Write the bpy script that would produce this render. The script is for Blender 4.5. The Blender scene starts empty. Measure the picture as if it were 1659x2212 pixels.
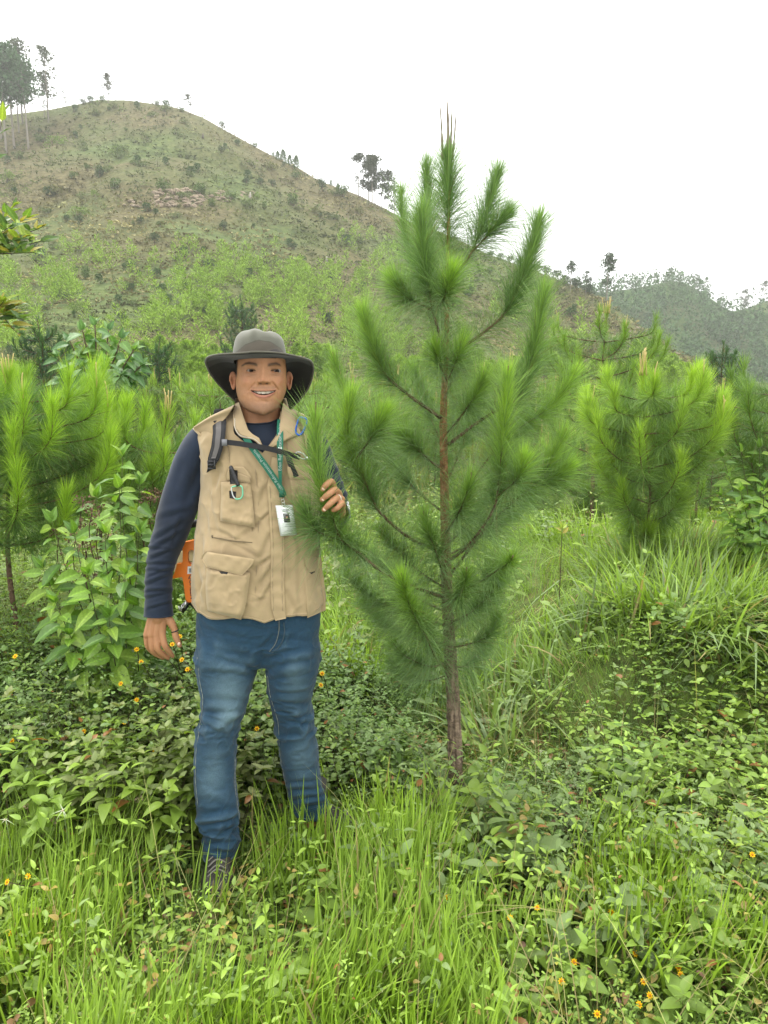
import bpy, math, random
import numpy as np
from mathutils import Vector
R = math.radians
rng = np.random.default_rng(7)
random.seed(7)
S = bpy.context.scene
COL = S.collection

# ---------------------------------------------------------------- camera, light, exposure
FPX, CU, CV = 1600.0, 829.5, 1106.0          # focal length and centre in photo units (1659 x 2212)
CAM_H, PITCH = 1.55, math.atan(256 / 1600)
cd = bpy.data.cameras.new('camera'); cam = bpy.data.objects.new('camera', cd); COL.objects.link(cam)
cam.location = (0, 0, CAM_H); cam.rotation_euler = (R(90) - PITCH, 0, 0)
cd.sensor_fit = 'VERTICAL'; cd.sensor_height = 36; cd.lens = FPX / 2212 * 36
cd.clip_start = 0.05; cd.clip_end = 3000
S.camera = cam
w = bpy.data.worlds.new('World'); S.world = w; w.use_nodes = True
nt = w.node_tree; bg = nt.nodes['Background']
sky = nt.nodes.new('ShaderNodeTexSky'); sky.sky_type = 'NISHITA'; sky.sun_disc = False
SUN_EL, SUN_AZ = R(66), R(-35)
sky.sun_elevation = SUN_EL; sky.sun_rotation = SUN_AZ; sky.air_density = 1.2; sky.dust_density = 4
mul = nt.nodes.new('ShaderNodeMix'); mul.data_type = 'RGBA'; mul.blend_type = 'MULTIPLY'; mul.inputs[0].default_value = 1
mul.inputs[7].default_value = (0.1, 0.1, 0.1, 1)
mx = nt.nodes.new('ShaderNodeMix'); mx.data_type = 'RGBA'; mx.inputs[0].default_value = 0.9
nt.links.new(sky.outputs[0], mul.inputs[6]); nt.links.new(mul.outputs[2], mx.inputs[6])
mx.inputs[7].default_value = (0.99, 1.0, 0.98, 1)      # overcast cloud layer
nt.links.new(mx.outputs[2], bg.inputs[0])
tcw = nt.nodes.new('ShaderNodeTexCoord'); sx = nt.nodes.new('ShaderNodeSeparateXYZ'); mrw = nt.nodes.new('ShaderNodeMapRange')   # an overcast sky is brighter overhead
nt.links.new(tcw.outputs['Generated'], sx.inputs[0]); nt.links.new(sx.outputs[2], mrw.inputs[0]); mrw.inputs[3].default_value = .62; mrw.inputs[4].default_value = 1.86
nt.links.new(mrw.outputs[0], bg.inputs[1])
sd = bpy.data.lights.new('sun', 'SUN'); sd.energy = 1.2; sd.angle = R(20); sd.color = (1, 0.96, 0.88)
sun = bpy.data.objects.new('sun', sd); COL.objects.link(sun)
d = Vector((math.sin(SUN_AZ) * math.cos(SUN_EL), math.cos(SUN_AZ) * math.cos(SUN_EL), math.sin(SUN_EL)))
sun.rotation_euler = d.to_track_quat('Z', 'Y').to_euler()
S.view_settings.view_transform = 'Standard'; S.view_settings.look = 'None'
S.view_settings.exposure = 1.34; S.view_settings.gamma = 1
S.cycles.max_bounces = 6; S.cycles.diffuse_bounces = 3; S.cycles.glossy_bounces = 2
S.cycles.transmission_bounces = 4; S.cycles.transparent_max_bounces = 6; S.cycles.volume_bounces = 0

# ---------------------------------------------------------------- maths helpers
CP, SP = math.cos(PITCH), math.sin(PITCH)
def at(u, v, Y):
    """world point seen at photo position (u, v) at distance Y in front of the camera"""
    u, v, Y = np.broadcast_arrays(np.asarray(u, float), np.asarray(v, float), np.asarray(Y, float))
    a = (u - CU) / FPX; b = -(v - CV) / FPX
    dy = CP + b * SP; dz = -SP + b * CP
    s = Y / dy
    return np.stack([a * s, Y, CAM_H + dz * s], -1)
def proj(P):
    P = np.asarray(P, float); d = P - np.array([0, 0, CAM_H])
    f = d[..., 1] * CP - d[..., 2] * SP; up = d[..., 1] * SP + d[..., 2] * CP
    return CU + d[..., 0] / f * FPX, CV - up / f * FPX
def hash3(ix, iy, iz, seed=0):
    h = (ix.astype(np.int64) * 374761393 + iy.astype(np.int64) * 668265263 + iz.astype(np.int64) * 2147483647 + seed * 974634777) & 0xffffffff
    h = ((h ^ (h >> 13)) * 1274126177) & 0xffffffff
    h = (h ^ (h >> 16)) & 0xffff
    return h / 32767.5 - 1.0
def vnoise(p, scale=1.0, seed=0):
    p = np.asarray(p, float) * scale
    i = np.floor(p).astype(np.int64); f = p - i; f = f * f * (3 - 2 * f)
    r = 0
    for a in (0, 1):
        for b in (0, 1):
            for c in (0, 1):
                wgt = (f[..., 0] if a else 1 - f[..., 0]) * (f[..., 1] if b else 1 - f[..., 1]) * (f[..., 2] if c else 1 - f[..., 2])
                r = r + wgt * hash3(i[..., 0] + a, i[..., 1] + b, i[..., 2] + c, seed)
    return r
def fbm(p, scale=1.0, octv=3, seed=0):
    r = 0; a = 1.0
    for k in range(octv):
        r = r + a * vnoise(p, scale * 2 ** k, seed + k); a *= 0.5
    return r / 1.75
def sm(x, a, b):
    t = np.clip((np.asarray(x, float) - a) / (b - a), 0, 1); return t * t * (3 - 2 * t)
def norm(a):
    return a / (np.linalg.norm(a, axis=-1, keepdims=True) + 1e-12)
def interp(x, tab):
    t = np.array(tab, float)
    return [np.interp(x, t[:, 0], t[:, k]) for k in range(1, t.shape[1])]
def smooth_path(pts, n):
    """Catmull-Rom through pts, n samples"""
    P = np.array(pts, float); P = np.vstack([2 * P[0] - P[1], P, 2 * P[-1] - P[-2]])
    m = len(P) - 3; out = []
    for s in np.linspace(0, m - 1e-6, n):
        i = int(s); t = s - i; a, b, c, e = P[i:i + 4]
        out.append(0.5 * ((2 * b) + (c - a) * t + (2 * a - 5 * b + 4 * c - e) * t * t + (-a + 3 * b - 3 * c + e) * t ** 3))
    return np.array(out)

# ---------------------------------------------------------------- mesh helpers
class Geo:
    """collects vertices, faces (tris / quads) and colours"""
    def __init__(s): s.v = []; s.t = []; s.q = []; s.c = []; s.mt = []; s.mq = []; s.n = 0
    def add(s, v, tris=None, quads=None, col=(1, 1, 1), mat=0):
        v = np.asarray(v, float).reshape(-1, 3); n = len(v)
        if tris is not None and len(tris): tr = np.asarray(tris) + s.n; s.t.append(tr); s.mt.append(np.full(len(tr), mat))
        if quads is not None and len(quads): qd = np.asarray(quads) + s.n; s.q.append(qd); s.mq.append(np.full(len(qd), mat))
        s.v.append(v); col = np.asarray(col, float)
        s.c.append(np.broadcast_to(col, (n, 3)) if col.ndim == 1 else col); s.n += n
    def mesh(s, name, mats, smooth=True):
        me = bpy.data.meshes.new(name)
        v = np.concatenate(s.v); t = np.concatenate(s.t) if s.t else np.zeros((0, 3), int); q = np.concatenate(s.q) if s.q else np.zeros((0, 4), int)
        me.vertices.add(len(v)); me.vertices.foreach_set('co', v.astype(np.float32).ravel())
        me.loops.add(t.size + q.size); me.loops.foreach_set('vertex_index', np.concatenate([t.ravel(), q.ravel()]).astype(np.int32))
        me.polygons.add(len(t) + len(q))
        st = np.concatenate([np.arange(len(t)) * 3, t.size + np.arange(len(q)) * 4]).astype(np.int32)
        me.polygons.foreach_set('loop_start', st)
        me.polygons.foreach_set('use_smooth', np.full(len(t) + len(q), smooth, dtype=bool))
        mi = np.concatenate(s.mt + s.mq) if (s.mt or s.mq) else np.zeros(0)
        for m in (mats if isinstance(mats, (list, tuple)) else [mats]): me.materials.append(m)
        me.polygons.foreach_set('material_index', mi.astype(np.int32))
        a = me.attributes.new('Col', 'FLOAT_COLOR', 'POINT')
        c = np.concatenate([np.concatenate(s.c), np.ones((len(v), 1))], 1).astype(np.float32)
        a.data.foreach_set('color', c.ravel())
        me.update(calc_edges=True); me.validate()
        return me
def tag(o, label=None, cat=None, group=None, kind=None):
    for k, x in (('label', label), ('category', cat), ('group', group), ('kind', kind)):
        if x: o[k] = x
    return o
def link(name, data, parent=None, loc=None):
    o = bpy.data.objects.new(name, data); COL.objects.link(o)
    if parent: o.parent = parent
    if loc is not None: o.location = tuple(loc)
    return o
def empty(name, loc, label, cat, group=None):
    o = link(name, None, None, loc); o.empty_display_size = 0.1
    return tag(o, label, cat, group)
def local(geo, loc):
    """moves a Geo's vertices so the mesh can hang under an Empty standing at loc"""
    for i in range(len(geo.v)): geo.v[i] = geo.v[i] - np.asarray(loc)
    return geo
def grid_faces(nr, nc, closed=False):
    """quads of an nr x nc vertex grid, columns optionally wrapped"""
    r, c = np.meshgrid(np.arange(nr - 1), np.arange(nc if closed else nc - 1), indexing='ij')
    c2 = (c + 1) % nc
    return np.stack([r * nc + c, r * nc + c2, (r + 1) * nc + c2, (r + 1) * nc + c], -1).reshape(-1, 4)
def tube(g, path, rad, ns=8, col=(1, 1, 1), mat=0, cap=True, flat=None):
    P = np.asarray(path, float); n = len(P); rad = np.broadcast_to(np.asarray(rad, float), (n,))
    T = norm(np.gradient(P, axis=0)); ref = np.array([0, 0, 1.]) if abs(T[0][2]) < 0.9 else np.array([0, 1., 0])
    N = norm(np.cross(T[0], ref)); Ns = []
    for i in range(n):
        N = norm(N - T[i] * np.dot(N, T[i])); Ns.append(N)
    Ns = np.array(Ns); B = np.cross(T, Ns)
    a = np.linspace(0, 2 * np.pi, ns, endpoint=False)
    f2 = 1.0 if flat is None else flat
    V = P[:, None] + rad[:, None, None] * (np.cos(a)[None, :, None] * Ns[:, None] + f2 * np.sin(a)[None, :, None] * B[:, None])
    V = V.reshape(-1, 3); q = grid_faces(n, ns, True); t = []
    c = np.asarray(col, float)
    if c.ndim == 2: c = np.repeat(c, ns, 0)
    if cap:
        V = np.vstack([V, P[0], P[-1]]); k = n * ns
        for j in range(ns):
            t.append((k, (j + 1) % ns, j)); t.append((k + 1, (n - 1) * ns + j, (n - 1) * ns + (j + 1) % ns))
        if c.ndim == 2: c = np.vstack([c, c[0], c[-1]])
    g.add(V, t, q, c, mat)
    return g
def ball(g, c, r, nu=12, nv=8, col=(1, 1, 1), mat=0):
    r = np.broadcast_to(np.asarray(r, float), (3,))
    th = np.linspace(0, np.pi, nv); ph = np.linspace(0, 2 * np.pi, nu, endpoint=False)
    V = np.stack([np.sin(th)[:, None] * np.cos(ph), np.sin(th)[:, None] * np.sin(ph), np.cos(th)[:, None] + 0 * ph], -1)
    g.add((V * r + np.asarray(c)).reshape(-1, 3), None, grid_faces(nv, nu, True), col, mat)
def box(g, c, h, col=(1, 1, 1), mat=0, rot=None):
    V = np.array([[x, y, z] for x in (-1, 1) for y in (-1, 1) for z in (-1, 1)], float) * np.asarray(h)
    if rot is not None: V = V @ np.asarray(rot).T
    q = [(0, 1, 3, 2), (4, 6, 7, 5), (0, 4, 5, 1), (2, 3, 7, 6), (0, 2, 6, 4), (1, 5, 7, 3)]
    g.add(V + np.asarray(c), None, q, col, mat)
def blades(g, base, dr, bend, L, W, side, col, segs=3, tipcol=None, wpow=1.0, mat=0, basew=0.35):
    """curved tapering strips: grass blades and pine needles"""
    n = len(base); ts = np.linspace(0, 1, segs + 1)
    L = np.broadcast_to(L, (n,))[:, None]; W = np.broadcast_to(W, (n,))[:, None]
    V = []; C = []
    col = np.broadcast_to(np.asarray(col, float), (n, 3)); tc = col if tipcol is None else np.broadcast_to(np.asarray(tipcol, float), (n, 3))
    for i, t in enumerate(ts[:-1]):
        p = base + dr * L * t + bend * L * t * t
        w_ = W * (basew + (1 - basew) * np.sin(np.pi * min(t * 1.3 + .1, .5))) * (1 - t ** 2) ** wpow * 0.5
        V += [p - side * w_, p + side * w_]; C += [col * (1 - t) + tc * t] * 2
    V.append(base + dr * L + bend * L); C.append(tc)
    k = len(V); V = np.stack(V, 1).reshape(-1, 3); C = np.stack(C, 1).reshape(-1, 3)
    o = (np.arange(n) * k)[:, None]
    q = np.concatenate([o + np.array([2 * i, 2 * i + 1, 2 * i + 3, 2 * i + 2]) for i in range(segs - 1)]) if segs > 1 else None
    t = o + np.array([2 * segs - 2, 2 * segs - 1, 2 * segs])
    g.add(V, t, q, C, mat)
def leaf_template(wid=0.5, droop=0.25, fold=0.12, point=1.0, fine=False):
    ts = [0, .12, .35, .65, .88, 1]; ws = [0, .55, 1, .78 if point < 1 else .62, .3, 0]
    if fine: ts = [0, .05, .14, .27, .42, .58, .73, .86, .95, 1]; ws = [0, .38, .72, .96, 1, .88, .66, .4, .17, 0]
    V = [(0, 0, 0)]; 
    for t, w_ in zip(ts[1:-1], ws[1:-1]):
        z = -droop * t * t
        V += [(t, -w_ * wid / 2, z + fold * w_ * .5), (t, 0, z), (t, w_ * wid / 2, z + fold * w_ * .5)]
    V.append((1, 0, -droop)); m = len(ts) - 2
    T = [(0, 1, 2), (0, 2, 3)]; Q = []
    for i in range(m - 1):
        a = 1 + 3 * i; Q += [(a, a + 3, a + 4, a + 1), (a + 1, a + 4, a + 5, a + 2)]
    a = 1 + 3 * (m - 1); T += [(a, a + 3, a + 1), (a + 1, a + 3, a + 2)]
    return np.array(V, float), np.array(T), np.array(Q)
def frames(dr, up):
    """rotation matrices with x axis along dr and z near up"""
    x = norm(dr); y = norm(np.cross(up, x)); z = np.cross(x, y)
    return np.stack([x, y, z], -1)
def scatter(g, tpl, pos, Rm, sc, col, mat=0):
    V, T, Q = tpl; n = len(pos); sc = np.asarray(sc, float)
    if sc.ndim == 1: sc = np.repeat(sc[:, None], 3, 1)
    P = np.einsum('nij,nkj->nki', Rm, V[None] * sc[:, None]) + pos[:, None]
    k = len(V); o = (np.arange(n) * k)[:, None, None]
    t = (o + T[None]).reshape(-1, 3) if len(T) else None; q = (o + Q[None]).reshape(-1, 4) if len(Q) else None
    C = np.repeat(np.broadcast_to(np.asarray(col, float), (n, 3)), k, 0)
    g.add(P.reshape(-1, 3), t, q, C, mat)
def instanced(name, tpl, pos, Rm, sc, col, mat):
    """one object whose leaves are geometry-node copies of a single leaf"""
    lg = Geo(); lg.add(tpl[0], tpl[1], tpl[2]); lo = bpy.data.objects.new('single leaf', lg.mesh('single leaf', mat))
    n = len(pos); me = bpy.data.meshes.new(name); me.vertices.add(n); me.vertices.foreach_set('co', np.asarray(pos, np.float32).ravel())
    eu = np.stack([np.arctan2(Rm[:, 2, 1], Rm[:, 2, 2]), -np.arcsin(np.clip(Rm[:, 2, 0], -1, 1)), np.arctan2(Rm[:, 1, 0], Rm[:, 0, 0])], -1)
    for nm, ty, key, arr in (('turn', 'FLOAT_VECTOR', 'vector', eu), ('grow', 'FLOAT', 'value', np.asarray(sc)), ('Col', 'FLOAT_COLOR', 'color', np.concatenate([np.broadcast_to(col, (n, 3)), np.ones((n, 1))], 1))):
        a = me.attributes.new(nm, ty, 'POINT'); a.data.foreach_set(key, arr.astype(np.float32).ravel())
    o = link(name, me); ng = bpy.data.node_groups.new(name + ' leaves', 'GeometryNodeTree')
    ng.interface.new_socket('Geometry', in_out='INPUT', socket_type='NodeSocketGeometry'); ng.interface.new_socket('Geometry', in_out='OUTPUT', socket_type='NodeSocketGeometry')
    A = ng.nodes.new; L = ng.links.new; gi, go, ip, oi = A('NodeGroupInput'), A('NodeGroupOutput'), A('GeometryNodeInstanceOnPoints'), A('GeometryNodeObjectInfo')
    oi.inputs['Object'].default_value = lo; oi.inputs['As Instance'].default_value = True
    t = A('GeometryNodeInputNamedAttribute'); t.data_type = 'FLOAT_VECTOR'; t.inputs[0].default_value = 'turn'; g_ = A('GeometryNodeInputNamedAttribute'); g_.data_type = 'FLOAT'; g_.inputs[0].default_value = 'grow'
    L(gi.outputs[0], ip.inputs['Points']); L(oi.outputs['Geometry'], ip.inputs['Instance']); L(t.outputs[0], ip.inputs['Rotation']); L(g_.outputs[0], ip.inputs['Scale']); L(ip.outputs[0], go.inputs[0])
    md = o.modifiers.new('leaves', 'NODES'); md.node_group = ng; return o
def rdir(n, zlo=-1, zhi=1, r=None):
    r = r or rng; z = r.uniform(zlo, zhi, n); a = r.uniform(0, 2 * np.pi, n); s = np.sqrt(np.maximum(0, 1 - z * z))
    return np.stack([s * np.cos(a), s * np.sin(a), z], -1)
def remesh(geo, voxel, smooth_it=2):
    """union of overlapping closed shells as one continuous surface"""
    me = geo.mesh('tmp', []); o = bpy.data.objects.new('tmp', me); COL.objects.link(o)
    m = o.modifiers.new('r', 'REMESH'); m.mode = 'VOXEL'; m.voxel_size = voxel
    if smooth_it:
        s_ = o.modifiers.new('s', 'SMOOTH'); s_.factor = 0.5; s_.iterations = smooth_it
    dg = bpy.context.evaluated_depsgraph_get(); dg.update()
    ev = o.evaluated_get(dg).to_mesh()
    n = len(ev.vertices); V = np.empty(n * 3, np.float32); ev.vertices.foreach_get('co', V)
    N = np.empty(n * 3, np.float32); ev.vertices.foreach_get('normal', N)
    nl = len(ev.loops); li = np.empty(nl, np.int32); ev.loops.foreach_get('vertex_index', li)
    npoly = len(ev.polygons); tot = np.empty(npoly, np.int32); ev.polygons.foreach_get('loop_total', tot)
    st = np.empty(npoly, np.int32); ev.polygons.foreach_get('loop_start', st)
    q = np.array([li[a:a + 4] for a, b in zip(st, tot) if b == 4]) if not (tot == 4).all() else li.reshape(-1, 4)
    t = np.array([li[a:a + 3] for a, b in zip(st, tot) if b == 3])
    o.to_mesh_clear() if False else None
    bpy.data.objects.remove(o); bpy.data.meshes.remove(me)
    return V.reshape(-1, 3).astype(float), N.reshape(-1, 3).astype(float), q, t

# ---------------------------------------------------------------- materials
def mat_new(name):
    m = bpy.data.materials.new(name); m.use_nodes = True
    return m, m.node_tree, m.node_tree.nodes['Principled BSDF']
def N(nt, t, **k):
    n = nt.nodes.new('ShaderNode' + t)
    for a, b in k.items(): setattr(n, a, b)
    return n
def vcol(name, rough=0.6, spec=0.3, transl=0.0, noise=None, bump=None, tcol=(1.15, 1.2, 0.6), sss=0, amp=0.35, coords='Object', sheen=0, inst=False):
    """material coloured by the mesh's own colour attribute, with grain and relief"""
    m, nt, p = mat_new(name); L = nt.links.new
    a = N(nt, 'Attribute', attribute_name='Col'); c = a.outputs['Color']
    if inst: a.attribute_type = 'INSTANCER'
    p.inputs['Roughness'].default_value = rough; p.inputs['Specular IOR Level'].default_value = spec
    if sheen: p.inputs['Sheen Weight'].default_value = sheen
    tc = N(nt, 'TexCoord') if (noise or bump) else None
    if noise:
        nz = N(nt, 'TexNoise'); nz.inputs['Scale'].default_value = noise; nz.inputs['Detail'].default_value = 5
        L(tc.outputs[coords], nz.inputs['Vector'])
        mr = N(nt, 'MapRange'); mr.inputs[1].default_value = .25; mr.inputs[2].default_value = .75; mr.inputs[3].default_value = 1 - amp; mr.inputs[4].default_value = 1 + amp
        L(nz.outputs[0], mr.inputs[0]); x = N(nt, 'VectorMath', operation='SCALE'); L(c, x.inputs[0]); L(mr.outputs[0], x.inputs['Scale']); c = x.outputs[0]
    L(c, p.inputs['Base Color'])
    if bump:
        nz = N(nt, 'TexNoise'); nz.inputs['Scale'].default_value = bump[0]; nz.inputs['Detail'].default_value = 4
        L(tc.outputs[coords], nz.inputs['Vector'])
        b = N(nt, 'Bump'); b.inputs['Strength'].default_value = bump[1]; b.inputs['Distance'].default_value = bump[2]
        L(nz.outputs[0], b.inputs['Height']); L(b.outputs[0], p.inputs['Normal'])
    if sss: p.inputs['Subsurface Weight'].default_value = sss; p.inputs['Subsurface Radius'].default_value = (1, .35, .2); p.inputs['Subsurface Scale'].default_value = .006
    if transl:
        t = N(nt, 'BsdfTranslucent'); x = N(nt, 'VectorMath', operation='MULTIPLY'); L(c, x.inputs[0]); x.inputs[1].default_value = tcol
        L(x.outputs[0], t.inputs[0]); ms = N(nt, 'MixShader'); ms.inputs[0].default_value = transl
        L(p.outputs[0], ms.inputs[1]); L(t.outputs[0], ms.inputs[2]); L(ms.outputs[0], nt.nodes['Material Output'].inputs[0])
    return m
M_leaf = vcol('leaf', .42, .4, .35, noise=30, amp=.2)
M_leaf_i = vcol('leaf of many', .45, .35, .35, inst=True)
M_grass = vcol('grass blade', .5, .3, .4)
M_needle = vcol('pine needle', .45, .35, .3, tcol=(1.1, 1.2, .5))
M_far = vcol('far foliage', .8, .1, .08)
M_bark = vcol('bark', .9, .1, 0, noise=60, bump=(90, .9, .01), amp=.5)
M_farbark = vcol('far bark', .9, .1)
M_plain = vcol('plain', .6, .3)
M_petal = vcol('petal', .6, .2, .3)
# ---------------------------------------------------------------- terrain
SKYL = [(-900, 520), (-400, 330), (-150, 262), (0, 250), (100, 236), (200, 215), (270, 211), (350, 224), (430, 246), (500, 287), (560, 322), (620, 350), (700, 390), (780, 428),
        (850, 462), (900, 488), (960, 508), (1050, 548), (1100, 565), (1150, 580), (1200, 604), (1300, 640), (1370, 690), (1430, 735), (1480, 765), (1530, 800), (1600, 835), (1700, 850), (1900, 860), (2600, 900)]
def elev(v):                      # photo height -> slope seen from the eye
    return np.tan(np.arctan((CV - np.asarray(v, float)) / FPX) - PITCH)
def ridge_Y(u): return np.interp(u, [-900, 0, 600, 1200, 1500, 1700, 2600], [170, 180, 175, 150, 115, 100, 90])
def near_h(x, y):
    z = 0.05 * vnoise(np.stack([x, y, 0 * x], -1), 0.9, 3) + 0.02 * vnoise(np.stack([x, y, 0 * x], -1), 3.1, 4)
    z = z * sm(y, 0, 1) + 0.42 * sm(x, .45, 1.15) * sm(y, 2.8, 3.5) * (1 - sm(y, 5.2, 8)) + .10 * sm(y, 2.9, 4.2) * (1 - sm(x, -.5, .6)) * (1 - sm(y, 6, 9))
    return z
def ground_h(x, y):
    x = np.asarray(x, float); y = np.asarray(y, float); ys = np.maximum(y, 0.05)
    P = np.stack([x, y, 0 * x], -1); z = 0 * x
    for _ in range(4):          # bearing of the column as the eye sees it depends a little on its own height
        u = CU + x / np.maximum(ys * CP - (z - CAM_H) * SP, .05) * FPX
        Yr = ridge_Y(u); E = elev(np.interp(u, [a for a, b in SKYL], [b for a, b in SKYL]))
        e0 = -0.075
        s = np.clip((y - 22) / (Yr - 22), 0, 1.0)
        e = e0 + (E - e0) * (1 - (1 - s) ** 1.25) ** .95
        z = np.where(y > 9, CAM_H + e * np.minimum(ys, Yr) - np.maximum(ys - Yr, 0) * 0.55, 0)
    n1 = vnoise(P, .045, 11)
    zfar = z + s * (1 - 0.8 * sm(s, .9, 1)) * (1.5 * n1 - 2.2 * (1 - np.abs(vnoise(P, .03, 15)) * 3).clip(0, 1) + .8 * vnoise(P, .17, 12)) + .25 * sm(s, 0, .2) * vnoise(P, .7, 13) * (1 - .6 * sm(s, .9, 1))
    k = sm(y, 9, 26)
    zmid = near_h(x, y) + 0.012 * np.maximum(y - 6, 0)
    return zmid * (1 - k) + zfar * k
def build_ground():
    tt = np.tan(np.linspace(-1.25, 1.25, 250)); tt = np.sort(np.concatenate([tt]))
    yy = np.concatenate([np.linspace(-.6, .5, 5), np.geomspace(.6, 22, 140), np.linspace(22.5, 190, 240), np.linspace(193, 330, 16)])
    Yg, Tg = np.meshgrid(yy, tt, indexing='ij'); X = Tg * np.maximum(Yg, .5)
    Z = ground_h(X, np.maximum(Yg, .5)) ; P = np.stack([X, Yg, Z], -1)
    g = Geo(); g.add(P.reshape(-1, 3), None, grid_faces(len(yy), len(tt))[:, ::-1])
    m, nt, p = mat_new('ground soil and turf'); L = nt.links.new
    tc = N(nt, 'TexCoord'); p.inputs['Roughness'].default_value = .95; p.inputs['Specular IOR Level'].default_value = .1
    def nz(scale, det=5): n = N(nt, 'TexNoise'); n.inputs['Scale'].default_value = scale; n.inputs['Detail'].default_value = det; L(tc.outputs['Object'], n.inputs['Vector']); return n.outputs[0]
    def ramp(fac, stops):
        r = N(nt, 'ValToRGB'); L(fac, r.inputs[0]); e = r.color_ramp.elements
        while len(e) < len(stops): e.new(.5)
        for k, (pos, c) in enumerate(stops): e[k].position = pos; e[k].color = (*c, 1)
        return r.outputs[0]
    def mix(f, a, b):
        x = N(nt, 'Mix', data_type='RGBA'); L(f, x.inputs[0]) if not isinstance(f, float) else setattr(x.inputs[0], 'default_value', f); L(a, x.inputs[6]); L(b, x.inputs[7]); return x.outputs[2]
    dry = ramp(nz(1.3), [(.3, (.040, .035, .015)), (.5, (.079, .070, .030)), (.7, (.130, .112, .050))])
    grn = ramp(nz(.9), [(.3, (.038, .055, .017)), (.55, (.07, .095, .027)), (.75, (.11, .13, .04))])
    pat = ramp(nz(.035, 6), [(.44, (0, 0, 0)), (.6, (1, 1, 1))])
    hill = mix(pat, dry, grn)
    soil = ramp(nz(9), [(.3, (.05, .06, .02)), (.5, (.075, .11, .025)), (.7, (.10, .10, .035))])
    sep = N(nt, 'SeparateXYZ'); L(tc.outputs['Object'], sep.inputs[0]); mr = N(nt, 'MapRange'); mr.inputs[1].default_value = 8; mr.inputs[2].default_value = 24; L(sep.outputs[1], mr.inputs[0])
    L(mix(mr.outputs[0], soil, hill), p.inputs['Base Color'])
    b = N(nt, 'Bump'); b.inputs['Strength'].default_value = .6; b.inputs['Distance'].default_value = .25; L(nz(2.2, 6), b.inputs['Height']); L(b.outputs[0], p.inputs['Normal'])
    o = link('ground', g.mesh('ground', m)); tag(o, kind='structure')
    # far ridge behind on the right
    FAR = [(-500, 840), (700, 800), (1000, 640), (1200, 625), (1300, 632), (1360, 625), (1410, 615), (1450, 606), (1480, 612), (1510, 628), (1550, 655), (1580, 672), (1610, 668), (1659, 652), (1750, 640), (1900, 600), (2300, 560)]
    def far_h(u, s):
        Yf = 190 + 90 * s
        E = elev(np.interp(u, [a for a, b in FAR], [b for a, b in FAR]))
        return Yf, E
    uu = np.linspace(500, 2300, 200); ss = np.linspace(0, 1.5, 70)
    Sg, Ug = np.meshgrid(ss, uu, indexing='ij'); Yf, E = far_h(Ug, Sg)
    e = -.05 + (E + .05) * (1 - (1 - np.minimum(Sg, 1)) ** 1.4); Z = CAM_H + e * np.where(Sg <= 1, Yf, 280) - np.maximum(Sg - 1, 0) * 60
    X = (Ug - CU) / FPX * (Yf * CP - (Z - CAM_H) * SP); P = np.stack([X, Yf, Z], -1)
    P[..., 2] += (1.5 * vnoise(P * np.array([1, 1, 0]), .05, 5) + .8 * vnoise(P * np.array([1, 1, 0]), .15, 6)) * (1 - .7 * sm(Sg, .85, 1))
    g = Geo(); g.add(P.reshape(-1, 3), None, grid_faces(len(ss), len(uu))[:, ::-1])
    m2 = m.copy(); m2.name = 'far hill turf'
    for nd in m2.node_tree.nodes:
        if nd.type == 'VALTORGB' and abs(nd.color_ramp.elements[0].color[0] - .040) < .003: [setattr(e, 'color', (e.color[0] * .6, e.color[1] * .95, e.color[2] * .6, 1)) for e in nd.color_ramp.elements]
    o = link('hill', g.mesh('hill', m2)); tag(o, kind='structure')
    return m, P, ss, uu
M_ground, FARP, FAR_SS, FAR_UU = build_ground()
def on_ground(x, y): return np.array([x, y, float(ground_h(np.array([x]), np.array([y]))[0])])
def hill_point(u, v):
    """distance at which the view ray (u, v) meets the ground beyond 9 m"""
    Y = np.geomspace(9, 185, 500); P = at(u, v, Y); h = ground_h(P[:, 0], P[:, 1])
    k = np.argmax(P[:, 2] <= h) if (P[:, 2] <= h).any() else len(Y) - 1
    return on_ground(P[k, 0], P[k, 1])

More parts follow.
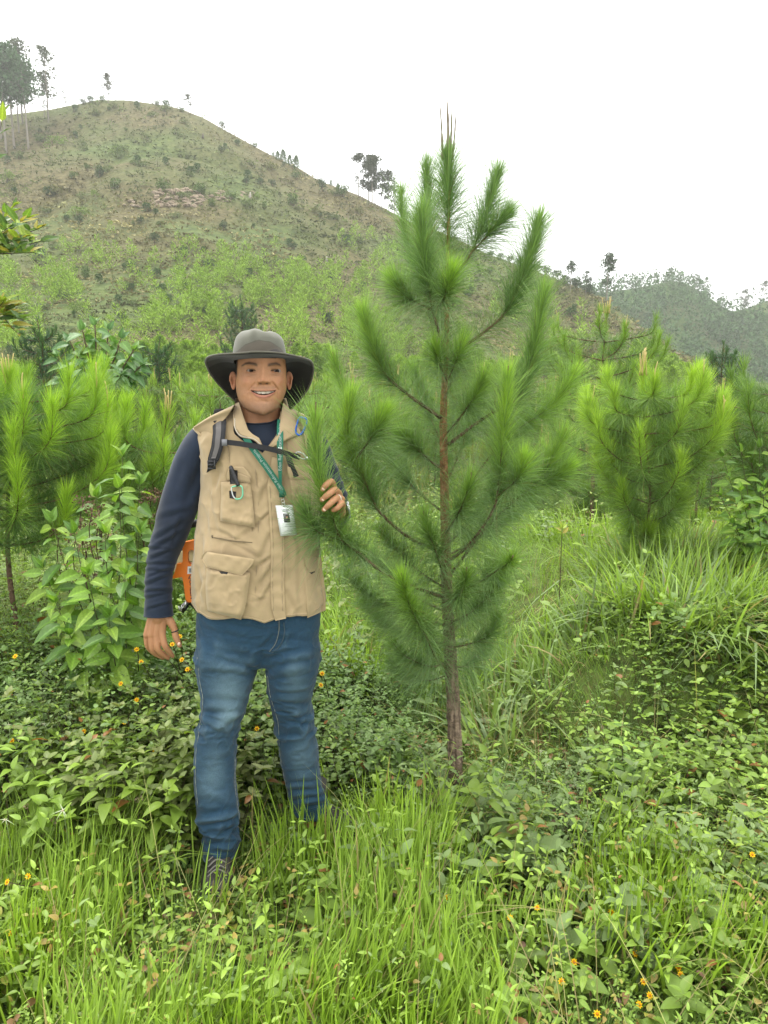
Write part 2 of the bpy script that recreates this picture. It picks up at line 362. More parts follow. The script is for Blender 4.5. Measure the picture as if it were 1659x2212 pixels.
# ---------------------------------------------------------------- pines
def resample(P, n):
    d = np.r_[0, np.cumsum(np.linalg.norm(np.diff(P, axis=0), axis=1))]; s = np.linspace(0, d[-1], n)
    return np.stack([np.interp(s, d, P[:, k]) for k in range(3)], -1), d[-1]
def needles(g, path, n, L=(.12, .18), s0=0.0, bright=0.5, W=.0016, segs=2, tipang=(12, 38), baseang=(40, 80), r=None, droop=1.0, tone=(.10, .185, .065), new=(.29, .45, .055), tiplen=.75, up=.12, trim=0):
    r = r or rng; P, ln = resample(path, 40); P = P[:max(8, int(40 * (1 - trim / ln)))] if trim else P; P, ln = resample(P, 40); T = norm(np.gradient(P, axis=0))
    s = s0 + (1 - s0) * r.uniform(0, 1, n) ** .85; i = s * 39; i0 = np.minimum(i.astype(int), 38); f = (i - i0)[:, None]
    p = P[i0] * (1 - f) + P[i0 + 1] * f; t = norm(T[i0] * (1 - f) + T[i0 + 1] * f)
    rad = rdir(n, r=r); rad = norm(rad - t * np.sum(rad * t, 1, keepdims=True))
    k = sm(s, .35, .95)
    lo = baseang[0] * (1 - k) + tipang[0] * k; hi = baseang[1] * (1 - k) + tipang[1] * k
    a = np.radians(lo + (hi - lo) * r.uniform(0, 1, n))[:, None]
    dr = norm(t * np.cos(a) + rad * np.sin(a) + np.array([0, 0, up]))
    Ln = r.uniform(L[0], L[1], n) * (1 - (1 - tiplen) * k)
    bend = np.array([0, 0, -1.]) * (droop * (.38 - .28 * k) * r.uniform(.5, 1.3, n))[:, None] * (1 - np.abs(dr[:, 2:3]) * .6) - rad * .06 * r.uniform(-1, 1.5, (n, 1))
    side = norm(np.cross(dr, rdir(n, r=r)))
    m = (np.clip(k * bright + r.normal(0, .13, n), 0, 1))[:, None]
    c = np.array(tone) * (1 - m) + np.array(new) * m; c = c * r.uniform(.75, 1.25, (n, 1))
    old = (r.uniform(0, 1, n) < .03 * (1 - k))[:, None]; c = np.where(old, np.array([.16, .12, .04]), c)
    blades(g, p, dr, bend, Ln, W, side, c, segs, tipcol=c * 1.15, wpow=.6, basew=.8)
BARK1, BARK2 = np.array((.13, .085, .055)), np.array((.20, .10, .055))
def bark_tube(g, path, r0, r1, col=None, ns=7, rough=.1, n=None):
    n = n or max(8, int(len(path) * 1)); P, ln = resample(path, max(10, int(ln_(path) / .02)))
    m = len(P); rad = np.linspace(r0, r1, m) * (1 + rough * rng.normal(0, 1, m).clip(-1.5, 1.5) * .5)
    c = (BARK1 if col is None else np.array(col)) * rng.uniform(.7, 1.3, (m, 1))
    tube(g, P, rad, ns, c)
def ln_(P): return float(np.linalg.norm(np.diff(P, axis=0), axis=1).sum())

def main_pine():
    Y0 = 2.66
    base = on_ground(at(986, 1735, Y0)[0], Y0)
    root = empty('pine_tree', base, 'tall young pine with bare lower trunk beside the man, its side shoot in his hand', 'pine tree')
    def pth(pts, n=24):
        return smooth_path([at(u, v, Y0 + dy) for u, v, dy in pts], n)
    tr = smooth_path([base - [0, 0, .08], at(985, 1690, Y0), at(978, 1500, Y0), at(966, 1300, Y0), at(961, 1100, Y0), at(958, 900, Y0 + .02), at(964, 740, Y0 + .03), at(967, 560, Y0 + .03), at(970, 420, Y0 + .03), at(967, 300, Y0 + .03)], 130)
    P, ln = resample(tr, 150); s = np.linspace(0, 1, 150)
    rad = np.interp(s, [0, .03, .18, .4, .6, .8, 1], [.036, .0295, .0255, .019, .0135, .007, .0035])
    # bark plates: rough relief round the stem
    ns = 28; a = np.linspace(0, 2 * np.pi, ns, endpoint=False); T = norm(np.gradient(P, axis=0)); Nn = norm(np.cross(T, [0, 1, 0])); B = np.cross(T, Nn)
    dirs = np.cos(a)[None, :, None] * Nn[:, None] + np.sin(a)[None, :, None] * B[:, None]
    q = np.stack([np.cos(a)[None] * 2.4 + 0 * s[:, None], np.sin(a)[None] * 2.4 + 0 * s[:, None], (s * ln * 26)[:, None] + 0 * a[None]], -1)
    pl = vnoise(q * [1, 1, .45], 2.2, 5); pl2 = vnoise(q, 6, 6); low = (1 - sm(s, .25, .6))[:, None]
    rr = rad[:, None] * (1 + low * (.11 * np.clip(pl * 2, -1, .5) + .05 * pl2) + (1 - low) * .05 * pl2 + .16 * (np.abs(((s * 9) % 1) - .5) < .03)[:, None])
    V = P[:, None] + dirs * rr[..., None]
    mlow = low[..., None]; c = mlow * np.array([.17, .125, .09]) * (1 + .55 * pl[..., None]) + (1 - mlow) * np.array([.24, .125, .06]) * (1 + .35 * pl2[..., None])
    g = Geo(); g.add(V.reshape(-1, 3), None, grid_faces(150, ns, True), np.clip(c, .01, 1).reshape(-1, 3))
    o = link('trunk', local(g, base).mesh('pine trunk', M_bark), root)
    # leader candles
    for (u1, u0, v0, v1, r_) in ((951, 956, 345, 232, .0032), (966, 968, 345, 220, .0046), (976, 972, 340, 228, .003), (985, 977, 345, 238, .003)):
        g = Geo(); tube(g, pth([(u0, v0, .03), ((u0 + u1) / 2 + 1, (v0 + v1) / 2, .03), (u1, v1, .02)], 14), np.linspace(r_ * 1.6, r_ * .5, 14) * (1 + .25 * rng.normal(0, 1, 14).clip(-1, 1)), 6, (.17, .14, .10))
        link('candle', local(g, base).mesh('candle', M_plain), root)
    # (points, needles, brightness, stem radius)
    br = [
     ([(966, 560, .03), (968, 450, .03), (967, 350, .03), (967, 325, .03)], 1500, .15, .004, 0),
     ([(960, 640, .05), (938, 560, .1), (926, 470, .1), (922, 385, .1), (921, 345, .1)], 1000, .2, .004, .2),
     ([(962, 778, 0), (946, 710, -.03), (934, 670, -.05), (920, 590, -.1), (911, 500, -.12), (910, 440, -.12)], 1900, .3, .007, .25),
     ([(934, 670, -.05), (905, 655, -.05), (878, 642, -.08), (855, 612, -.1), (845, 594, -.1)], 800, .55, .004, .25),
     ([(934, 672, -.05), (955, 650, -.12), (972, 610, -.18), (979, 575, -.2)], 800, .75, .004, .3),
     ([(955, 800, .1), (920, 650, .2), (880, 520, .25), (867, 440, .25), (866, 402, .25)], 1000, .3, .006, .5),
     ([(970, 640, .02), (990, 590, .05), (1018, 546, .06), (1045, 480, .08), (1068, 400, .08), (1080, 358, .08)], 1300, .2, .006, .4),
     ([(1018, 546, .06), (1052, 510, .04), (1085, 475, .02), (1100, 450, .02)], 650, .2, .004, .15),
     ([(970, 778, 0), (1000, 752, 0), (1034, 726, 0), (1090, 678, -.02), (1126, 606, -.04), (1146, 550, -.05), (1162, 490, -.05), (1171, 458, -.05)], 2100, .25, .008, .3),
     ([(968, 960, 0), (1050, 900, -.1), (1110, 870, -.15), (1134, 826, -.15), (1154, 746, -.17), (1168, 670, -.18), (1178, 615, -.18)], 1900, .45, .008, .4),
     ([(952, 903, 0), (920, 880, -.03), (890, 859, -.05), (834, 811, -.08), (812, 765, -.1), (790, 700, -.12), (780, 662, -.12)], 1700, .6, .008, .3),
     ([(950, 1010, .1), (860, 950, .2), (778, 895, .25), (742, 840, .25), (722, 775, .25), (718, 760, .25)], 1100, .55, .007, .5),
     ([(950, 1187, 0), (886, 1163, -.08), (818, 1103, -.14), (790, 1043, -.16), (766, 995, -.18), (748, 951, -.2), (752, 890, -.22), (761, 840, -.22)], 2300, .8, .008, .15),
     ([(766, 995, -.18), (786, 968, -.2), (804, 940, -.22), (826, 900, -.24), (836, 880, -.24)], 800, .85, .004, .2),
     ([(958, 1290, 0), (900, 1270, -.1), (830, 1239, -.2), (770, 1191, -.33), (738, 1167, -.42), (720, 1125, -.49), (700, 1075, -.53), (690, 1035, -.55), (683, 960, -.56), (681, 900, -.56), (682, 868, -.56)], 2600, .55, .0085, .12),
     ([(738, 1167, -.42), (710, 1158, -.46), (682, 1145, -.5), (662, 1112, -.52), (655, 1090, -.52)], 500, .2, .0035, .15),
     ([(962, 1440, 0), (945, 1425, -.08), (926, 1387, -.2), (886, 1311, -.36), (872, 1270, -.42), (866, 1238, -.45)], 1900, .75, .007, .1),
     ([(964, 1215, 0), (1010, 1180, -.08), (1055, 1120, -.16), (1074, 1071, -.2), (1084, 963, -.24), (1094, 860, -.26), (1098, 790, -.26)], 2100, .95, .008, .25),
     ([(966, 1130, 0), (1040, 1010, -.02), (1110, 935, -.05), (1190, 879, -.08), (1230, 827, -.1), (1246, 795, -.1)], 1500, .8, .007, .35),
     ([(1074, 1071, -.2), (1110, 1043, -.26), (1130, 1003, -.3), (1128, 978, -.3)], 650, .85, .004, .2),
     ([(966, 1250, 0), (1060, 1130, -.05), (1162, 1039, -.1), (1198, 979, -.12), (1224, 925, -.12)], 1300, .8, .007, .4),
     ([(1120, 1075, -.07), (1165, 1048, -.1), (1206, 1027, -.13), (1236, 1000, -.15)], 800, .75, .004, .2),
     ([(966, 1290, 0), (1030, 1260, -.12), (1085, 1225, -.3), (1102, 1213, -.38), (1108, 1200, -.44)], 900, .5, .006, .2),
     ([(968, 1400, 0), (1010, 1392, -.05), (1044, 1380, -.08), (1064, 1359, -.1), (1076, 1325, -.12)], 700, .35, .005, .2),
     ([(948, 1010, 0), (910, 979, -.05), (880, 950, -.1), (860, 928, -.12)], 900, .5, .005, .1),
     ([(958, 1350, 0), (900, 1330, -.05), (820, 1300, -.1), (775, 1262, -.12), (752, 1240, -.12)], 1200, .3, .006, .15),
     ([(960, 1320, .05), (900, 1290, .15), (840, 1240, .3), (800, 1190, .35)], 900, .3, .006, .2),
     ([(964, 1180, .05), (1020, 1120, .2), (1060, 1060, .3), (1080, 1000, .33)], 1000, .4, .006, .2),
     ([(962, 1050, .05), (1000, 960, .15), (1025, 890, .2), (1035, 840, .22)], 1000, .4, .005, .2),
     ([(962, 980, .0), (930, 900, .15), (905, 830, .22), (895, 790, .22)], 900, .5, .005, .2),
     ([(960, 860, .0), (985, 800, .1), (1000, 740, .15), (1004, 715, .15)], 700, .5, .004, .2),
     ([(960, 1250, -.02), (945, 1200, -.15), (925, 1150, -.25), (915, 1105, -.28)], 800, .4, .005, .3),
     ([(964, 1150, -.02), (990, 1110, -.18), (1010, 1060, -.26), (1018, 1020, -.28)], 800, .5, .005, .3),
     ([(966, 1380, .02), (1010, 1330, .12), (1050, 1290, .2), (1062, 1250, .2)], 800, .3, .005, .2),
     ([(964, 1300, -.02), (990, 1290, -.2), (1005, 1255, -.3), (1008, 1225, -.33)], 700, .4, .005, .3),
     ([(964, 820, .0), (950, 790, -.08), (942, 760, -.14), (943, 735, -.15)], 450, .6, .003, .2),
     ([(968, 820, .0), (985, 780, -.08), (995, 750, -.1), (996, 735, -.1)], 400, .8, .003, .2),
     ([(962, 1430, 0), (930, 1440, -.1), (880, 1420, -.18), (850, 1390, -.2)], 700, .25, .005, .1),
     ([(960, 1390, .02), (900, 1380, .1), (830, 1345, .18), (780, 1300, .2)], 900, .3, .005, .1),
     ([(960, 1270, .02), (900, 1230, -.04), (850, 1180, -.1), (820, 1140, -.12)], 900, .45, .005, .15),
     ([(966, 1350, 0), (1020, 1320, -.1), (1070, 1270, -.15), (1090, 1230, -.16)], 800, .4, .005, .15),
     ([(962, 1460, .02), (920, 1470, .05), (870, 1450, .08), (840, 1425, .08)], 600, .2, .004, .1),
     ([(966, 1200, .03), (1040, 1160, .12), (1110, 1110, .16), (1150, 1070, .16)], 900, .5, .006, .2),
     ([(962, 1110, .03), (900, 1060, .1), (850, 1000, .16), (835, 960, .18)], 900, .45, .006, .2),
     ([(964, 940, .03), (1010, 880, -.1), (1040, 830, -.16), (1046, 800, -.17)], 700, .6, .005, .2),
     ([(964, 1440, 0), (1000, 1440, .05), (1030, 1420, .1), (1050, 1400, .1)], 500, .25, .004, .1),
    ]
    for pts, n, bri, r0, s0 in br:
        P = pth(pts, 40); g = Geo(); bark_tube(g, P, r0 * .85, .0022, np.array([.15, .095, .065]))
        b = link('branch', local(g, base).mesh('branch', M_bark), root)
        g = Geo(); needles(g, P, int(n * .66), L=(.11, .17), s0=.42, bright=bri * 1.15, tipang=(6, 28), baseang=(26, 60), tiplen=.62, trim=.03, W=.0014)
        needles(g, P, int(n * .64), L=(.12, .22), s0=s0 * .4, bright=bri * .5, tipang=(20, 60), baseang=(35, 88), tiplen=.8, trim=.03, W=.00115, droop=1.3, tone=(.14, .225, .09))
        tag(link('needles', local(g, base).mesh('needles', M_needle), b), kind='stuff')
    # fine old needles round the middle of the stem
    g = Geo(); needles(g, P_mid(tr), 2400, L=(.12, .20), bright=.15, W=.0011, tipang=(45, 85), baseang=(50, 90), droop=1.3)
    tag(link('needles', local(g, base).mesh('stem needles', M_needle), root), kind='stuff')
    return root
def P_mid(tr): n = len(tr); return tr[int(n * .2):int(n * .86)]

def pine_proto(h, seed, spread=.32, whorls=6, per=5, dens=420, nL=(.11, .17), bright=.8, candles=3, W=.0019, hue=None, crown0=.15, upang=.9, segs=2, tr=.011, shape=1.0):
    """young long-needled pine standing at the origin: returns (trunk Geo, [(branch Geo, needle Geo)], candle Geo)"""
    r = np.random.default_rng(seed)
    tone = (.085, .155, .04) if hue is None else hue[0]; new = (.24, .38, .045) if hue is None else hue[1]
    trp = smooth_path([(0, 0, -.05), (r.normal(0, .02) * h, r.normal(0, .02) * h, h * .4), (r.normal(0, .02) * h, r.normal(0, .02) * h, h * .75), (r.normal(0, .015) * h, 0, h)], 60)
    tg = Geo(); P, ln = resample(trp, 40); tube(tg, P, np.linspace(tr * h, .003, 40) * (1 + .08 * r.normal(0, 1, 40)), 8, BARK1 * r.uniform(.7, 1.3, (40, 1)))
    out = []
    for i in range(whorls):
        s = crown0 + (1 - crown0) * (i / whorls) ** .9 * .93; z0 = s * h; a0 = r.uniform(0, 6.28)
        c = np.array([np.interp(z0, trp[:, 2], trp[:, 0]), np.interp(z0, trp[:, 2], trp[:, 1]), z0])
        prof = (math.sin(math.pi * min(1, (1 - s) * 1.15 + .08)) ** .6) * shape + (1 - shape) * (1 - s)
        for j in range(per):
            a = a0 + 6.283 * j / per + r.normal(0, .25); ll = spread * h * prof * r.uniform(.75, 1.2) + .05 * h
            o = np.array([math.cos(a), math.sin(a), 0]); up = upang * r.uniform(.7, 1.3) * (.55 + .6 * s)
            up = min(up, max(.15, (h * (.60 + .36 * s) * r.uniform(.9, 1.06) - z0) / (1.3 * ll)))
            tip = c + o * ll + np.array([0, 0, ll * up]); mid = c + o * ll * .62 + np.array([0, 0, ll * up * .38])
            pa = smooth_path([c, mid, tip, tip + np.array([o[0] * .08, o[1] * .08, .28]) * ll], 20)
            bg_ = Geo(); tube(bg_, pa, np.linspace(.0034 * h, .0016, 20), 5, BARK1 * r.uniform(.7, 1.3))
            ng = Geo(); needles(ng, pa, int(dens * r.uniform(.8, 1.25) * (.55 + prof * .5)), L=nL, s0=.12, bright=bright * r.uniform(.6, 1.2), W=W, r=r, tone=tone, new=new, segs=segs)
            out.append((bg_, ng))
    ng = Geo(); needles(ng, trp[int(crown0 * 60):], int(dens * 1.6), L=nL, s0=.2, bright=bright, W=W, r=r, tone=tone, new=new, segs=segs)
    cg = Geo()
    for k in range(candles):
        b = trp[-1] + np.array([r.normal(0, .012), r.normal(0, .012), -.03]) ; e = b + np.array([r.normal(0, .012), r.normal(0, .012), r.uniform(.10, .17)])
        tube(cg, smooth_path([b, (b + e) / 2, e], 8), np.linspace(.0045, .0025, 8), 6, (.42, .33, .13))
        if candles > 1:
            bp = out[r.integers(len(out) // 2, len(out))][0].v[0]; bp = bp[:-2].reshape(20, 5, 3).mean(1)[-1] if len(bp) > 100 else bp[-1]
            tube(cg, smooth_path([bp - [0, 0, .02], bp + [0, 0, .05], bp + [r.normal(0, .008), 0, r.uniform(.07, .13)]], 8), np.linspace(.004, .002, 8), 6, (.42, .33, .13))
    return tg, out, ng, cg
def place_pine_full(loc, label, group=None, rot=0, **k):
    root = empty('pine_tree', loc, label, 'pine tree', group); root.rotation_euler = (0, 0, rot)
    tg, out, ng, cg = pine_proto(**k)
    link('trunk', tg.mesh('pine trunk', M_bark), root)
    for b_, n_ in out:
        b = link('branch', b_.mesh('branch', M_bark), root); tag(link('needles', n_.mesh('needles', M_needle), b), kind='stuff')
    tag(link('needles', ng.mesh('top needles', M_needle), root), kind='stuff')
    for i in range(len(cg.v)):
        c = Geo(); c.add(cg.v[i], cg.t[i] - sum(len(x) for x in cg.v[:i]), cg.q[i] - sum(len(x) for x in cg.v[:i]), cg.c[i]); link('candle', c.mesh('candle', M_plain), root)
    return root
def merge(geos):
    g = Geo()
    for x in geos:
        o = g.n; g.v += x.v; g.c += x.c; g.t += [t + o for t in x.t]; g.q += [q + o for q in x.q]; g.mt += x.mt; g.mq += x.mq; g.n += x.n
    return g
# ---------------------------------------------------------------- hillside
_U = np.linspace(-620, 1900, 300); _Y = np.geomspace(9, 186, 420)
_UU, _YY = np.meshgrid(_U, _Y, indexing='ij'); _X = (_UU - CU) / FPX / .987 * _YY; _Z = ground_h(_X, _YY)
for _ in range(2): _X = (_UU - CU) / FPX * (_YY * CP - (_Z - CAM_H) * SP); _Z = ground_h(_X, _YY)
_V = proj(np.stack([_X, _YY, _Z], -1))[1]; _VM = np.minimum.accumulate(_V, 1)
def hill_pts(u, v):
    """points of the slope met by the view rays (u, v)"""
    u = np.asarray(u, float); v = np.asarray(v, float); i = np.clip(np.searchsorted(_U, u), 1, len(_U) - 1); Y = np.empty(len(u))
    for k in range(len(u)): Y[k] = np.interp(-v[k], -_VM[i[k]], _Y)
    x = at(u, v, Y)[:, 0]
    return np.stack([x, Y, ground_h(x, Y)], -1)
def skyv(u): return np.interp(u, [a for a, b in SKYL], [b for a, b in SKYL])
def tuft(g, c, r_, n, h, w_, col, rr, up=.6):
    n = int(n); d_ = rdir(n, -.1, 1, rr); d_[:, 2] += up; d_ = norm(d_)
    blades(g, np.asarray(c) + rdir(n, -.3, .3, rr) * r_ * .35 * [1, 1, .3], d_, np.array([0, 0, -.25]) * rr.uniform(0, 1, (n, 1)), h * rr.uniform(.5, 1, n), w_, norm(np.cross(d_, rdir(n, r=rr))), np.asarray(col) * rr.uniform(.7, 1.3, (n, 1)), 2)
def crown_blob(g, c, rad, n, size, col, rr, flat=.7):
    """leaf-sized faces scattered through an uneven volume"""
    d_ = rdir(n, r=rr); q = c + d_ * (rad * np.array([1, 1, flat])) * (rr.uniform(.25, 1, (n, 1)) ** .6) * (1 + .35 * vnoise(d_ * 1.7 + c, 1.3, 9)[:, None])
    dr = norm(d_ + rdir(n, r=rr) * .9 + [0, 0, .35])
    k = vnoise(q / (np.max(rad) + 1e-6), 2.1, 8)[:, None]
    scatter(g, LT_far, q, frames(dr, rdir(n, r=rr)), size * rr.uniform(.6, 1.3, n), np.asarray(col) * (1 + .35 * k) * rr.uniform(.75, 1.25, (n, 1)))
LT_far = (np.array([(0, 0, 0), (.5, -.32, .06), (1, 0, -.1), (.5, .32, .06)], float), np.zeros((0, 3), int), np.array([(0, 1, 2, 3)]))

def hill_pine_mesh(seed, bright):
    r = np.random.default_rng(seed); g = Geo(); n = 800
    z = r.uniform(.03, 1, n) ** .9; a = r.uniform(0, 6.28, n); rad = .40 * (1 - z) ** .6 * (1 + .3 * np.sin(a * 3 + z * 9)) * r.uniform(.2, 1, n)
    b = np.stack([rad * np.cos(a), rad * np.sin(a), z * .85], -1); dr = norm(np.stack([np.cos(a) * .9, np.sin(a) * .9, 0 * a + .8], -1) + .5 * rdir(n, r=r))
    c = np.array((.24, .37, .04)) * (bright) + np.array((.05, .10, .035)) * (1 - bright)
    blades(g, b, dr, .12 * rdir(n, r=r), r.uniform(.08, .16, n), .036, norm(np.cross(dr, rdir(n, r=r))), c * r.uniform(.6, 1.35, (n, 1)) , 2)
    return g.mesh('young pine', M_far)
def shrub_mesh(seed, col, tall=1.0):
    r = np.random.default_rng(seed); g = Geo()
    for k in range(5):
        crown_blob(g, np.array([r.normal(0, .2), r.normal(0, .2), r.uniform(.25, .7) * tall]), np.array([.3, .3, .3]), 110, .09, col, r)
    for k in range(3): tube(g, [(0, 0, -.05), (r.normal(0, .12), r.normal(0, .12), .5 * tall)], [.02, .01], 4, BARK1)
    return g.mesh('shrub', M_far)
HP = [hill_pine_mesh(20 + i, [.95, .7, .85, .5, 1, .8][i]) for i in range(6)]
HPD = [hill_pine_mesh(40 + i, .1) for i in range(3)]
SH = [shrub_mesh(60 + i, c, t) for i, (c, t) in enumerate([((.05, .095, .03), 1), ((.075, .125, .03), 1.1), ((.10, .14, .045), .8), ((.13, .20, .035), .9), ((.045, .075, .03), 1.3), ((.14, .15, .05), .8)])]
def put(name, me, P, h, label, cat, group, sx=1.0):
    o = link(name, None, None, P); o.scale = (h * sx, h * sx, h); o.rotation_euler = (0, 0, random.uniform(0, 6.28)); link('foliage', me, o)
    return tag(o, label, cat, group)

# bright young pines of the lower slope
def density(u, v):
    d_ = sm(v, 470, 640) * (1 - sm(u, 700, 1150) * (1 - sm(v, 720, 800)) * .85)
    return d_ * (.12 + .88 * sm(vnoise(np.stack([u, v * 1.5, 0 * u], -1), 1 / 70., 31) + .5 * vnoise(np.stack([u, v * 1.5, 0 * u], -1), 1 / 28., 32), 0.0, .28))
cu, cv = rng.uniform(-20, 1500, 6000), rng.uniform(470, 845, 6000)
k = (rng.uniform(0, 1, 6000) < density(cu, cv)) & (cv > skyv(cu) + 60); cu, cv = cu[k][:880], cv[k][:880]
order = np.argsort(-cv); cu, cv = cu[order], cv[order]; Pp = hill_pts(cu, cv)
hts = (28 + 34 * rng.uniform(.35, 1, len(cu)) * (.35 + .65 * sm(cv, 480, 740))) * Pp[:, 1] / FPX
for i in range(min(280, len(cu))):
    put('young_pine', HP[i % 6], Pp[i], hts[i], 'bright yellow-green young pine among the many on the lower slope of the hill', 'young pine', 'bright young pines on the lower slope', rng.uniform(.9, 1.35))
g = Geo()
def bake(g, me_geo_pts, P, h):
    pass
r2 = np.random.default_rng(91)
for i in range(280, len(cu)):
    n = 90; z = r2.uniform(.05, 1, n); a = r2.uniform(0, 6.28, n); rad = .4 * (1 - z) ** .6 * r2.uniform(.2, 1, n)
    b = np.stack([rad * np.cos(a), rad * np.sin(a), z * .8], -1) * hts[i] + Pp[i]; dr = norm(np.stack([np.cos(a) * .9, np.sin(a) * .9, 0 * a + .8], -1) + .5 * rdir(n, r=r2))
    blades(g, b, dr, .1 * rdir(n, r=r2), hts[i] * r2.uniform(.1, .2, n), hts[i] * .07, norm(np.cross(dr, rdir(n, r=r2))), np.array((.22, .34, .045)) * r2.uniform(.55, 1.3, (n, 1)), 1)
tag(link('young_growth', g.mesh('young growth', M_far)), 'more bright young pines dotted over the slope', 'young pines', kind='stuff')

# dark and olive shrubs on the slope and along the ridge
su, sv = rng.uniform(-10, 1300, 900), rng.uniform(225, 700, 900)
k = sv > skyv(su) + 8; su, sv = su[k][:430], sv[k][:430]; Ps = hill_pts(su, sv)
kinds = [('dark green shrub on the dry grass slope of the hill', 'dark shrubs on the hillside'), ('mid green leafy shrub on the dry grass slope of the hill', 'mid green shrubs on the hillside'), ('low olive bush on the dry grass slope of the hill', 'olive bushes on the hillside')]
for i in range(210):
    m = int(rng.choice([0, 1, 2, 4, 5, 3], p=[.25, .2, .25, .15, .1, .05])); h = rng.uniform(14, 38) * Ps[i, 1] / FPX * (1 if sv[i] > 300 else .7)
    lab = kinds[{0: 0, 4: 0, 1: 1, 3: 1}.get(m, 2)]; put('shrub', SH[m], Ps[i] - [0, 0, h * .1], h * .8, lab[0], 'shrub', lab[1], rng.uniform(.8, 1.3))
for i, (u, v, h) in enumerate([(360, 232, 20), (392, 240, 14), (180, 222, 14), (195, 219, 18), (340, 224, 14), (480, 276, 16), (470, 268, 13), (600, 342, 22), (612, 348, 30), (626, 354, 26), (640, 362, 32), (655, 369, 18), (672, 376, 22), (688, 384, 16), (700, 390, 18), (715, 398, 14), (590, 336, 12), (730, 406, 16), (745, 412, 12), (550, 316, 14), (520, 298, 12), (878, 474, 26), (895, 486, 20), (1060, 553, 16), (1080, 558, 18), (1100, 565, 20), (1120, 571, 22), (1140, 578, 26), (1160, 584, 22), (1180, 594, 26), (1200, 604, 30), (1220, 612, 24), (1245, 622, 28), (1275, 630, 24), (220, 216, 16), (250, 213, 18), (285, 213, 14), (310, 217, 10), (320, 219, 12), (437, 250, 12)]):
    P = hill_pts([u], [max(v + 4, skyv(u) + 4)])[0]; h_ = h * P[1] / FPX
    put('ridge_shrub', (HPD[i % 3] if 590 <= u <= 740 else SH[[0, 1, 4][i % 3]]), P - [0, 0, h_ * .12], h_, 'small dark conifer in the row along the falling crest of the hill' if 590 <= u <= 740 else 'low dark shrub standing on the crest of the hill', 'shrub', 'small conifers along the crest' if 590 <= u <= 740 else 'shrubs along the crest', .8 if 590 <= u <= 740 else 1.2)
n = 3500; gu = rng.uniform(-600, 1850, n); gv = skyv(gu) + 4 + (760 - skyv(gu)).clip(5) * rng.uniform(0, 1, n); kk = fbm(np.stack([gu, gv * 1.6, 0 * gu], -1), 1 / 90., 3, 77) > -.12; Pg = hill_pts(gu[kk], gv[kk]); g = Geo(); r4 = np.random.default_rng(8); SC = np.array([(.07, .10, .035), (.10, .12, .04), (.055, .075, .03), (.13, .12, .06), (.11, .16, .04)])
for p_ in Pg: h = r4.uniform(4, 11) * p_[1] / FPX; crown_blob(g, p_ + [0, 0, h * .3], np.array([.7, .7, .5]) * h, 22, h * .33, SC[r4.integers(0, 5)], r4, 1)
tag(link('hill_scrub', g.mesh('hill scrub', M_far)), 'low mixed scrub scattered all over the hill', 'scrub', kind='stuff')
# dry tussocks and low scrub give the slope its grain
n = 23000; tu = rng.uniform(-600, 1880, n); tv = skyv(tu) + 4 + (880 - skyv(tu)) * rng.uniform(0, 1, n) ** .9; Pt = hill_pts(tu, tv)
g = Geo(); m = 6; hh = (8 + 12 * rng.uniform(0, 1, n) ** 1.5 * sm(tv, 250, 500) + 3) * Pt[:, 1] / FPX * .55
pn = fbm(Pt * [1, 1, 0], .03, 3, 44); green = sm(pn, -.05, .3)[:, None] * .8
colt = (np.array((.165, .147, .067)) * (1 - green) + np.array((.085, .12, .036)) * green) * rng.uniform(.6, 1.3, (n, 1)) * (1 + .55 * vnoise(Pt, .3, 61)[:, None]) * (1 + .35 * vnoise(Pt * [1, 1, 0], .07, 62)[:, None])
base = np.repeat(Pt, m, 0) + rng.normal(0, 1, (n * m, 3)) * [1, 1, 0] * np.repeat(hh, m)[:, None] * .55
dr = norm(rdir(n * m, 0, 1) * [1, 1, .5] + [0, 0, .45]); hl = np.repeat(hh, m) * rng.uniform(.5, 1.1, n * m)
blades(g, base - [0, 0, .03], dr, np.array([0, 0, -.35]) * np.ones((n * m, 1)), hl, hl * .48, norm(np.cross(dr, rdir(n * m))), np.repeat(colt, m, 0) * rng.uniform(.8, 1.2, (n * m, 1)), 2)
tag(link('hill_grass', g.mesh('hill grass', M_far)), 'dry straw and olive grass tussocks covering the hill', 'grass', kind='stuff')
# far ridge: patchy pine wood
g = Geo(); n = 3600; a = rng.integers(6, 46, n); b = rng.integers(30, 198, n); P = FARP[a, b] + rng.normal(0, 1.2, (n, 3)) * [1, 1, 0]
r3 = np.random.default_rng(17)
for p_ in P:
    if vnoise(p_[None] * [1, 1, 0], .02, 71)[0] < -.3 and r3.uniform() < .7: continue
    h = r3.uniform(2.5, 7); crown_blob(g, p_ + [0, 0, h * .5], np.array([.26, .26, .42]) * h, 26, h * .17, (.05, .105, .035), r3, 1)
tag(link('far_wood', g.mesh('far wood', M_far)), 'thin pine wood covering the far ridge', 'wood', kind='stuff')

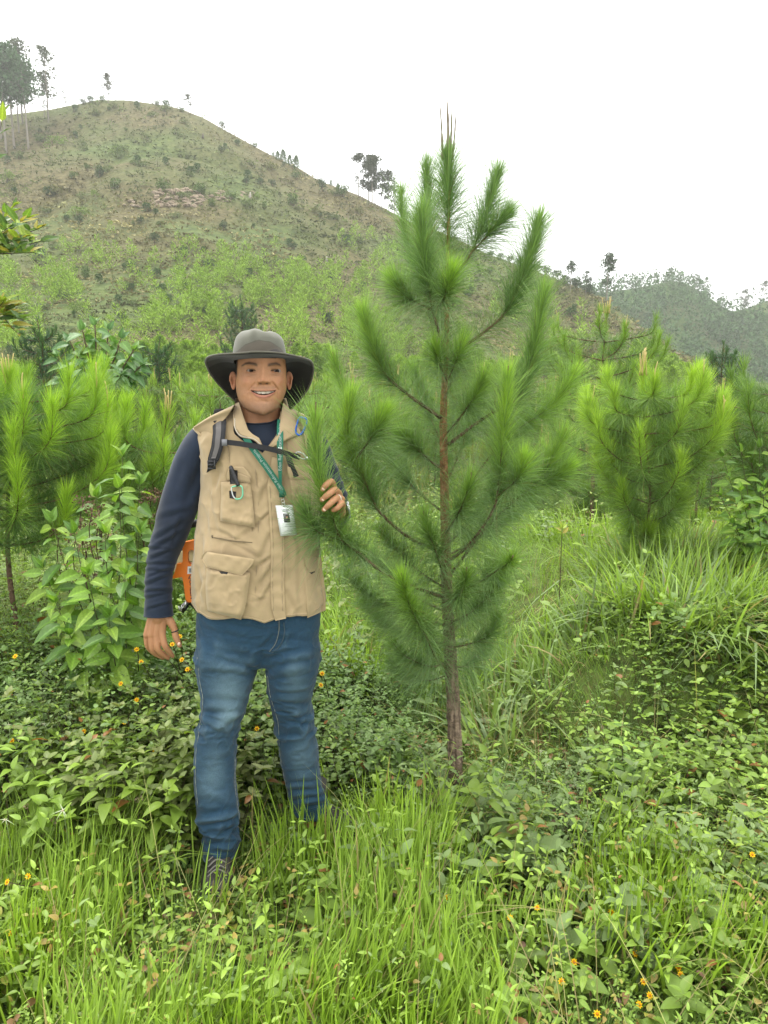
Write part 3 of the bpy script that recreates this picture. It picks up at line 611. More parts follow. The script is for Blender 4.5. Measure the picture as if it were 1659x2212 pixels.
# tall trees on the skyline
def tall_tree(seed, H, crown, cw, dens, lean=0, col=(.05, .075, .035), kind='tuft', tr=.014):
    """bare straight stem with clumped foliage; crown = lowest height of foliage as share of H"""
    r = np.random.default_rng(seed); tg, cg = Geo(), Geo()
    top = np.array([lean * H, 0, H]); tube(tg, smooth_path([(0, 0, -1), (lean * H * .4, 0, H * .5), top], 14), np.linspace(tr * H, tr * .3 * H, 14), 6, (.20, .18, .15))
    for i in range(dens):
        s = crown + (1 - crown) * r.uniform(0, 1) ** .8; wd = cw * H * (math.sin(math.pi * min(1, (s - crown) / (1 - crown) * .75 + .2)) ** .7) * r.uniform(.2, 1)
        a = r.uniform(0, 6.28); o = np.array([lean * H * s, 0, s * H]); e = o + np.array([math.cos(a) * wd, math.sin(a) * wd, wd * r.uniform(-.05, .45)])
        tube(tg, [o, (o + e) / 2 + [0, 0, -.02 * H * r.uniform()], e], [tr * .3 * H, tr * .22 * H, tr * .12 * H], 3, (.15, .13, .11), cap=False)
        crown_blob(cg, e, np.array([.07, .07, .04]) * H * r.uniform(.6, 1.3), 34 if H > 12 else 44, H * (.034 if H > 12 else .04), col, r, 1)
    return tg.mesh('stem', M_farbark), (cg.mesh('crown', M_far) if cg.n else None)
def put_tall(u, v0, v1, label, group, seed, crown=.45, cw=.16, dens=22, lean=0, kind='tall_pine', cat='pine tree', Yoff=0, far=None, col=(.05, .075, .035), tr=.014):
    P = hill_pts([u], [max(v0, skyv(u) + 3)])[0] if far is None else far
    H = (v0 - v1) * P[1] / FPX * 1.03
    root = empty(kind, P, label, cat, group); a, b = tall_tree(seed, H, crown, cw, dens, lean, col, tr=tr)
    link('trunk', a, root)
    if b: link('crown', b, root)
    return root
GL = 'tall bare-stemmed pines at the top left of the hill'
for i, (u, v0, v1, cr, cw, de, ln, lab) in enumerate([
    (14, 330, 142, .5, .22, 60, 0, 'tall pine with the nearest pale stem of the clump at the far left'),
    (31, 320, 140, .45, .22, 64, -.02, 'broad dark green crowned pine in the middle of the clump at the left'),
    (41, 287, 156, .4, .2, 50, 0, 'short-stemmed dense pine inside the clump at the left'),
    (49, 266, 117, .55, .1, 20, 0, 'thin pale pine whose crown tops the clump at the left'),
    (62, 321, 160, .5, .18, 60, -.03, 'pine with the long straight pale stem at the right side of the left clump'),
    (105, 262, 132, .25, .14, 26, 0, 'lone tall open pine just right of the left clump'),
    (96, 255, 182, .3, .13, 16, .03, 'shorter thin pine close beside the lone tall open pine'),
    (143, 220, 181, .2, .2, 9, -.1, 'leaning sparse sapling between the open pine and the hilltop'),
    (3, 300, 150, .45, .2, 40, 0, 'pine cut by the left edge of the photo at the hill clump')]):
    put_tall(u, v0, v1, lab, GL, 300 + i, cr, cw, de, ln, col=(.07, .125, .06) if de > 30 else (.07, .09, .05))
GM = 'tall pines standing on the falling ridge'
for i, (u, v0, v1, cr, cw, de, ln, lab) in enumerate([
    (775, 427, 348, .8, .14, 16, -.02, 'slim pine with a small flat crown, first of the ridge group from the left'),
    (771, 424, 383, .55, .1, 8, 0, 'very small thin pine under the flat-crowned one in the ridge group'),
    (784, 431, 366, .3, .13, 14, .0, 'second slim pine of the ridge group, foliage low on its stem'),
    (796, 436, 352, .25, .17, 34, 0, 'densest dark pine in the middle of the ridge group'),
    (804, 440, 350, .4, .13, 22, 0, 'pine with a twin top right of the densest one of the ridge group'),
    (810, 443, 350, .3, .17, 30, .01, 'tallest broad-crowned pine of the ridge group'),
    (825, 446, 380, .2, .17, 22, 0, 'shorter pine with tufts all along its stem in the ridge group'),
    (840, 455, 379, .3, .17, 30, 0, 'dark round-topped pine of the ridge group, nearly behind the big pine'),
    (852, 462, 400, .1, .2, 24, 0, 'bushy low pine at the right end of the ridge group, behind the big pine'),
    (754, 418, 388, .99, .01, 0, 0, 'bare dead pole standing left of the ridge group')]):
    put_tall(u, v0, v1, lab, GM, 330 + i, cr, cw, de, ln, col=(.06, .075, .045), kind='dead_pole' if de == 0 else 'tall_pine', cat='dead tree' if de == 0 else 'pine tree')
GS = 'small single trees on the hill crest'
for i, (u, v0, v1, cr, cw, de, ln, lab) in enumerate([
    (234, 223, 171, .3, .22, 30, 0, 'leafy tree with an irregular crown on the very top of the hill'), (293, 220, 192, .3, .15, 7, 0, 'thin spindly sapling just right of the hilltop'),
    (385, 236, 212, .4, .25, 12, 0, 'small round-crowned tree on the crest, first of a trio'), (405, 247, 211, .3, .28, 20, .02, 'bushier tree on the crest, second of a trio'), (460, 270, 219, .45, .2, 22, 0, 'single tree with a dark double-lobed crown on the slope line'),
    (413, 248, 224, .6, .12, 6, 0, 'skinny sapling right beside the bushier crest tree'), (546, 318, 276, .6, .1, 4, .18, 'leaning leafless pale sapling on the falling crest')]):
    put_tall(u, v0, v1, lab, GS, 350 + i, cr, cw, de, ln, kind='ridge_tree', cat='tree', col=(.07, .08, .05), tr=.02)
GR = 'flat-topped pines behind the right side of the big pine'
for i, (u, v0, v1, cr, cw, de, ln, lab) in enumerate([
    (1310, 655, 560, .35, .17, 26, 0, 'tall layered flat-topped pine right of the big pine'), (1232, 632, 573, .2, .24, 30, 0, 'broad open pine directly right of the big pine crown'), (1265, 640, 592, .15, .25, 34, 0, 'short dense pine between the two flat-topped ones')]):
    put_tall(u, v0, v1, lab, GR, 370 + i, cr, cw, de, ln, col=(.06, .09, .05))
GF = 'trees on the crest of the far ridge'
for i, (u, v0, v1, cr, cw, de, lab) in enumerate([
    (1416, 617, 594, .2, .4, 22, 'round tree at the left foot of the far ridge top'), (1447, 610, 580, .1, .18, 10, 'thin upright tree on the far ridge top'), (1492, 620, 594, .3, .35, 20, 'first of two dark round trees right of the far ridge top'),
    (1504, 626, 596, .4, .35, 20, 'second of two dark round trees right of the far ridge top'), (1523, 640, 608, .3, .3, 18, 'tree where the far ridge line starts to drop'), (1560, 664, 636, .5, .4, 14, 'leaning tree at the lowest point of the far ridge line'),
    (1608, 676, 630, 0, .28, 44, 'bushy dark tree near the right edge on the far ridge'), (1650, 656, 612, .3, .25, 20, 'open tree at the right edge of the photo on the far ridge'), (1385, 625, 607, .2, .35, 14, 'small bush-like tree on the far ridge beside the layered pine')]):
    P = at(u, v0, 278); j = int(np.argmin(np.abs(FAR_UU - u))); kk = int(np.argmin(np.abs(FAR_SS - .98))); P = np.array([P[0], FARP[kk, j, 1], FARP[kk, j, 2] - .5]); v0_ = proj(P)[1]
    put_tall(u, float(v0_), v1, lab, GF, 380 + i, cr, cw, de, 0, kind='far_tree', cat='tree', far=P, col=(.06, .085, .045))

# rocks
def rock_mesh(seed):
    r = np.random.default_rng(seed); g = Geo(); nu, nv = 10, 7
    th = np.linspace(0, np.pi, nv); ph = np.linspace(0, 2 * np.pi, nu, endpoint=False)
    V = np.stack([np.sin(th)[:, None] * np.cos(ph), np.sin(th)[:, None] * np.sin(ph), np.cos(th)[:, None] + 0 * ph], -1).reshape(-1, 3)
    V = np.sign(V) * np.abs(V) ** .75; V = V * (1 + .28 * vnoise(V + seed * 3.1, 1.6, seed)[:, None]) * [1, .7, .55]
    g.add(V, None, grid_faces(nv, nu, True), np.array((.27, .215, .155)) * (1 + .25 * vnoise(V, 3, 2)[:, None]))
    return g.mesh('rock', M_rock, smooth=False)
M_rock = vcol('rock', .95, .1, noise=3, bump=(5, .8, .3), amp=.35)
RK = [rock_mesh(i) for i in range(5)]
def rocks(name, lab, spots):
    c = hill_pts([spots[0][0]], [spots[0][1]])[0]; root = empty(name, c, lab, 'rock outcrop')
    for i, (u, v, s) in enumerate(spots):
        P = hill_pts([u], [v])[0]; o = link('rock', RK[i % 5], root, P - c); s *= P[1] / FPX * .5; o.scale = (s * 1.3, s, s * .9); o.rotation_euler = (random.uniform(-.4, .4), random.uniform(-.4, .4), random.uniform(0, 6.28))
sp = [(rng.uniform(335, 435), rng.uniform(410, 448), rng.uniform(7, 16)) for _ in range(80)] + [(rng.uniform(265, 345), rng.uniform(432, 448), rng.uniform(5, 11)) for _ in range(22)] + [(rng.uniform(435, 500), rng.uniform(412, 436), rng.uniform(5, 12)) for _ in range(22)] + [(rng.uniform(520, 550), rng.uniform(412, 430), rng.uniform(5, 10)) for _ in range(10)]
rocks('rock_outcrop', 'pinkish broken rock outcrop across the middle of the hill', sp)
rocks('scree', 'pinkish bare scree on the end of the near ridge at the right', [(u, skyv(u) + rng.uniform(10, 60), rng.uniform(4, 11)) for u in rng.uniform(1360, 1520, 60)])
for i, (u, v, s, lab) in enumerate([(34, 650, 12, 'pale split stump at the left edge of the slope'), (16, 392, 10, 'charred stump high at the left edge of the slope'), (438, 300, 9, 'dark snag in the grass below the crest'), (540, 430, 12, 'pale standing snag right of the rock outcrop'), (705, 568, 10, 'grey broken stump on the right part of the slope')]):
    P = hill_pts([u], [v])[0]; h = s * P[1] / FPX; g = Geo(); tube(g, [(0, 0, -.2 * h), (.05 * h, 0, .4 * h), (.1 * h, 0, h)], [.28 * h, .22 * h, .1 * h], 7, (.09, .075, .06) if i in (1, 2) else (.30, .27, .24))
    tag(link('tree_stump', g.mesh('stump', M_farbark), None, P), lab, 'tree stump')

# ---------------------------------------------------------------- plantation pines of the middle distance
FP = []
for i in range(7):
    h = 1.0; dark = i >= 5
    hue = ((.085, .15, .035), (.22, .34, .05)) if not dark else ((.03, .075, .03), (.06, .12, .04))
    tg, out, ng, cg = pine_proto(1.0, 500 + i, spread=.28 if not dark else .24, whorls=6 if not dark else 9, per=5 if not dark else 6, dens=110 if not dark else 130, nL=(.09, .14) if not dark else (.05, .08), bright=1.0, candles=3 if not dark else 0, W=.0045, hue=hue, crown0=.08, segs=2, tr=.012, shape=1.0 if not dark else .15)
    FP.append((merge([tg] + [b for b, _ in out]).mesh('pine trunk', M_farbark), merge([n_ for _, n_ in out] + [ng]).mesh('pine foliage', M_needle), cg.mesh('candles', M_plain) if cg.n else None))
def put_field(P, h, i, label, group, name='plantation_pine'):
    root = empty(name, P, label, 'pine tree', group); root.scale = (h, h, h); root.rotation_euler = (0, 0, random.uniform(0, 6.28))
    t, f, c = FP[i]; link('trunk', t, root); link('foliage', f, root)
    if c and P[1] < 16: tag(link('candles', c, root), kind='stuff')
fu = rng.uniform(-60, 1720, 400); fy = np.exp(rng.uniform(math.log(8.0), math.log(75), 400)); fy = np.sort(fy)
cnt = 0
for u, y in zip(fu, fy):
    if cnt > 284: break
    if y < 15 and u < 480: continue
    if y < 10 and u < 1130: continue
    if y < 9.5 and u < 1240: continue
    x = (u - CU) / FPX / .987 * y; P = on_ground(x, y); h = rng.uniform(1.1, 1.9) * (1 if u < 1100 else .85)
    if u > 1230 and y < 14: h *= .7
    put_field(P, h, int(rng.integers(0, 5)) if rng.uniform() < .85 else int(rng.integers(5, 7)), 'long-needled young pine in the dense plantation between the man and the hill', 'plantation pines at the foot of the hill'); cnt += 1
for (u, vt, y, h, i, lab) in [(80, 690, 15, 2.6, 5, 'dark blue-green cone-shaped pine above the left pine'), (1566, 738, 22, 3.4, 6, 'single dark cone-shaped pine near the right edge'), (345, 730, 17, 1.8, 5, 'dark narrow pine left of the hat'), (520, 640, 45, 3.0, 6, 'dark pine on the slope above the hat')]:
    P = at(u, vt, y); z = float(ground_h(P[0], P[1])); h = max(1.0, P[2] - z); put_field(np.array([P[0], P[1], z]), h, i, lab, None, 'dark_pine')

# named pines nearer the camera
def pine_at(u, vtop, Y, label, **k):
    P = at(u, vtop, Y); z = float(ground_h(P[0], P[1])); return place_pine_full((P[0], P[1], z), label, h=float(P[2] - z), **k)
main_pine()
pine_at(1392, 800, 4.5, 'bright bushy pine with yellow candles behind the big pine on the right', seed=3, hue=((.12, .21, .05), (.32, .47, .05)), spread=.245, whorls=10, per=5, dens=640, nL=(.12, .19), bright=.95, candles=9, W=.0021, crown0=.10, tr=.009)
pine_at(1300, 670, 7.5, 'taller thin pine with pale yellow candle tips behind the bright bushy one', seed=12, spread=.17, whorls=9, per=4, dens=420, nL=(.12, .18), bright=.6, candles=9, W=.003, crown0=.2)
pine_at(6, 815, 3.6, 'large dense pine cut by the left edge, its grey stem at the frame edge', seed=5, hue=((.09, .18, .045), (.30, .46, .045)), spread=.30, whorls=10, per=6, dens=950, nL=(.12, .19), bright=1.0, candles=6, W=.0017, crown0=.47, tr=.0125, upang=.6)
pine_at(352, 895, 3.9, 'bright pine with candles right behind the man\'s shoulder on the left', seed=9, hue=((.10, .19, .045), (.28, .42, .05)), spread=.15, whorls=7, per=5, dens=420, nL=(.14, .21), bright=.85, candles=6, W=.0022, crown0=.2)
pine_at(1690, 790, 4.6, 'blue-green pine reaching in at the right edge', seed=15, spread=.28, whorls=7, per=5, dens=330, nL=(.13, .19), bright=.35, candles=3, W=.0026, crown0=.25)
pine_at(1520, 860, 7.0, 'small bright pine just right of the bushy one', seed=18, spread=.3, whorls=6, per=5, dens=200, nL=(.13, .18), bright=1.0, candles=5, W=.0034, crown0=.15)
pine_at(1180, 960, 8.0, 'small pale green pine half hidden behind the big pine', seed=19, spread=.32, whorls=6, per=5, dens=190, nL=(.13, .18), bright=.9, candles=4, W=.0034, crown0=.1)
pine_at(610, 905, 9.0, 'small bright pine low behind the man\'s hat', seed=22, spread=.3, whorls=6, per=5, dens=170, nL=(.14, .2), bright=.9, candles=5, W=.004, crown0=.1)
pine_at(440, 985, 9.0, 'low bright pine between the shoulder pine and the man', seed=23, spread=.34, whorls=6, per=5, dens=240, nL=(.14, .2), bright=1.0, candles=4, W=.003, crown0=.1)

# ---------------------------------------------------------------- broad-leaved plants, each leaf its own object
def leaf_mesh(wid, droop, fold, col, seed, wavy=.03):
    """a real leaf blade: pointed oval with midrib, side veins and a waved edge"""
    g = Geo(); nl, nw = 13, 8; t = np.linspace(0, 1, nl)[:, None]; s = np.linspace(-1, 1, nw + 1)[None]
    wv = wid / 2 * (np.sin(np.pi * np.clip(t, 0, 1) ** .72) ** .85) * (1 - .25 * t); wv[0] = .004; wv[-1] = .002
    x = t + 0 * s - .05 * np.abs(s) * (1 - t); y = s * wv; z = -droop * t ** 1.8 + fold * np.abs(s) * wv * 1.6 + wavy * np.sin(t * 14 + seed + 3 * s) * np.abs(s) ** 2 * wv / wid - .006 * np.abs(np.sin((t * 7 - np.abs(s) * .8) * np.pi)) * (1 - np.abs(s))
    c = np.array(col) * (1 + .12 * np.sin((t * 7 - np.abs(s) * .9) * 2 * np.pi))[..., None] * np.where(np.abs(s) < .05, 1.5, 1)[..., None] * np.ones((nl, nw + 1, 1))
    g.add(np.stack([x, y, z], -1).reshape(-1, 3), None, grid_faces(nl, nw + 1), c.reshape(-1, 3))
    pe = np.array([(-.22, 0, .03), (-.1, 0, .012), (0, 0, 0)]); tube(g, pe, .009, 4, np.array(col) * 1.2)
    return g.mesh('leaf', M_leaf)
def leaf_objs(root, rloc, meshes, pos, dr, size):
    Rm = frames(dr, np.array([0, -.5, .8]) + .45 * rdir(len(pos)))
    from mathutils import Matrix
    for i in range(len(pos)):
        o = link('leaf', meshes[i % len(meshes)] if not isinstance(meshes, list) or True else None, root)
        M = np.eye(4); M[:3, :3] = Rm[i] * size[i]; M[:3, 3] = pos[i] - rloc; o.matrix_local = Matrix(M.tolist())
def leafy(name, label, cat, base, stems, leafsets, nodes, size, Y, tipsmall=.55, droop=.35, hang=0.0, stemr=.005, stemcol=(.07, .05, .035), spread=1.0, s0=.3, cap=298):
    root = empty(name, base, label, cat); pos, dr, sz = [], [], []; r = np.random.default_rng(len(label))
    for st in stems:
        P = smooth_path(st, 40); g = Geo(); tube(g, P, np.linspace(stemr, stemr * .35, 40), 6, stemcol); link('stem', local(g, base).mesh('stem', M_bark), root)
        T = norm(np.gradient(P, axis=0)); a0 = r.uniform(0, 6.28)
        for k in range(nodes):
            s = s0 + (1 - s0) * (k + .5) / nodes; i = int(s * 39); a = a0 + k * 1.57
            for sg in (0, np.pi):
                o = np.array([math.cos(a + sg), math.sin(a + sg), 0]); d_ = norm(o * spread + T[i] * .55 * s + np.array([0, 0, -droop * r.uniform(.3, 1.2) * (1.25 - s) - hang * r.uniform(.3, 1.3)]))
                ss = size * (1 - (1 - tipsmall) * sm(s, .6, 1)) * r.uniform(.7, 1.15); pos.append(P[i] + d_ * ss * .2); dr.append(d_); sz.append(ss)
        for a in (0, 2.1, 4.2): d_ = norm(T[-1] + .5 * np.array([math.cos(a + a0), math.sin(a + a0), 0])); pos.append(P[-1]); dr.append(d_); sz.append(size * .5)
    kk = r.permutation(len(pos))[:cap]; leaf_objs(root, base, leafsets, np.array(pos)[kk], np.array(dr)[kk], np.array(sz)[kk]); return root
LB = [leaf_mesh(.56, .25, .25, (.12, .23, .03), 1), leaf_mesh(.6, .15, .2, (.16, .28, .035), 2), leaf_mesh(.55, .35, .3, (.21, .32, .045), 3), leaf_mesh(.58, .2, .2, (.085, .17, .03), 4)]
LD = [leaf_mesh(.62, .35, .2, (.07, .15, .045), 5), leaf_mesh(.66, .3, .15, (.09, .18, .05), 6), leaf_mesh(.6, .45, .25, (.12, .22, .05), 7)]
LO = [leaf_mesh(.44, .1, .2, (.13, .22, .04), 8), leaf_mesh(.46, .15, .25, (.26, .34, .05), 9), leaf_mesh(.42, .1, .2, (.30, .26, .05), 10), leaf_mesh(.44, .15, .2, (.08, .14, .04), 11)]
b = on_ground(at(262, 1500, 2.95)[0], 2.95)
tips = [(264, 985, 2.95), (258, 1052, 2.85), (302, 1045, 3.0), (208, 1072, 3.0), (112, 1125, 3.0), (160, 1150, 2.85), (92, 1225, 2.95), (226, 1150, 2.7), (300, 1150, 2.85), (120, 1300, 2.75), (190, 1240, 2.65), (270, 1240, 2.65), (150, 1370, 2.7), (235, 1330, 2.6), (318, 1260, 2.9)]
leafy('broadleaf_shrub', 'large-leaved yellow-green shrub left of the man behind his arm', 'shrub', b, [[b, b * .6 + at(u, v, y) * .4 + [rng.normal(0, .03), 0, .05], b * .2 + at(u, v, y) * .8, at(u, v, y)] for u, v, y in tips], LB, 8, .125, 2.95, s0=.36, hang=.6, stemr=.0035, stemcol=(.10, .11, .05), tipsmall=.6)
g = Geo(); r_ = np.random.default_rng(77)
for (u, v) in [(180, 1080), (200, 1100), (185, 1130), (165, 1160), (215, 1125), (235, 1150), (190, 1180), (150, 1190), (330, 1065), (345, 1072), (310, 1080), (225, 1210), (205, 1235), (245, 1225), (130, 1150), (318, 1120)]:
    c = at(u, v, 3.0 + r_.uniform(-.15, .15)); tube(g, smooth_path([c - [0, 0, .25], c - [.02, 0, .1], c], 6), .002, 4, (.07, .04, .03)); crown_blob(g, c, np.array([.045, .045, .03]), 60, .012, (.13, .08, .055), r_)
tag(link('seed_head', g.mesh('seed heads', M_far)), 'brown dry seed heads among the large-leaved shrub', 'seed heads', kind='stuff')
b = on_ground(at(208, 1100, 5.2)[0], 5.2); f = at(213, 860, 5.2)
tips = [(125, 770, 5.1), (150, 735, 5.2), (178, 712, 5.2), (205, 702, 5.2), (235, 712, 5.3), (262, 730, 5.2), (290, 755, 5.1), (305, 790, 5.1), (140, 820, 5.0), (180, 790, 4.9), (230, 780, 4.9), (262, 810, 4.9), (200, 840, 4.95)]
leafy('broadleaf_tree', 'small dark broad-leaved tree with drooping leaves above the left pine', 'tree', b, [[b, b * .5 + f * .5, f, f * .5 + at(u, v, y) * .5 + [0, 0, -.02], at(u, v, y)] for u, v, y in tips], LD, 9, .145, 5.2, droop=.3, hang=.9, tipsmall=.75, stemr=.012, stemcol=(.12, .085, .06), s0=.66)
b = on_ground(at(1640, 1350, 4.3)[0], 4.3)
tips = [(1560, 985, 4.2), (1600, 975, 4.3), (1640, 965, 4.3), (1680, 975, 4.3), (1555, 1070, 4.1), (1600, 1060, 4.0), (1650, 1050, 4.0), (1580, 1130, 4.0), (1640, 1130, 3.9), (1700, 1080, 4.1)]
leafy('broadleaf_bush', 'light green broad-leaved bush at the right edge', 'shrub', b, [[b, b * .5 + at(u, v, y) * .5, at(u, v, y)] for u, v, y in tips], LB, 8, .115, 4.3, s0=.4, hang=.3, stemr=.004, stemcol=(.10, .10, .05))
b = on_ground(-2.35, 3.9); f = np.array([-2.3, 3.9, 2.1])
tips = [(30, 445, 3.8), (62, 470, 3.8), (92, 490, 3.7), (95, 520, 3.7), (60, 510, 3.6), (40, 545, 3.7), (75, 545, 3.6), (20, 490, 3.6), (12, 540, 3.7), (45, 478, 3.7), (10, 240, 3.9)]
tips2 = [(35, 660, 3.8), (52, 690, 3.7), (40, 720, 3.7), (15, 680, 3.7), (8, 650, 3.7)]
leafy('leaning_tree', 'glossy orange-tinged leafy boughs reaching in at the upper left edge', 'tree', b, [[b, f, f * .4 + at(-20, 520, 3.8) * .6, at(u, v, y)] for u, v, y in tips] + [[b, b * .4 + f * .6, at(-20, 700, 3.8), at(u, v, y)] for u, v, y in tips2], LO, 9, .09, 3.8, droop=0, hang=-.5, stemr=.004, s0=.78, spread=.8, tipsmall=.9)
b = on_ground(at(1208, 1290, 4.0)[0], 4.0)
leafy('seedling', 'small seedling with a rosette of olive-orange leaves in the meadow behind the big pine', 'seedling', b, [[b, at(1212, 1200, 4.0), at(1214, 1140, 4.0)]], [LO[2], LO[1]], 3, .085, 4, s0=.85, droop=-.1, stemr=.003)
# ---------------------------------------------------------------- the man
def creases(u, v, lst):
    d = np.zeros(np.shape(u))
    for (u0, v0, u1, v1, w_, dep) in lst:
        ax, ay = u1 - u0, v1 - v0; L2 = ax * ax + ay * ay; t = np.clip(((u - u0) * ax + (v - v0) * ay) / L2, 0, 1)
        sd = ((u - u0) * ay - (v - v0) * ax) / math.sqrt(L2); dd = np.hypot(u - u0 - t * ax, v - v0 - t * ay)
        tp = np.sin(np.pi * np.clip(t * .9 + .05, 0, 1)) ** .5
        d += tp * (-dep * np.exp(-(dd / w_) ** 2) + .75 * dep * np.exp(-((np.abs(dd - 0) - 2.1 * w_) / (1.3 * w_)) ** 2) * (sd > 0))
    return d
def wrinkle(P, s=1.0, seed=0, stretch=(1, 1, .45), f=16):
    q = P * np.array(stretch); n1 = vnoise(q, f, seed); n2 = vnoise(q + .3 * n1[..., None] * .05, f * 2.3, seed + 1)
    return s * (np.abs(n1) * -1.0 + .45 + .35 * n2)
class Loft:
    """stack of horizontal superellipse rings; table rows: photo height, left, right, distance, depth front, depth back"""
    def __init__(s, tab, e=2.3, skew=0, soft=5.0):
        t = np.array(tab, float); v = np.linspace(t[0, 0], t[-1, 0], 500); d = np.stack([np.interp(v, t[:, 0], t[:, k]) for k in range(t.shape[1])], 1)
        if soft:
            w_ = max(1, int(soft / (v[1] - v[0]))); k = np.exp(-(np.arange(-2 * w_, 2 * w_ + 1) / w_) ** 2); k /= k.sum(); p = np.pad(d, ((2 * w_, 2 * w_), (0, 0)), mode='reflect', reflect_type='odd')
            d = np.stack([np.convolve(p[:, j], k, 'valid') for j in range(d.shape[1])], 1); d[:, 0] = v
        s.t = d; s.e = e; s.skew = skew
    def par(s, v): return [np.interp(v, s.t[:, 0], s.t[:, k]) for k in range(1, 6)]
    def pt(s, th, v, off=0.0):
        L, Rr, Yc, Df, Db = s.par(v); uc = (L + Rr) / 2; hw = (Rr - L) / 2 * Yc / FPX
        sn, cs = np.sin(th), np.cos(th); sx = np.sign(sn) * np.abs(sn) ** (2 / s.e); cx = np.sign(cs) * np.abs(cs) ** (2 / s.e)
        c = at(uc, v, Yc); D = np.where(cs > 0, Df, Db)
        return np.stack([c[..., 0] + (hw + off) * sx + s.skew * Yc / FPX * np.maximum(cx, 0), Yc - (D + off) * cx + 0 * c[..., 0], c[..., 2] + 0 * sx], -1)
    def grid(s, th, vs, offfn=None):
        V, T = np.meshgrid(vs, th, indexing='ij'); P = s.pt(T, V)
        if offfn is not None: P = s.pt(T, V, offfn(P, T, V))
        return P
    def hit(s, u, v, off=0.0):
        """front surface point seen at photo position (u, v)"""
        u, v = np.broadcast_arrays(np.asarray(u, float), np.asarray(v, float)); Y = np.full(u.shape, float(np.mean(s.t[:, 3]) - np.mean(s.t[:, 4])))
        for _ in range(14):
            P = at(u, v, Y); vv = v + 0.
            for _ in range(3):
                Yc = s.par(vv)[2]; Q = P.copy(); Q[..., 1] = Yc; vv = proj(Q)[1]
            L, Rr, Yc, Df, Db = s.par(vv); hw = (Rr - L) / 2 * Yc / FPX; xc = at((L + Rr) / 2, vv, Yc)[..., 0]
            sx = np.clip(np.abs(P[..., 0] - xc) / hw, 0, .985); cx = (1 - sx ** s.e) ** (1 / s.e)
            Y = .5 * Y + .5 * (Yc - (Df + off) * cx)
        return at(u, v, Y)
def poly(pts, t):
    p = np.array(pts, float); d = np.r_[0, np.cumsum(np.hypot(*np.diff(p, axis=0).T))]; d /= d[-1]
    return np.interp(t, d, p[:, 0]), np.interp(t, d, p[:, 1])
def ruled(g, surf, left, right, off, puff=0.0, nr=24, nc=18, thick=.004, col=(1, 1, 1), mat=0, fn=None, edge=.12):
    """cloth piece on a body surface, its outline given in photo units by two side lines"""
    t = np.linspace(0, 1, nr); s = np.linspace(0, 1, nc); ul, vl = poly(left, t); ur, vr = poly(right, t)
    U = ul[:, None] * (1 - s) + ur[:, None] * s; V = vl[:, None] * (1 - s) + vr[:, None] * s
    b = np.minimum(1, np.minimum(s, 1 - s) / edge)[None] ** .5 * np.minimum(1, np.minimum(t, 1 - t) / edge)[:, None] ** .5
    o = off + puff * b
    if fn is not None: o = o + fn(U, V) * b
    P = surf(U, V, o); inn = surf(U, V, off - thick)
    n = nr * nc; q = grid_faces(nr, nc); rim = []
    idx = lambda i, j: i * nc + j
    for j in range(nc - 1): rim += [(idx(0, j), idx(0, j + 1), n + idx(0, j + 1), n + idx(0, j)), (idx(nr - 1, j + 1), idx(nr - 1, j), n + idx(nr - 1, j), n + idx(nr - 1, j + 1))]
    for i in range(nr - 1): rim += [(idx(i + 1, 0), idx(i, 0), n + idx(i, 0), n + idx(i + 1, 0)), (idx(i, nc - 1), idx(i + 1, nc - 1), n + idx(i + 1, nc - 1), n + idx(i, nc - 1))]
    c = np.asarray(col, float)
    g.add(np.vstack([P.reshape(-1, 3), inn.reshape(-1, 3)]), None, np.vstack([q, np.array(rim)]), c, mat)
def ribbon(g, pts3, width, thick, col, wdir=None, n=None, mat=0):
    """flat strap along 3-D points"""
    P = smooth_path(pts3, n or 6 * len(pts3)); T = norm(np.gradient(P, axis=0)); N_ = np.array(wdir if wdir is not None else [0, -1, 0], float)
    B = norm(np.cross(T, N_)); F = norm(np.cross(B, T)); w_ = np.broadcast_to(width, (len(P),))[:, None] / 2; h = thick / 2
    V = np.stack([P - B * w_ - F * h, P + B * w_ - F * h, P + B * w_ + F * h, P - B * w_ + F * h], 1).reshape(-1, 3); m = len(P)
    g.add(V, None, np.vstack([grid_faces(m, 4, True), [(0, 1, 2, 3), (4 * m - 1, 4 * m - 2, 4 * m - 3, 4 * m - 4)]]), col, mat); return P
def limb(rings, nr, ns, offfn=None, e=2.0):
    """sleeve or limb: rows (u, v, Y, half width in photo units, half depth in m)"""
    A = smooth_path(rings, nr); C = at(A[:, 0], A[:, 1], A[:, 2]); T = norm(np.gradient(C, axis=0)); a = A[:, 3] * A[:, 2] / FPX; b = A[:, 4]
    S_ = norm(np.cross(T, [0, 1, 0])); D_ = norm(np.cross(T, S_)); ph = np.linspace(0, 2 * np.pi, ns, endpoint=False); cs, sn = np.cos(ph), np.sin(ph)
    dirs = cs[None, :, None] * S_[:, None] * a[:, None, None] + sn[None, :, None] * D_[:, None] * b[:, None, None]; P = C[:, None] + dirs
    if offfn is not None: P = P + norm(dirs) * offfn(P)[..., None]
    return P
def capsule(g, pts, rad, ns=10):
    P = np.array([at(u, v, y) for u, v, y in pts]); rad = np.array(rad, float)
    Q = smooth_path(P, 5 * len(P)); r_ = np.interp(np.linspace(0, 1, len(Q)), np.linspace(0, 1, len(rad)), rad)
    tube(g, Q, r_, ns); ball(g, Q[0], r_[0], 12, 8); ball(g, Q[-1], r_[-1], 12, 8)
SK = np.array((.335, .165, .082)); SKR = np.array((.335, .15, .08))
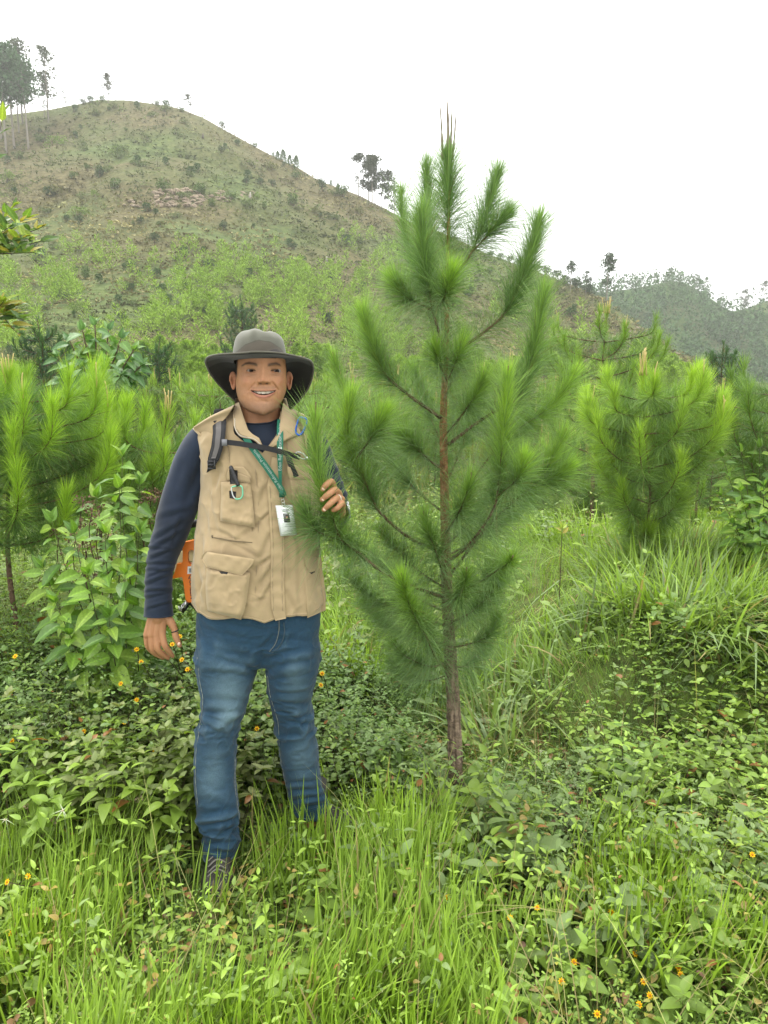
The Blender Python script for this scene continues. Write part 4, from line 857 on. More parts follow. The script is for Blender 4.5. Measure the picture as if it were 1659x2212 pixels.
TORSO = Loft([(868, 520, 610, 2.34, .062, .065), (884, 500, 630, 2.34, .075, .075), (896, 478, 652, 2.34, .085, .085), (908, 452, 672, 2.335, .095, .092), (922, 432, 690, 2.33, .106, .1), (945, 428, 696, 2.325, .115, .108), (980, 436, 694, 2.32, .121, .11), (1050, 440, 690, 2.32, .126, .112), (1119, 434, 690, 2.315, .130, .11), (1170, 424, 690, 2.31, .133, .108), (1224, 420, 694, 2.31, .134, .106), (1288, 420, 703, 2.31, .133, .108), (1318, 424, 702, 2.31, .131, .11), (1400, 424, 700, 2.31, .13, .11)], e=2.35)
PB = on_ground(-.36, 2.31)
person = empty('person', PB, 'smiling man in tan vest, wide hat and jeans holding a pine shoot', 'person')
def pl(name, g, mats, parent=None, pb=True, smooth=True, **k):
    me = local(g, PB).mesh(name, mats, smooth); o = link(name, me, parent or person); return o

# --- body: one mesh with face, neck, hands (torso and legs run on under the clothes)
HEAD = Loft([(731, 552, 576, 2.295, .012, .03), (737, 543, 585, 2.295, .035, .05), (746, 532, 594, 2.295, .055, .072), (760, 519, 608, 2.295, .076, .092), (775, 512, 616, 2.295, .090, .102), (800, 510, 618, 2.295, .0925, .105), (820, 510, 618.5, 2.295, .0925, .105), (840, 510.5, 617, 2.295, .092, .1), (850, 512, 615, 2.292, .0915, .095), (864, 516, 609.5, 2.29, .091, .09), (873, 521, 604, 2.287, .09, .083), (881, 526, 600, 2.284, .088, .075), (887, 534, 593, 2.28, .085, .065), (892, 545, 583, 2.276, .079, .055), (895, 556, 573, 2.272, .07, .04)], e=2.04, skew=14, soft=2.6)
th = np.concatenate([np.linspace(-1.5, 1.5, 215), np.linspace(1.5, 2 * np.pi - 1.5, 70)[1:-1]]); vs = np.linspace(731, 895, 235)
P = HEAD.grid(th, vs); P_flat = P.copy(); U, V = proj(P); front = np.clip(np.cos(th)[None] * 1.6, 0, 1) + 0 * V
G = lambda u0, v0, su, sv: np.exp(-((U - u0) / su) ** 2 - ((V - v0) / sv) ** 2)
xm = (U - 569) / 25.5; dis = np.zeros(U.shape)
nb = np.interp(V, [780, 790, 800, 808, 815, 820, 824, 828, 832], [2, 4, 6, 9.5, 13, 15.5, 15, 8.5, 1]); dis += nb * np.exp(-((U - 569.6 + .02 * (V - 800)) / np.interp(V, [790, 808, 824], [5, 6.5, 9.8])) ** 2)
dis += 6 * (G(557.8, 824, 4.6, 4.4) + G(581.8, 824, 4.6, 4.4)) - 4 * (G(564, 829, 2.6, 1.7) + G(576, 829, 2.6, 1.7))
dis += -9 * (G(541, 799, 13, 8) + G(594.5, 799, 12, 8)) + 2.6 * (G(541.5, 795.5, 12, 2.8) + G(594, 795.5, 11, 2.8)) + 1.8 * (G(541.5, 807, 11, 2.2) + G(594, 807, 10, 2.2)) - 1.2 * (G(541, 812, 12, 1.8) + G(594, 812, 11, 1.8))
dis += 4.6 * (G(538, 787, 17, 4) + G(596, 787, 15, 4)) + 6.5 * (G(531, 826, 11, 10) + G(607, 826, 9, 10)) + 3.5 * G(569, 842, 22, 6) + 2.6 * G(570, 881, 17, 9) - 2.2 * G(570, 867.5, 15, 3)
dis += creases(U, V, [(553, 825, 538, 843, 2.4, 3.2), (587, 825, 601, 843, 2.4, 3.2), (538, 843, 539, 856, 2.3, 2.4), (601, 843, 600, 856, 2.3, 2.4)])
xm = (U - 569) / 26.5; yU = 846.2 - 2.6 * xm ** 2; yL = 844.4 + 9.0 * (1 - xm ** 2); inm = (np.abs(xm) < 1) * sm(V, yU - .5, yU + .4) * (1 - sm(V, yL - .5, yL + .5)); lipU = (np.abs(xm) < 1.05) * np.exp(-((V - yU + 2.2 - .6 * np.abs(xm)) / 1.9) ** 2); lipL = (np.abs(xm) < 1) * np.exp(-((V - yL - 3.4 * (1 - xm ** 2) - .6) / (1 + 2.9 * (1 - xm ** 2))) ** 2)
dis += 2.0 * lipU + 3.2 * lipL - 9 * inm
eye = 0
for (u0, v0, a, b) in ((541.5, 801, 8.8, 2.7), (593.8, 801.2, 8.2, 2.6)):
    xe = (U - u0) / a; top = v0 - b * (1 - np.abs(xe) ** 2.2) ; bot = v0 + b * .72 * (1 - np.abs(xe) ** 2); m_ = (np.abs(xe) < 1) * sm(V, top - .4, top + .3) * (1 - sm(V, bot - .3, bot + .4)); dis -= 9 * m_; eye = eye + m_
dis_lid = (dis + 9 * eye + 9 * inm) * front / 1000
dis = dis * front / 1000 + .0006 * vnoise(P, 90, 3) * front
P = P + np.stack([0 * dis, -dis, 0 * dis], -1)
_fm = (front > .3).ravel(); _FU, _FV = U.ravel()[_fm], V.ravel()[_fm]; _FP = (P_flat - np.stack([0 * dis_lid, dis_lid, 0 * dis_lid], -1)).reshape(-1, 3)[_fm]
def face_at(u, v):
    u, v = np.atleast_1d(u), np.atleast_1d(v); out = []
    for a, b in zip(u.ravel(), v.ravel()): out.append(_FP[np.argmin((_FU - a) ** 2 + (_FV - b) ** 2)])
    return np.array(out).reshape(u.shape + (3,))
# chin underside and skull stay smooth; skin colours, with shade painted into nostrils and mouth
col = np.ones(U.shape + (3,)) * SK * (1 + .08 * vnoise(P, 40, 4)[..., None] + .07 * vnoise(P, 130, 5)[..., None] + .06 * vnoise(P, 420, 6)[..., None])
def tint(m, c, k=1.0):
    global col; m = np.clip(m * k, 0, 1)[..., None] * (front[..., None] > .02); col = col * (1 - m) + np.array(c) * m
tint(G(530, 824, 14, 10) + G(606, 824, 12, 10) + G(570, 822, 8, 6), (.37, .16, .085), .45)
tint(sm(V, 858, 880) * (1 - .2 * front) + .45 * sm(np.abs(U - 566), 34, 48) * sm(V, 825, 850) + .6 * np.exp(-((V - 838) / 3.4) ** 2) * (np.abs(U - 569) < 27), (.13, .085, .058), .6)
tint(lipU, (.22, .09, .06), .7); tint(lipL, (.31, .12, .09), .85); tint(inm, (.05, .015, .012), 1.0)
br1 = np.interp(U, [521, 530, 538, 548, 557], [791, 786, 784.5, 786, 789]); br2 = np.interp(U, [578, 588, 597, 604, 609], [789, 786.5, 785.5, 788, 792])
bm = np.exp(-((V - br1) / np.interp(U, [521, 540, 557], [1.8, 3.4, 3.6])) ** 2) * sm(U, 519, 525) * (1 - sm(U, 553, 559)) + np.exp(-((V - br2) / np.interp(U, [578, 595, 609], [3.6, 3.4, 1.8])) ** 2) * sm(U, 576, 582) * (1 - sm(U, 603, 610))
tint(np.clip(bm * 1.15, 0, 1), (.03, .018, .012), .85); tint(np.exp(-((V - np.where(U < 567, 798.0, 798.3) - .03 * (np.minimum(np.abs(U - 541.5), np.abs(U - 593.8))) ** 2 * .9) / 1.6) ** 2) * ((np.abs(U - 541.5) < 10) + (np.abs(U - 593.8) < 9.3)), (.012, .008, .006), .95)
tint(G(541, 808, 13, 6) + G(594, 808, 12, 6) + .8 * G(541, 796, 13, 4) + .8 * G(594, 796, 12, 4), (.19, .095, .052), .6); tint(G(563.5, 829, 3.4, 1.7) + G(576.5, 829, 3.4, 1.7), (.05, .02, .012), 1.0)  # darker tone round the eyes; nostril shade is painted in
hair = (V < 774) + 0. ; hair = np.maximum(hair, sm(np.abs(th)[None] * 0 + np.abs(((th + np.pi) % (2 * np.pi)) - np.pi)[None] + 0 * V, 1.18, 1.32) * (1 - sm(V, 806, 822)))
m = hair[..., None]; col = col * (1 - m) + np.array((.018, .013, .011)) * m
body = Geo(); body.add(P.reshape(-1, 3), None, grid_faces(len(vs), len(th), True), col.reshape(-1, 3))
# neck, shoulders, trunk, thighs
NK = Loft([(850, 522, 606, 2.325, .05, .06), (880, 519, 605, 2.325, .056, .062), (905, 516, 606, 2.33, .067, .065), (918, 508, 616, 2.335, .081, .07), (930, 490, 640, 2.335, .096, .08), (945, 455, 670, 2.33, .104, .09), (980, 450, 680, 2.325, .113, .1), (1050, 450, 680, 2.32, .115, .1), (1300, 440, 685, 2.31, .11, .1), (1350, 440, 680, 2.31, .1, .1)], e=2.2)
tt = np.linspace(0, 2 * np.pi, 72, endpoint=False); vv = np.linspace(850, 1340, 110); Pn = NK.grid(tt, vv); Un, Vn = proj(Pn)
Pn[..., 1] -= .003 * np.exp(-((np.abs(Un - 566) - 14) / 6) ** 2) * (1 - sm(Vn, 900, 912)) * (np.cos(tt)[None] > 0)
body.add(Pn.reshape(-1, 3), None, grid_faces(110, 72, True), (SK * np.array((.93, .9, .88))) * (1 + .06 * vnoise(Pn, 30, 5)[..., None]).reshape(-1, 1))
for rg in ([(480, 1400, 2.3, 40, .07), (470, 1560, 2.27, 30, .055), (466, 1700, 2.24, 27, .05), (468, 1850, 2.22, 22, .045)], [(640, 1400, 2.31, 40, .07), (640, 1560, 2.35, 30, .055), (655, 1700, 2.39, 27, .05), (672, 1770, 2.41, 22, .045)], [(450, 960, 2.32, 26, .04), (400, 1060, 2.32, 27, .042), (350, 1220, 2.29, 22, .035), (343, 1320, 2.275, 20, .028)], [(675, 960, 2.33, 26, .04), (702, 1060, 2.36, 27, .042), (722, 1115, 2.34, 22, .035), (735, 1104, 2.24, 17, .027)]):
    A = limb(rg, 24, 14); body.add(A.reshape(-1, 3), None, grid_faces(24, 14, True), SK)
for (uc, sg) in ((503.5, -1), (623.5, 1)):      # ears
    e = Geo(); c = at(uc, 823, 2.305); nu, nv = 26, 14
    aa = np.linspace(0, 2 * np.pi, nu, endpoint=False); rr = np.linspace(0.02, 1, nv)
    rim = np.where(np.sin(aa) > 0, 1, .78) * (1 + .12 * np.sin(aa)); x = rr[:, None] * np.cos(aa) * .0115 * rim - .000 ; z = rr[:, None] * np.sin(aa) * .0275 + .001
    dpt = .004 * np.cos((rr[:, None] * 1.25) * np.pi) + .003 * rr[:, None]; pts = np.stack([c[0] + x * 1.0 + sg * .001, c[1] + sg * x * .5 * 0 + dpt + .004, c[2] + z], -1)
    e.add(pts.reshape(-1, 3), None, grid_faces(nv, nu, True)); back = pts.copy(); back[..., 1] = c[1] + .016 - .008 * rr[:, None] * 1.0 ; back = np.concatenate([pts[-1:], back[::-1]], 0); e.add(back.reshape(-1, 3), None, grid_faces(nv + 1, nu, True))
    for i in range(len(e.v)): body.add(e.v[i], None, e.q[i] - sum(len(x) for x in e.v[:i]), SKR * (.95 + .2 * vnoise(e.v[i], 120, 1)[:, None]))
# hands
k_ = 2.27 / FPX
def hand(pieces, voxel=.0017):
    g = Geo(); [capsule(g, p, r_) for p, r_ in pieces]; Vh, Nh, q, t = remesh(g, voxel, 3)
    c = SK * (1.02 + .06 * vnoise(Vh, 60, 7)[:, None]); body.add(Vh, t if len(t) else None, q, c); return Vh
A = 2.275
hand([([(342, 1300, A), (343, 1334, A)], [.024, .024]), ([(330, 1326, A + .006), (317, 1371, A - .002)], [.014, .0115]), ([(337, 1326, A), (327, 1371, A - .006)], [.015, .0125]), ([(345, 1326, A - .002), (339, 1371, A - .008)], [.015, .0128]), ([(352, 1328, A), (350, 1367, A - .006)], [.015, .0125]), ([(340, 1345, A + .004), (334, 1362, A + .004)], [.02, .02]),
      ([(358, 1328, A), (370, 1346, A - .004), (377, 1360, A - .006)], [.015, .0135, .0108]), ([(377, 1360, A - .006), (380, 1376, A - .008), (388, 1394, A - .008)], [.0106, .0108, .0078]),
      ([(350, 1367, A - .008), (356, 1394, A - .014), (366, 1408, A - .004), (373, 1417, A + .006)], [.0108, .0104, .009, .007]), ([(339, 1371, A - .009), (341, 1401, A - .014), (353, 1414, A - .002), (363, 1421, A + .010)], [.0112, .0105, .009, .0072]),
      ([(327, 1372, A - .006), (329, 1401, A - .008), (341, 1414, A + .008), (352, 1421, A + .02)], [.0108, .010, .0088, .007]), ([(316, 1371, A), (318, 1394, A + .002), (328, 1407, A + .016), (337, 1415, A + .026)], [.0095, .0085, .0078, .0065])])
hand([([(733, 1106, 2.235), (728, 1096, 2.195)], [.021, .020]), ([(728, 1098, 2.19), (722, 1062, 2.168)], [.016, .012]), ([(732, 1098, 2.19), (731, 1068, 2.162)], [.016, .0125]), ([(734, 1100, 2.19), (737, 1080, 2.16)], [.016, .012]), ([(735, 1103, 2.195), (739, 1093, 2.162)], [.015, .0108]), ([(725, 1088, 2.185), (720, 1072, 2.18)], [.019, .016]),
      ([(722, 1060, 2.166), (716, 1041, 2.128), (705, 1047, 2.100), (697, 1057, 2.100)], [.0115, .0102, .0096, .0074]), ([(731, 1066, 2.16), (722, 1059, 2.118), (708, 1069, 2.092), (696, 1079, 2.094)], [.0118, .0106, .0096, .0074]),
      ([(738, 1079, 2.158), (727, 1076, 2.112), (712, 1089, 2.086), (700, 1101, 2.090)], [.0112, .0102, .0094, .0072]), ([(740, 1092, 2.16), (738, 1087, 2.118), (729, 1097, 2.098), (720, 1102, 2.100)], [.010, .0092, .0085, .0068]),
      ([(722, 1092, 2.19), (706, 1076, 2.175), (694, 1060, 2.168)], [.014, .0112, .0085])])
for (u, v, y, s, tx) in ((386.5, 1391, A - .0165, .0062, .5), (698.5, 1056, 2.0935, .0055, -.7), (697.5, 1079.5, 2.0875, .0045, -.7), (701, 1101, 2.0835, .005, -.7)):
    c = at(u, v, y); body_n = Geo(); ball(body_n, (0, 0, 0), (s * .75, .0028, s), 10, 8); q = body_n.v[0]; q = q @ np.array([[math.cos(tx), 0, -math.sin(tx)], [0, 1, 0], [math.sin(tx), 0, math.cos(tx)]]); body.add(q + c, None, body_n.q[0], (.62, .42, .33))
M_skin = vcol('skin', .55, .3, sss=.1, bump=(260, .3, .003))
o = pl('body', body, M_skin)
for (u0, v0) in ((540.0, 801), (596.6, 801.2)):
    Pf = face_at(u0, v0)[0]; c = Pf + [0, .0112, .0]; g = Geo(); nu, nv = 28, 28; aa = np.linspace(0, 2 * np.pi, nu, endpoint=False); pp = np.linspace(0.001, np.pi, nv)
    D_ = np.stack([np.sin(pp)[:, None] * np.cos(aa), -np.cos(pp)[:, None] + 0 * aa, np.sin(pp)[:, None] * np.sin(aa)], -1) @ np.array([[math.cos(.165), math.sin(.165), 0], [-math.sin(.165), math.cos(.165), 0], [0, 0, 1]]); q = pp[:, None] * 11.8 + 0 * aa; cc = np.where((q < 2.0)[..., None], (.004, .004, .004), np.where((q < 6.6)[..., None], (.012, .006, .004), (.22, .18, .155)))
    g.add((D_ * .0118 + c).reshape(-1, 3), None, grid_faces(nv, nu, True), cc.reshape(-1, 3)); pl('eye', g, vcol('eye', .3, .12) if u0 < 560 else bpy.data.materials['eye'])
g = Geo(); xs = np.linspace(-.86, .86, 90); zs = np.linspace(0, 1, 9); TX, TZ = np.meshgrid(xs, zs, indexing='ij'); uu = 569 + 25.5 * TX; vt = 845.6 - 2.4 * TX ** 2 - .4; vb = 845.0 + 6.2 * (1 - TX ** 2) - .4 * np.abs(np.sin(TX * 7.6)) * 1.6
Pt_ = face_at(uu, vt + (vb - vt) * TZ); dist = .0012 + .010 * TX ** 2 - .0012 * np.abs(np.cos(TX * 7.6 * 1.0)) ** .5; Pt_[..., 1] += dist + .0012
g.add(Pt_.reshape(-1, 3), None, grid_faces(90, 9), (np.array((.46, .41, .33)) * (1 - .6 * (np.abs(np.cos(TX * 7.6)) < .14))[..., None]).reshape(-1, 3)); pl('teeth', g, vcol('teeth', .3, .5))

# --- hat
def hat():
    g = Geo(); nph = 200; ph = np.linspace(0, 2 * np.pi, nph, endpoint=False); pd = np.degrees(np.minimum(ph, 2 * np.pi - ph)); C0 = at(562.5, 790, 2.31)
    zo = np.interp(pd, [0, 30, 45, 60, 75, 90, 105, 120, 150, 180], [1.668, 1.665, 1.661, 1.656, 1.648, 1.632, 1.604, 1.572, 1.506, 1.486]); zi = np.interp(pd, [0, 60, 90, 130, 180], [1.656, 1.652, 1.646, 1.622, 1.605])
    zo = np.where(ph > np.pi, zo - .001, zo); ro = np.interp(pd, [0, 90, 180], [.168, .162, .160]); ri_x, ri_y = .0795, .098
    k = np.linspace(0, 1, 16)[:, None]; xi, yi = ri_x * np.sin(ph), -.005 - ri_y * np.cos(ph); xo, yo = ro * np.sin(ph) * 1.0, -.003 - ro * .93 * np.cos(ph)
    X = C0[0] + xi * (1 - k) + xo * k; Y = C0[1] + yi * (1 - k) + yo * k; Z = zi * (1 - k) + zo * k + .010 * np.sin(np.pi * k) * np.sin(np.radians(pd)) ** 2 + .0015 * np.sin(ph * 5) * k
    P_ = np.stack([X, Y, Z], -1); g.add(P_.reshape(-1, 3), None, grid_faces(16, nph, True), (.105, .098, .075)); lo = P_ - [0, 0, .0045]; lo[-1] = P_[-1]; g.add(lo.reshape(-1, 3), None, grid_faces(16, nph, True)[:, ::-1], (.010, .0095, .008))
    b = Geo(); tube(b, np.vstack([P_[-1], P_[-1][:1]]) - [0, 0, .001], .0028, 6, (.085, .08, .062), cap=False)
    nv = 120; s = np.linspace(0, 1, nv)[:, None]; hwx = .0825 * (1 - .20 * s) * (1 - s ** 3.0 * .998) ** .6; hwy = .101 * (1 - .16 * s) * (1 - s ** 3.0 * .998) ** .6
    zz = zi * (1 - np.minimum(1, s * 2.2)) + 1.66 * np.minimum(1, s * 2.2) + .0800 * (1 - (1 - s) ** 1.75) 
    X = C0[0] + hwx * np.sin(ph); Y = C0[1] - .005 - hwy * np.cos(ph); Q = np.stack([X, Y, zz], -1)
    U_, V_ = proj(Q); Q[..., 2] += .007 * np.exp(-((U_ - 548) / 9) ** 2 - ((V_ - 722) / 12) ** 2) - .007 * np.exp(-((U_ - 572) / 9) ** 2) * sm(s, .6, .9) + .003 * vnoise(Q, 30, 2) * sm(s, .1, .5)
    dn = creases(U_, V_, [(512, 758, 560, 742, 3, .003), (530, 762, 600, 752, 3, .003), (552, 738, 560, 722, 3, .004), (572, 722, 600, 745, 4, .003)]); dn = dn * 0; arch = np.interp(U_, [500, 508, 530, 560, 585, 605, 618], [775, 763, 745, 735, 740, 752, 768])
    band = V_ > arch; seam = np.abs(V_ - arch) < 1.2
    c = np.where(band[..., None], (.085, .074, .058), (.10, .10, .078)) * (1 + .1 * vnoise(Q, 60, 8)[..., None]); c = np.where(seam[..., None], (.07, .065, .05), c)
    cr = Geo(); cr.add(Q.reshape(-1, 3), None, grid_faces(nv, nph, True), c.reshape(-1, 3))
    fab = vcol('hat cloth', .9, .15, bump=(700, .25, .001), sheen=.2); h = pl('hat', g, fab); 
    me = local(cr, PB).mesh('hat crown', fab); link('crown', me, h); link('edge_binding', local(b, PB).mesh('binding', fab), h)
hat()

# --- navy long-sleeved shirt
M_navy = vcol('navy knit', .75, .25, noise=40, bump=(900, .15, .001), amp=.15, sheen=.15); NV = np.array((.0055, .0105, .022))
sh = Geo(); A_ = Loft(TORSO.t + np.array([0, 3, -3, 0, -.006, -.006]), 2.35); Pq = A_.grid(tt, np.linspace(935, 1285, 60)); kf = grid_faces(60, 72, True); sh.add(Pq.reshape(-1, 3), None, kf[(np.cos(tt[kf[:, 0] % 72]) < .75) | (kf[:, 0] // 72 > 14)], NV)
v0t = np.interp(np.abs(((tt + np.pi) % (2 * np.pi)) - np.pi), [0, .5, 1.0, 1.5, np.pi], [914, 912, 906, 899, 884]); rw = np.linspace(0, 1, 50)[:, None]; Vt = v0t[None] + (1010 - v0t[None]) * rw; Pq = NK.pt(tt[None] + 0 * Vt, Vt, .0035 + .0012 * vnoise(np.stack([Vt / 30, tt[None] * 3 + 0 * Vt, 0 * Vt], -1), 2, 3)); sh.add(Pq.reshape(-1, 3), None, grid_faces(50, 72, True), NV * 1.25); tube(sh, np.vstack([Pq[0], Pq[0][:1]]), .003, 7, NV * .9, cap=False)
vf = np.array([1186, 1201, 1209, 1224, 1238, 1244, 1260, 1276, 1283, 1299, 1313]); fold_l = [(311 + 14 * abs(math.sin(i * 2.1)), v + 6 * math.sin(i * 1.3), 376 - 12 * abs(math.cos(i * 2.7)), v - 9 + 9 * math.cos(i * 1.7), 2.6 + 1.3 * abs(math.sin(i * 5)), .0035 + .003 * abs(math.sin(i * 3.1))) for i, v in enumerate(vf)] + [(338, 1165, 396, 1130, 5, .005), (330, 1190, 392, 1152, 5, .005), (350, 1120, 420, 1100, 6, .004), (425, 1020, 400, 1090, 7, .004), (438, 985, 420, 1060, 6, .005), (395, 1000, 380, 1050, 8, .003), (372, 1180, 392, 1120, 4, .004)]
def sl(P): U_, V_ = proj(P); return creases(U_, V_, fold_l) * (1 - .999 * sm(V_, 1318, 1326)) + .0016 * vnoise(P, 22, 31)
Pa = limb([(470, 925, 2.335, 20, .05), (447, 942, 2.33, 33, .062), (420, 988, 2.325, 38.5, .064), (401, 1045, 2.32, 41, .06), (386, 1095, 2.315, 41, .058), (370, 1145, 2.305, 37.5, .054), (354, 1195, 2.295, 32.5, .05), (344, 1240, 2.285, 29.5, .046), (342, 1285, 2.28, 29, .042), (342.5, 1327, 2.275, 31, .04)], 170, 72, sl)
Un, Vn = proj(Pa); sh.add(Pa.reshape(-1, 3), None, grid_faces(170, 72, True), NV * (1.25 + .5 * vnoise(Pa, 14, 2)[..., None]).reshape(-1, 1))
P0 = Pa[-1]; cuff = np.stack([P0, (P0 - P0.mean(0)) * 1.035 + P0.mean(0) + [0, 0, .0], (P0 - P0.mean(0)) * 1.035 + P0.mean(0) - [0, 0, .004], (P0 - P0.mean(0)) * .93 + P0.mean(0) - [0, 0, .003], (P0 - P0.mean(0)) * .93 + P0.mean(0) + [0, 0, .03]]); sh.add(cuff.reshape(-1, 3), None, grid_faces(5, 72, True), NV * 1.4)
fr = [(690, 1000, 730, 1030, 5, .005), (690, 1040, 742, 1056, 5, .005), (712, 1070, 752, 1078, 5, .005), (700, 1110, 752, 1100, 5, .004), (700, 1128, 745, 1120, 4, .004)]
Pa = limb([(650, 925, 2.34, 20, .05), (668, 942, 2.335, 31, .062), (684, 995, 2.34, 37, .06), (698, 1040, 2.35, 38, .058), (712, 1078, 2.36, 39, .056), (721, 1104, 2.35, 36, .052), (727, 1112, 2.30, 30, .045), (731, 1110, 2.26, 25, .036), (733, 1107, 2.228, 22, .032)], 130, 64, lambda P: creases(*proj(P), fr) + .0022 * vnoise(P, 24, 35))
sh.add(Pa.reshape(-1, 3), None, grid_faces(130, 64, True), NV * (1.25 + .5 * vnoise(Pa, 14, 3)[..., None]).reshape(-1, 1))
def surf(U, V, off): return TORSO.hit(U, V, off)
shirt = pl('shirt', sh, M_navy)
gl = Geo()      # pale print on the elbow of the sleeve
for (u, v, a, b) in ((751, 1088, 3, 5), (753, 1096, 3.2, 6), (750, 1104, 3, 5), (747, 1097, 2.5, 7), (754, 1107, 2, 4)):
    j = np.argmin((Un_ := proj(Pa)[0] * 0 + (proj(Pa)[0] - u) ** 2 + (proj(Pa)[1] - v) ** 2) + (Pa[..., 1] > 2.37) * 1e4); p = Pa.reshape(-1, 3)[j]; ball(gl, p - [0, .001, 0], (a * .0014, .003, b * .0014), 7, 5, (.6, .62, .6))
tag(link('sleeve_print', local(gl, PB).mesh('sleeve print', M_plain), shirt), kind='stuff')

# --- tan vest
M_tan = vcol('tan cotton', .85, .2, noise=25, bump=(650, .2, .001), amp=.1, sheen=.25); TN = np.array((.335, .25, .142))
cl = [(497, 960, 492, 1010, 5, .004), (520, 975, 560, 1040, 5, .004), (552, 1040, 545, 1100, 5, .004), (560, 1090, 575, 1050, 5, .005), (520, 1162, 583, 1108, 4, .006), (560, 1215, 585, 1150, 5, .004), (545, 1232, 582, 1205, 4, .006), (556, 1275, 586, 1222, 5, .007), (541, 1300, 570, 1292, 3.5, .004), (552, 1322, 586, 1262, 4, .005), (455, 1070, 470, 1150, 6, .005), (448, 1100, 452, 1180, 6, .005), (470, 1145, 540, 1180, 5, .005), (500, 1170, 560, 1205, 6, .004), (436, 1160, 442, 1230, 6, .005), (428, 1230, 436, 1300, 6, .006), (440, 1250, 426, 1290, 5, .005), (600, 1010, 585, 1060, 6, .004), (620, 1000, 612, 1070, 6, .004), (640, 1060, 655, 1120, 6, .005), (625, 1180, 630, 1260, 7, .006), (640, 1160, 648, 1320, 7, .006), (618, 1280, 640, 1330, 6, .005), (560, 960, 520, 950, 4, .003), (475, 1020, 462, 1060, 5, .005)]
def vf_(U, V): return creases(U, V, cl)
def voff(P, T, V):
    U_, V_ = proj(P); return (vf_(U_, V_) + wrinkle(P, .0050, 51, (1, 1, .45), 13) + .0046 * (1 - np.abs(vnoise(P * [1, 1, .5] + .02 * vnoise(P, 9, 5)[..., None], 26, 55)) * 2.2).clip(0, 1) ** 2) * sm(V, 900, 960) + .001 * vnoise(P, 40, 3)
vt_ = Geo(); nt_ = 220; tv = np.linspace(-np.pi, np.pi, nt_, endpoint=False); vrow = np.linspace(0, 1, 230)[:, None]
hem = np.interp(tv, [-np.pi, -1.6, -1.15, -.75, -.42, .0, .12, .3, .55, .9, 1.3, np.pi], [1296, 1296, 1304, 1315, 1311, 1310, 1317, 1308, 1310, 1308, 1298, 1296]) + 2 * np.sin(tv * 9)
vtop = np.interp(tv, [-np.pi, -1.2, -.55, -.34, -.24, .09, .30, .42, .6, 1.2, np.pi], [884, 884, 888, 900, 932, 972, 932, 902, 888, 884, 884]); Vv = vtop[None] + (hem[None] - vtop[None]) * vrow; Tv = tv[None] + 0 * Vv; Pv = TORSO.pt(Tv, Vv); Pv = TORSO.pt(Tv, Vv, .004 + voff(Pv, Tv, Vv)); ins = TORSO.pt(Tv[-1:], Vv[-1:], -.004)
vt_.add(np.concatenate([Pv, ins]).reshape(-1, 3), None, grid_faces(231, nt_, True), TN)
# shoulder caps that reach over the sleeves
for lf, rt in (([(455, 888), (432, 903), (414, 921), (411, 926)], [(484, 889), (470, 905), (455, 930), (452, 962)]), ([(650, 893), (664, 910), (680, 935), (684, 965)], [(668, 893), (684, 905), (700, 922), (703, 930)])):
    pass
def seamtube(g, uv, off, r_, col, n=40):
    p = smooth_path([surf(np.array(float(u)), np.array(float(v)), off) for u, v in uv], n); tube(g, p, r_, 6, col); return p
vest = pl('vest', vt_, M_tan)
def vp(name, g, mats=None, parent=None): return link(name, local(g, PB).mesh(name, mats or M_tan), parent or vest)
g = Geo(); ruled(g, surf, [(587, 985), (576, 1050), (580, 1100), (585, 1180), (584, 1256), (586, 1314), (595, 1341)], [(612, 990), (609, 1050), (611, 1100), (614, 1180), (614, 1256), (616, 1310), (618, 1336)], .012, .002, 90, 12, .012, TN * 1.03, fn=lambda u, v: .0012 * np.sin(v / 4.5) + creases(u, v, cl) * .5)
for dx in (4, 24): tube(g, smooth_path([surf(np.array(a + (0 if dx == 4 else 0)), np.array(b), .0145) for a, b in [(580 + dx - 1, 1050), (584 + dx - 1, 1110), (588 + dx - 2, 1180), (587 + dx - 2, 1256), (589 + dx - 2, 1320)]], 60), .0006, 4, TN * .6)
vp('front_placket', g)
# collar
def zip_teeth(g, uv, off):
    p = smooth_path([surf(np.array(float(u)), np.array(float(v)), off) for u, v in uv], 46)
    for i, a in enumerate(p): box(g, a, (.0016, .0012, .0009), (.5, .46, .38))
g = Geo(); ruled(g, surf, [(507, 872), (505, 895), (507, 922), (519, 941), (547, 948), (566, 966)], [(516, 868), (527, 903), (536, 928), (546, 938), (560, 946), (568, 964)], .020, .006, 44, 14, .018, TN * .96)
ruled(g, surf, [(612, 868), (606, 905), (603, 932), (592, 950), (580, 966)], [(620, 876), (640, 905), (651, 936), (622, 949), (584, 970)], .020, .006, 44, 14, .018, TN * .96); zip_teeth(g, [(507, 905), (508, 925), (520, 941), (548, 948), (565, 962)], .026)
tube(g, smooth_path([surf(np.array(u), np.array(v), .024) for u, v in ((506, 880), (505, 900), (508, 924), (520, 942), (547, 949), (567, 966))], 40), .0022, 6, TN * 1.1)
vp('collar', g)
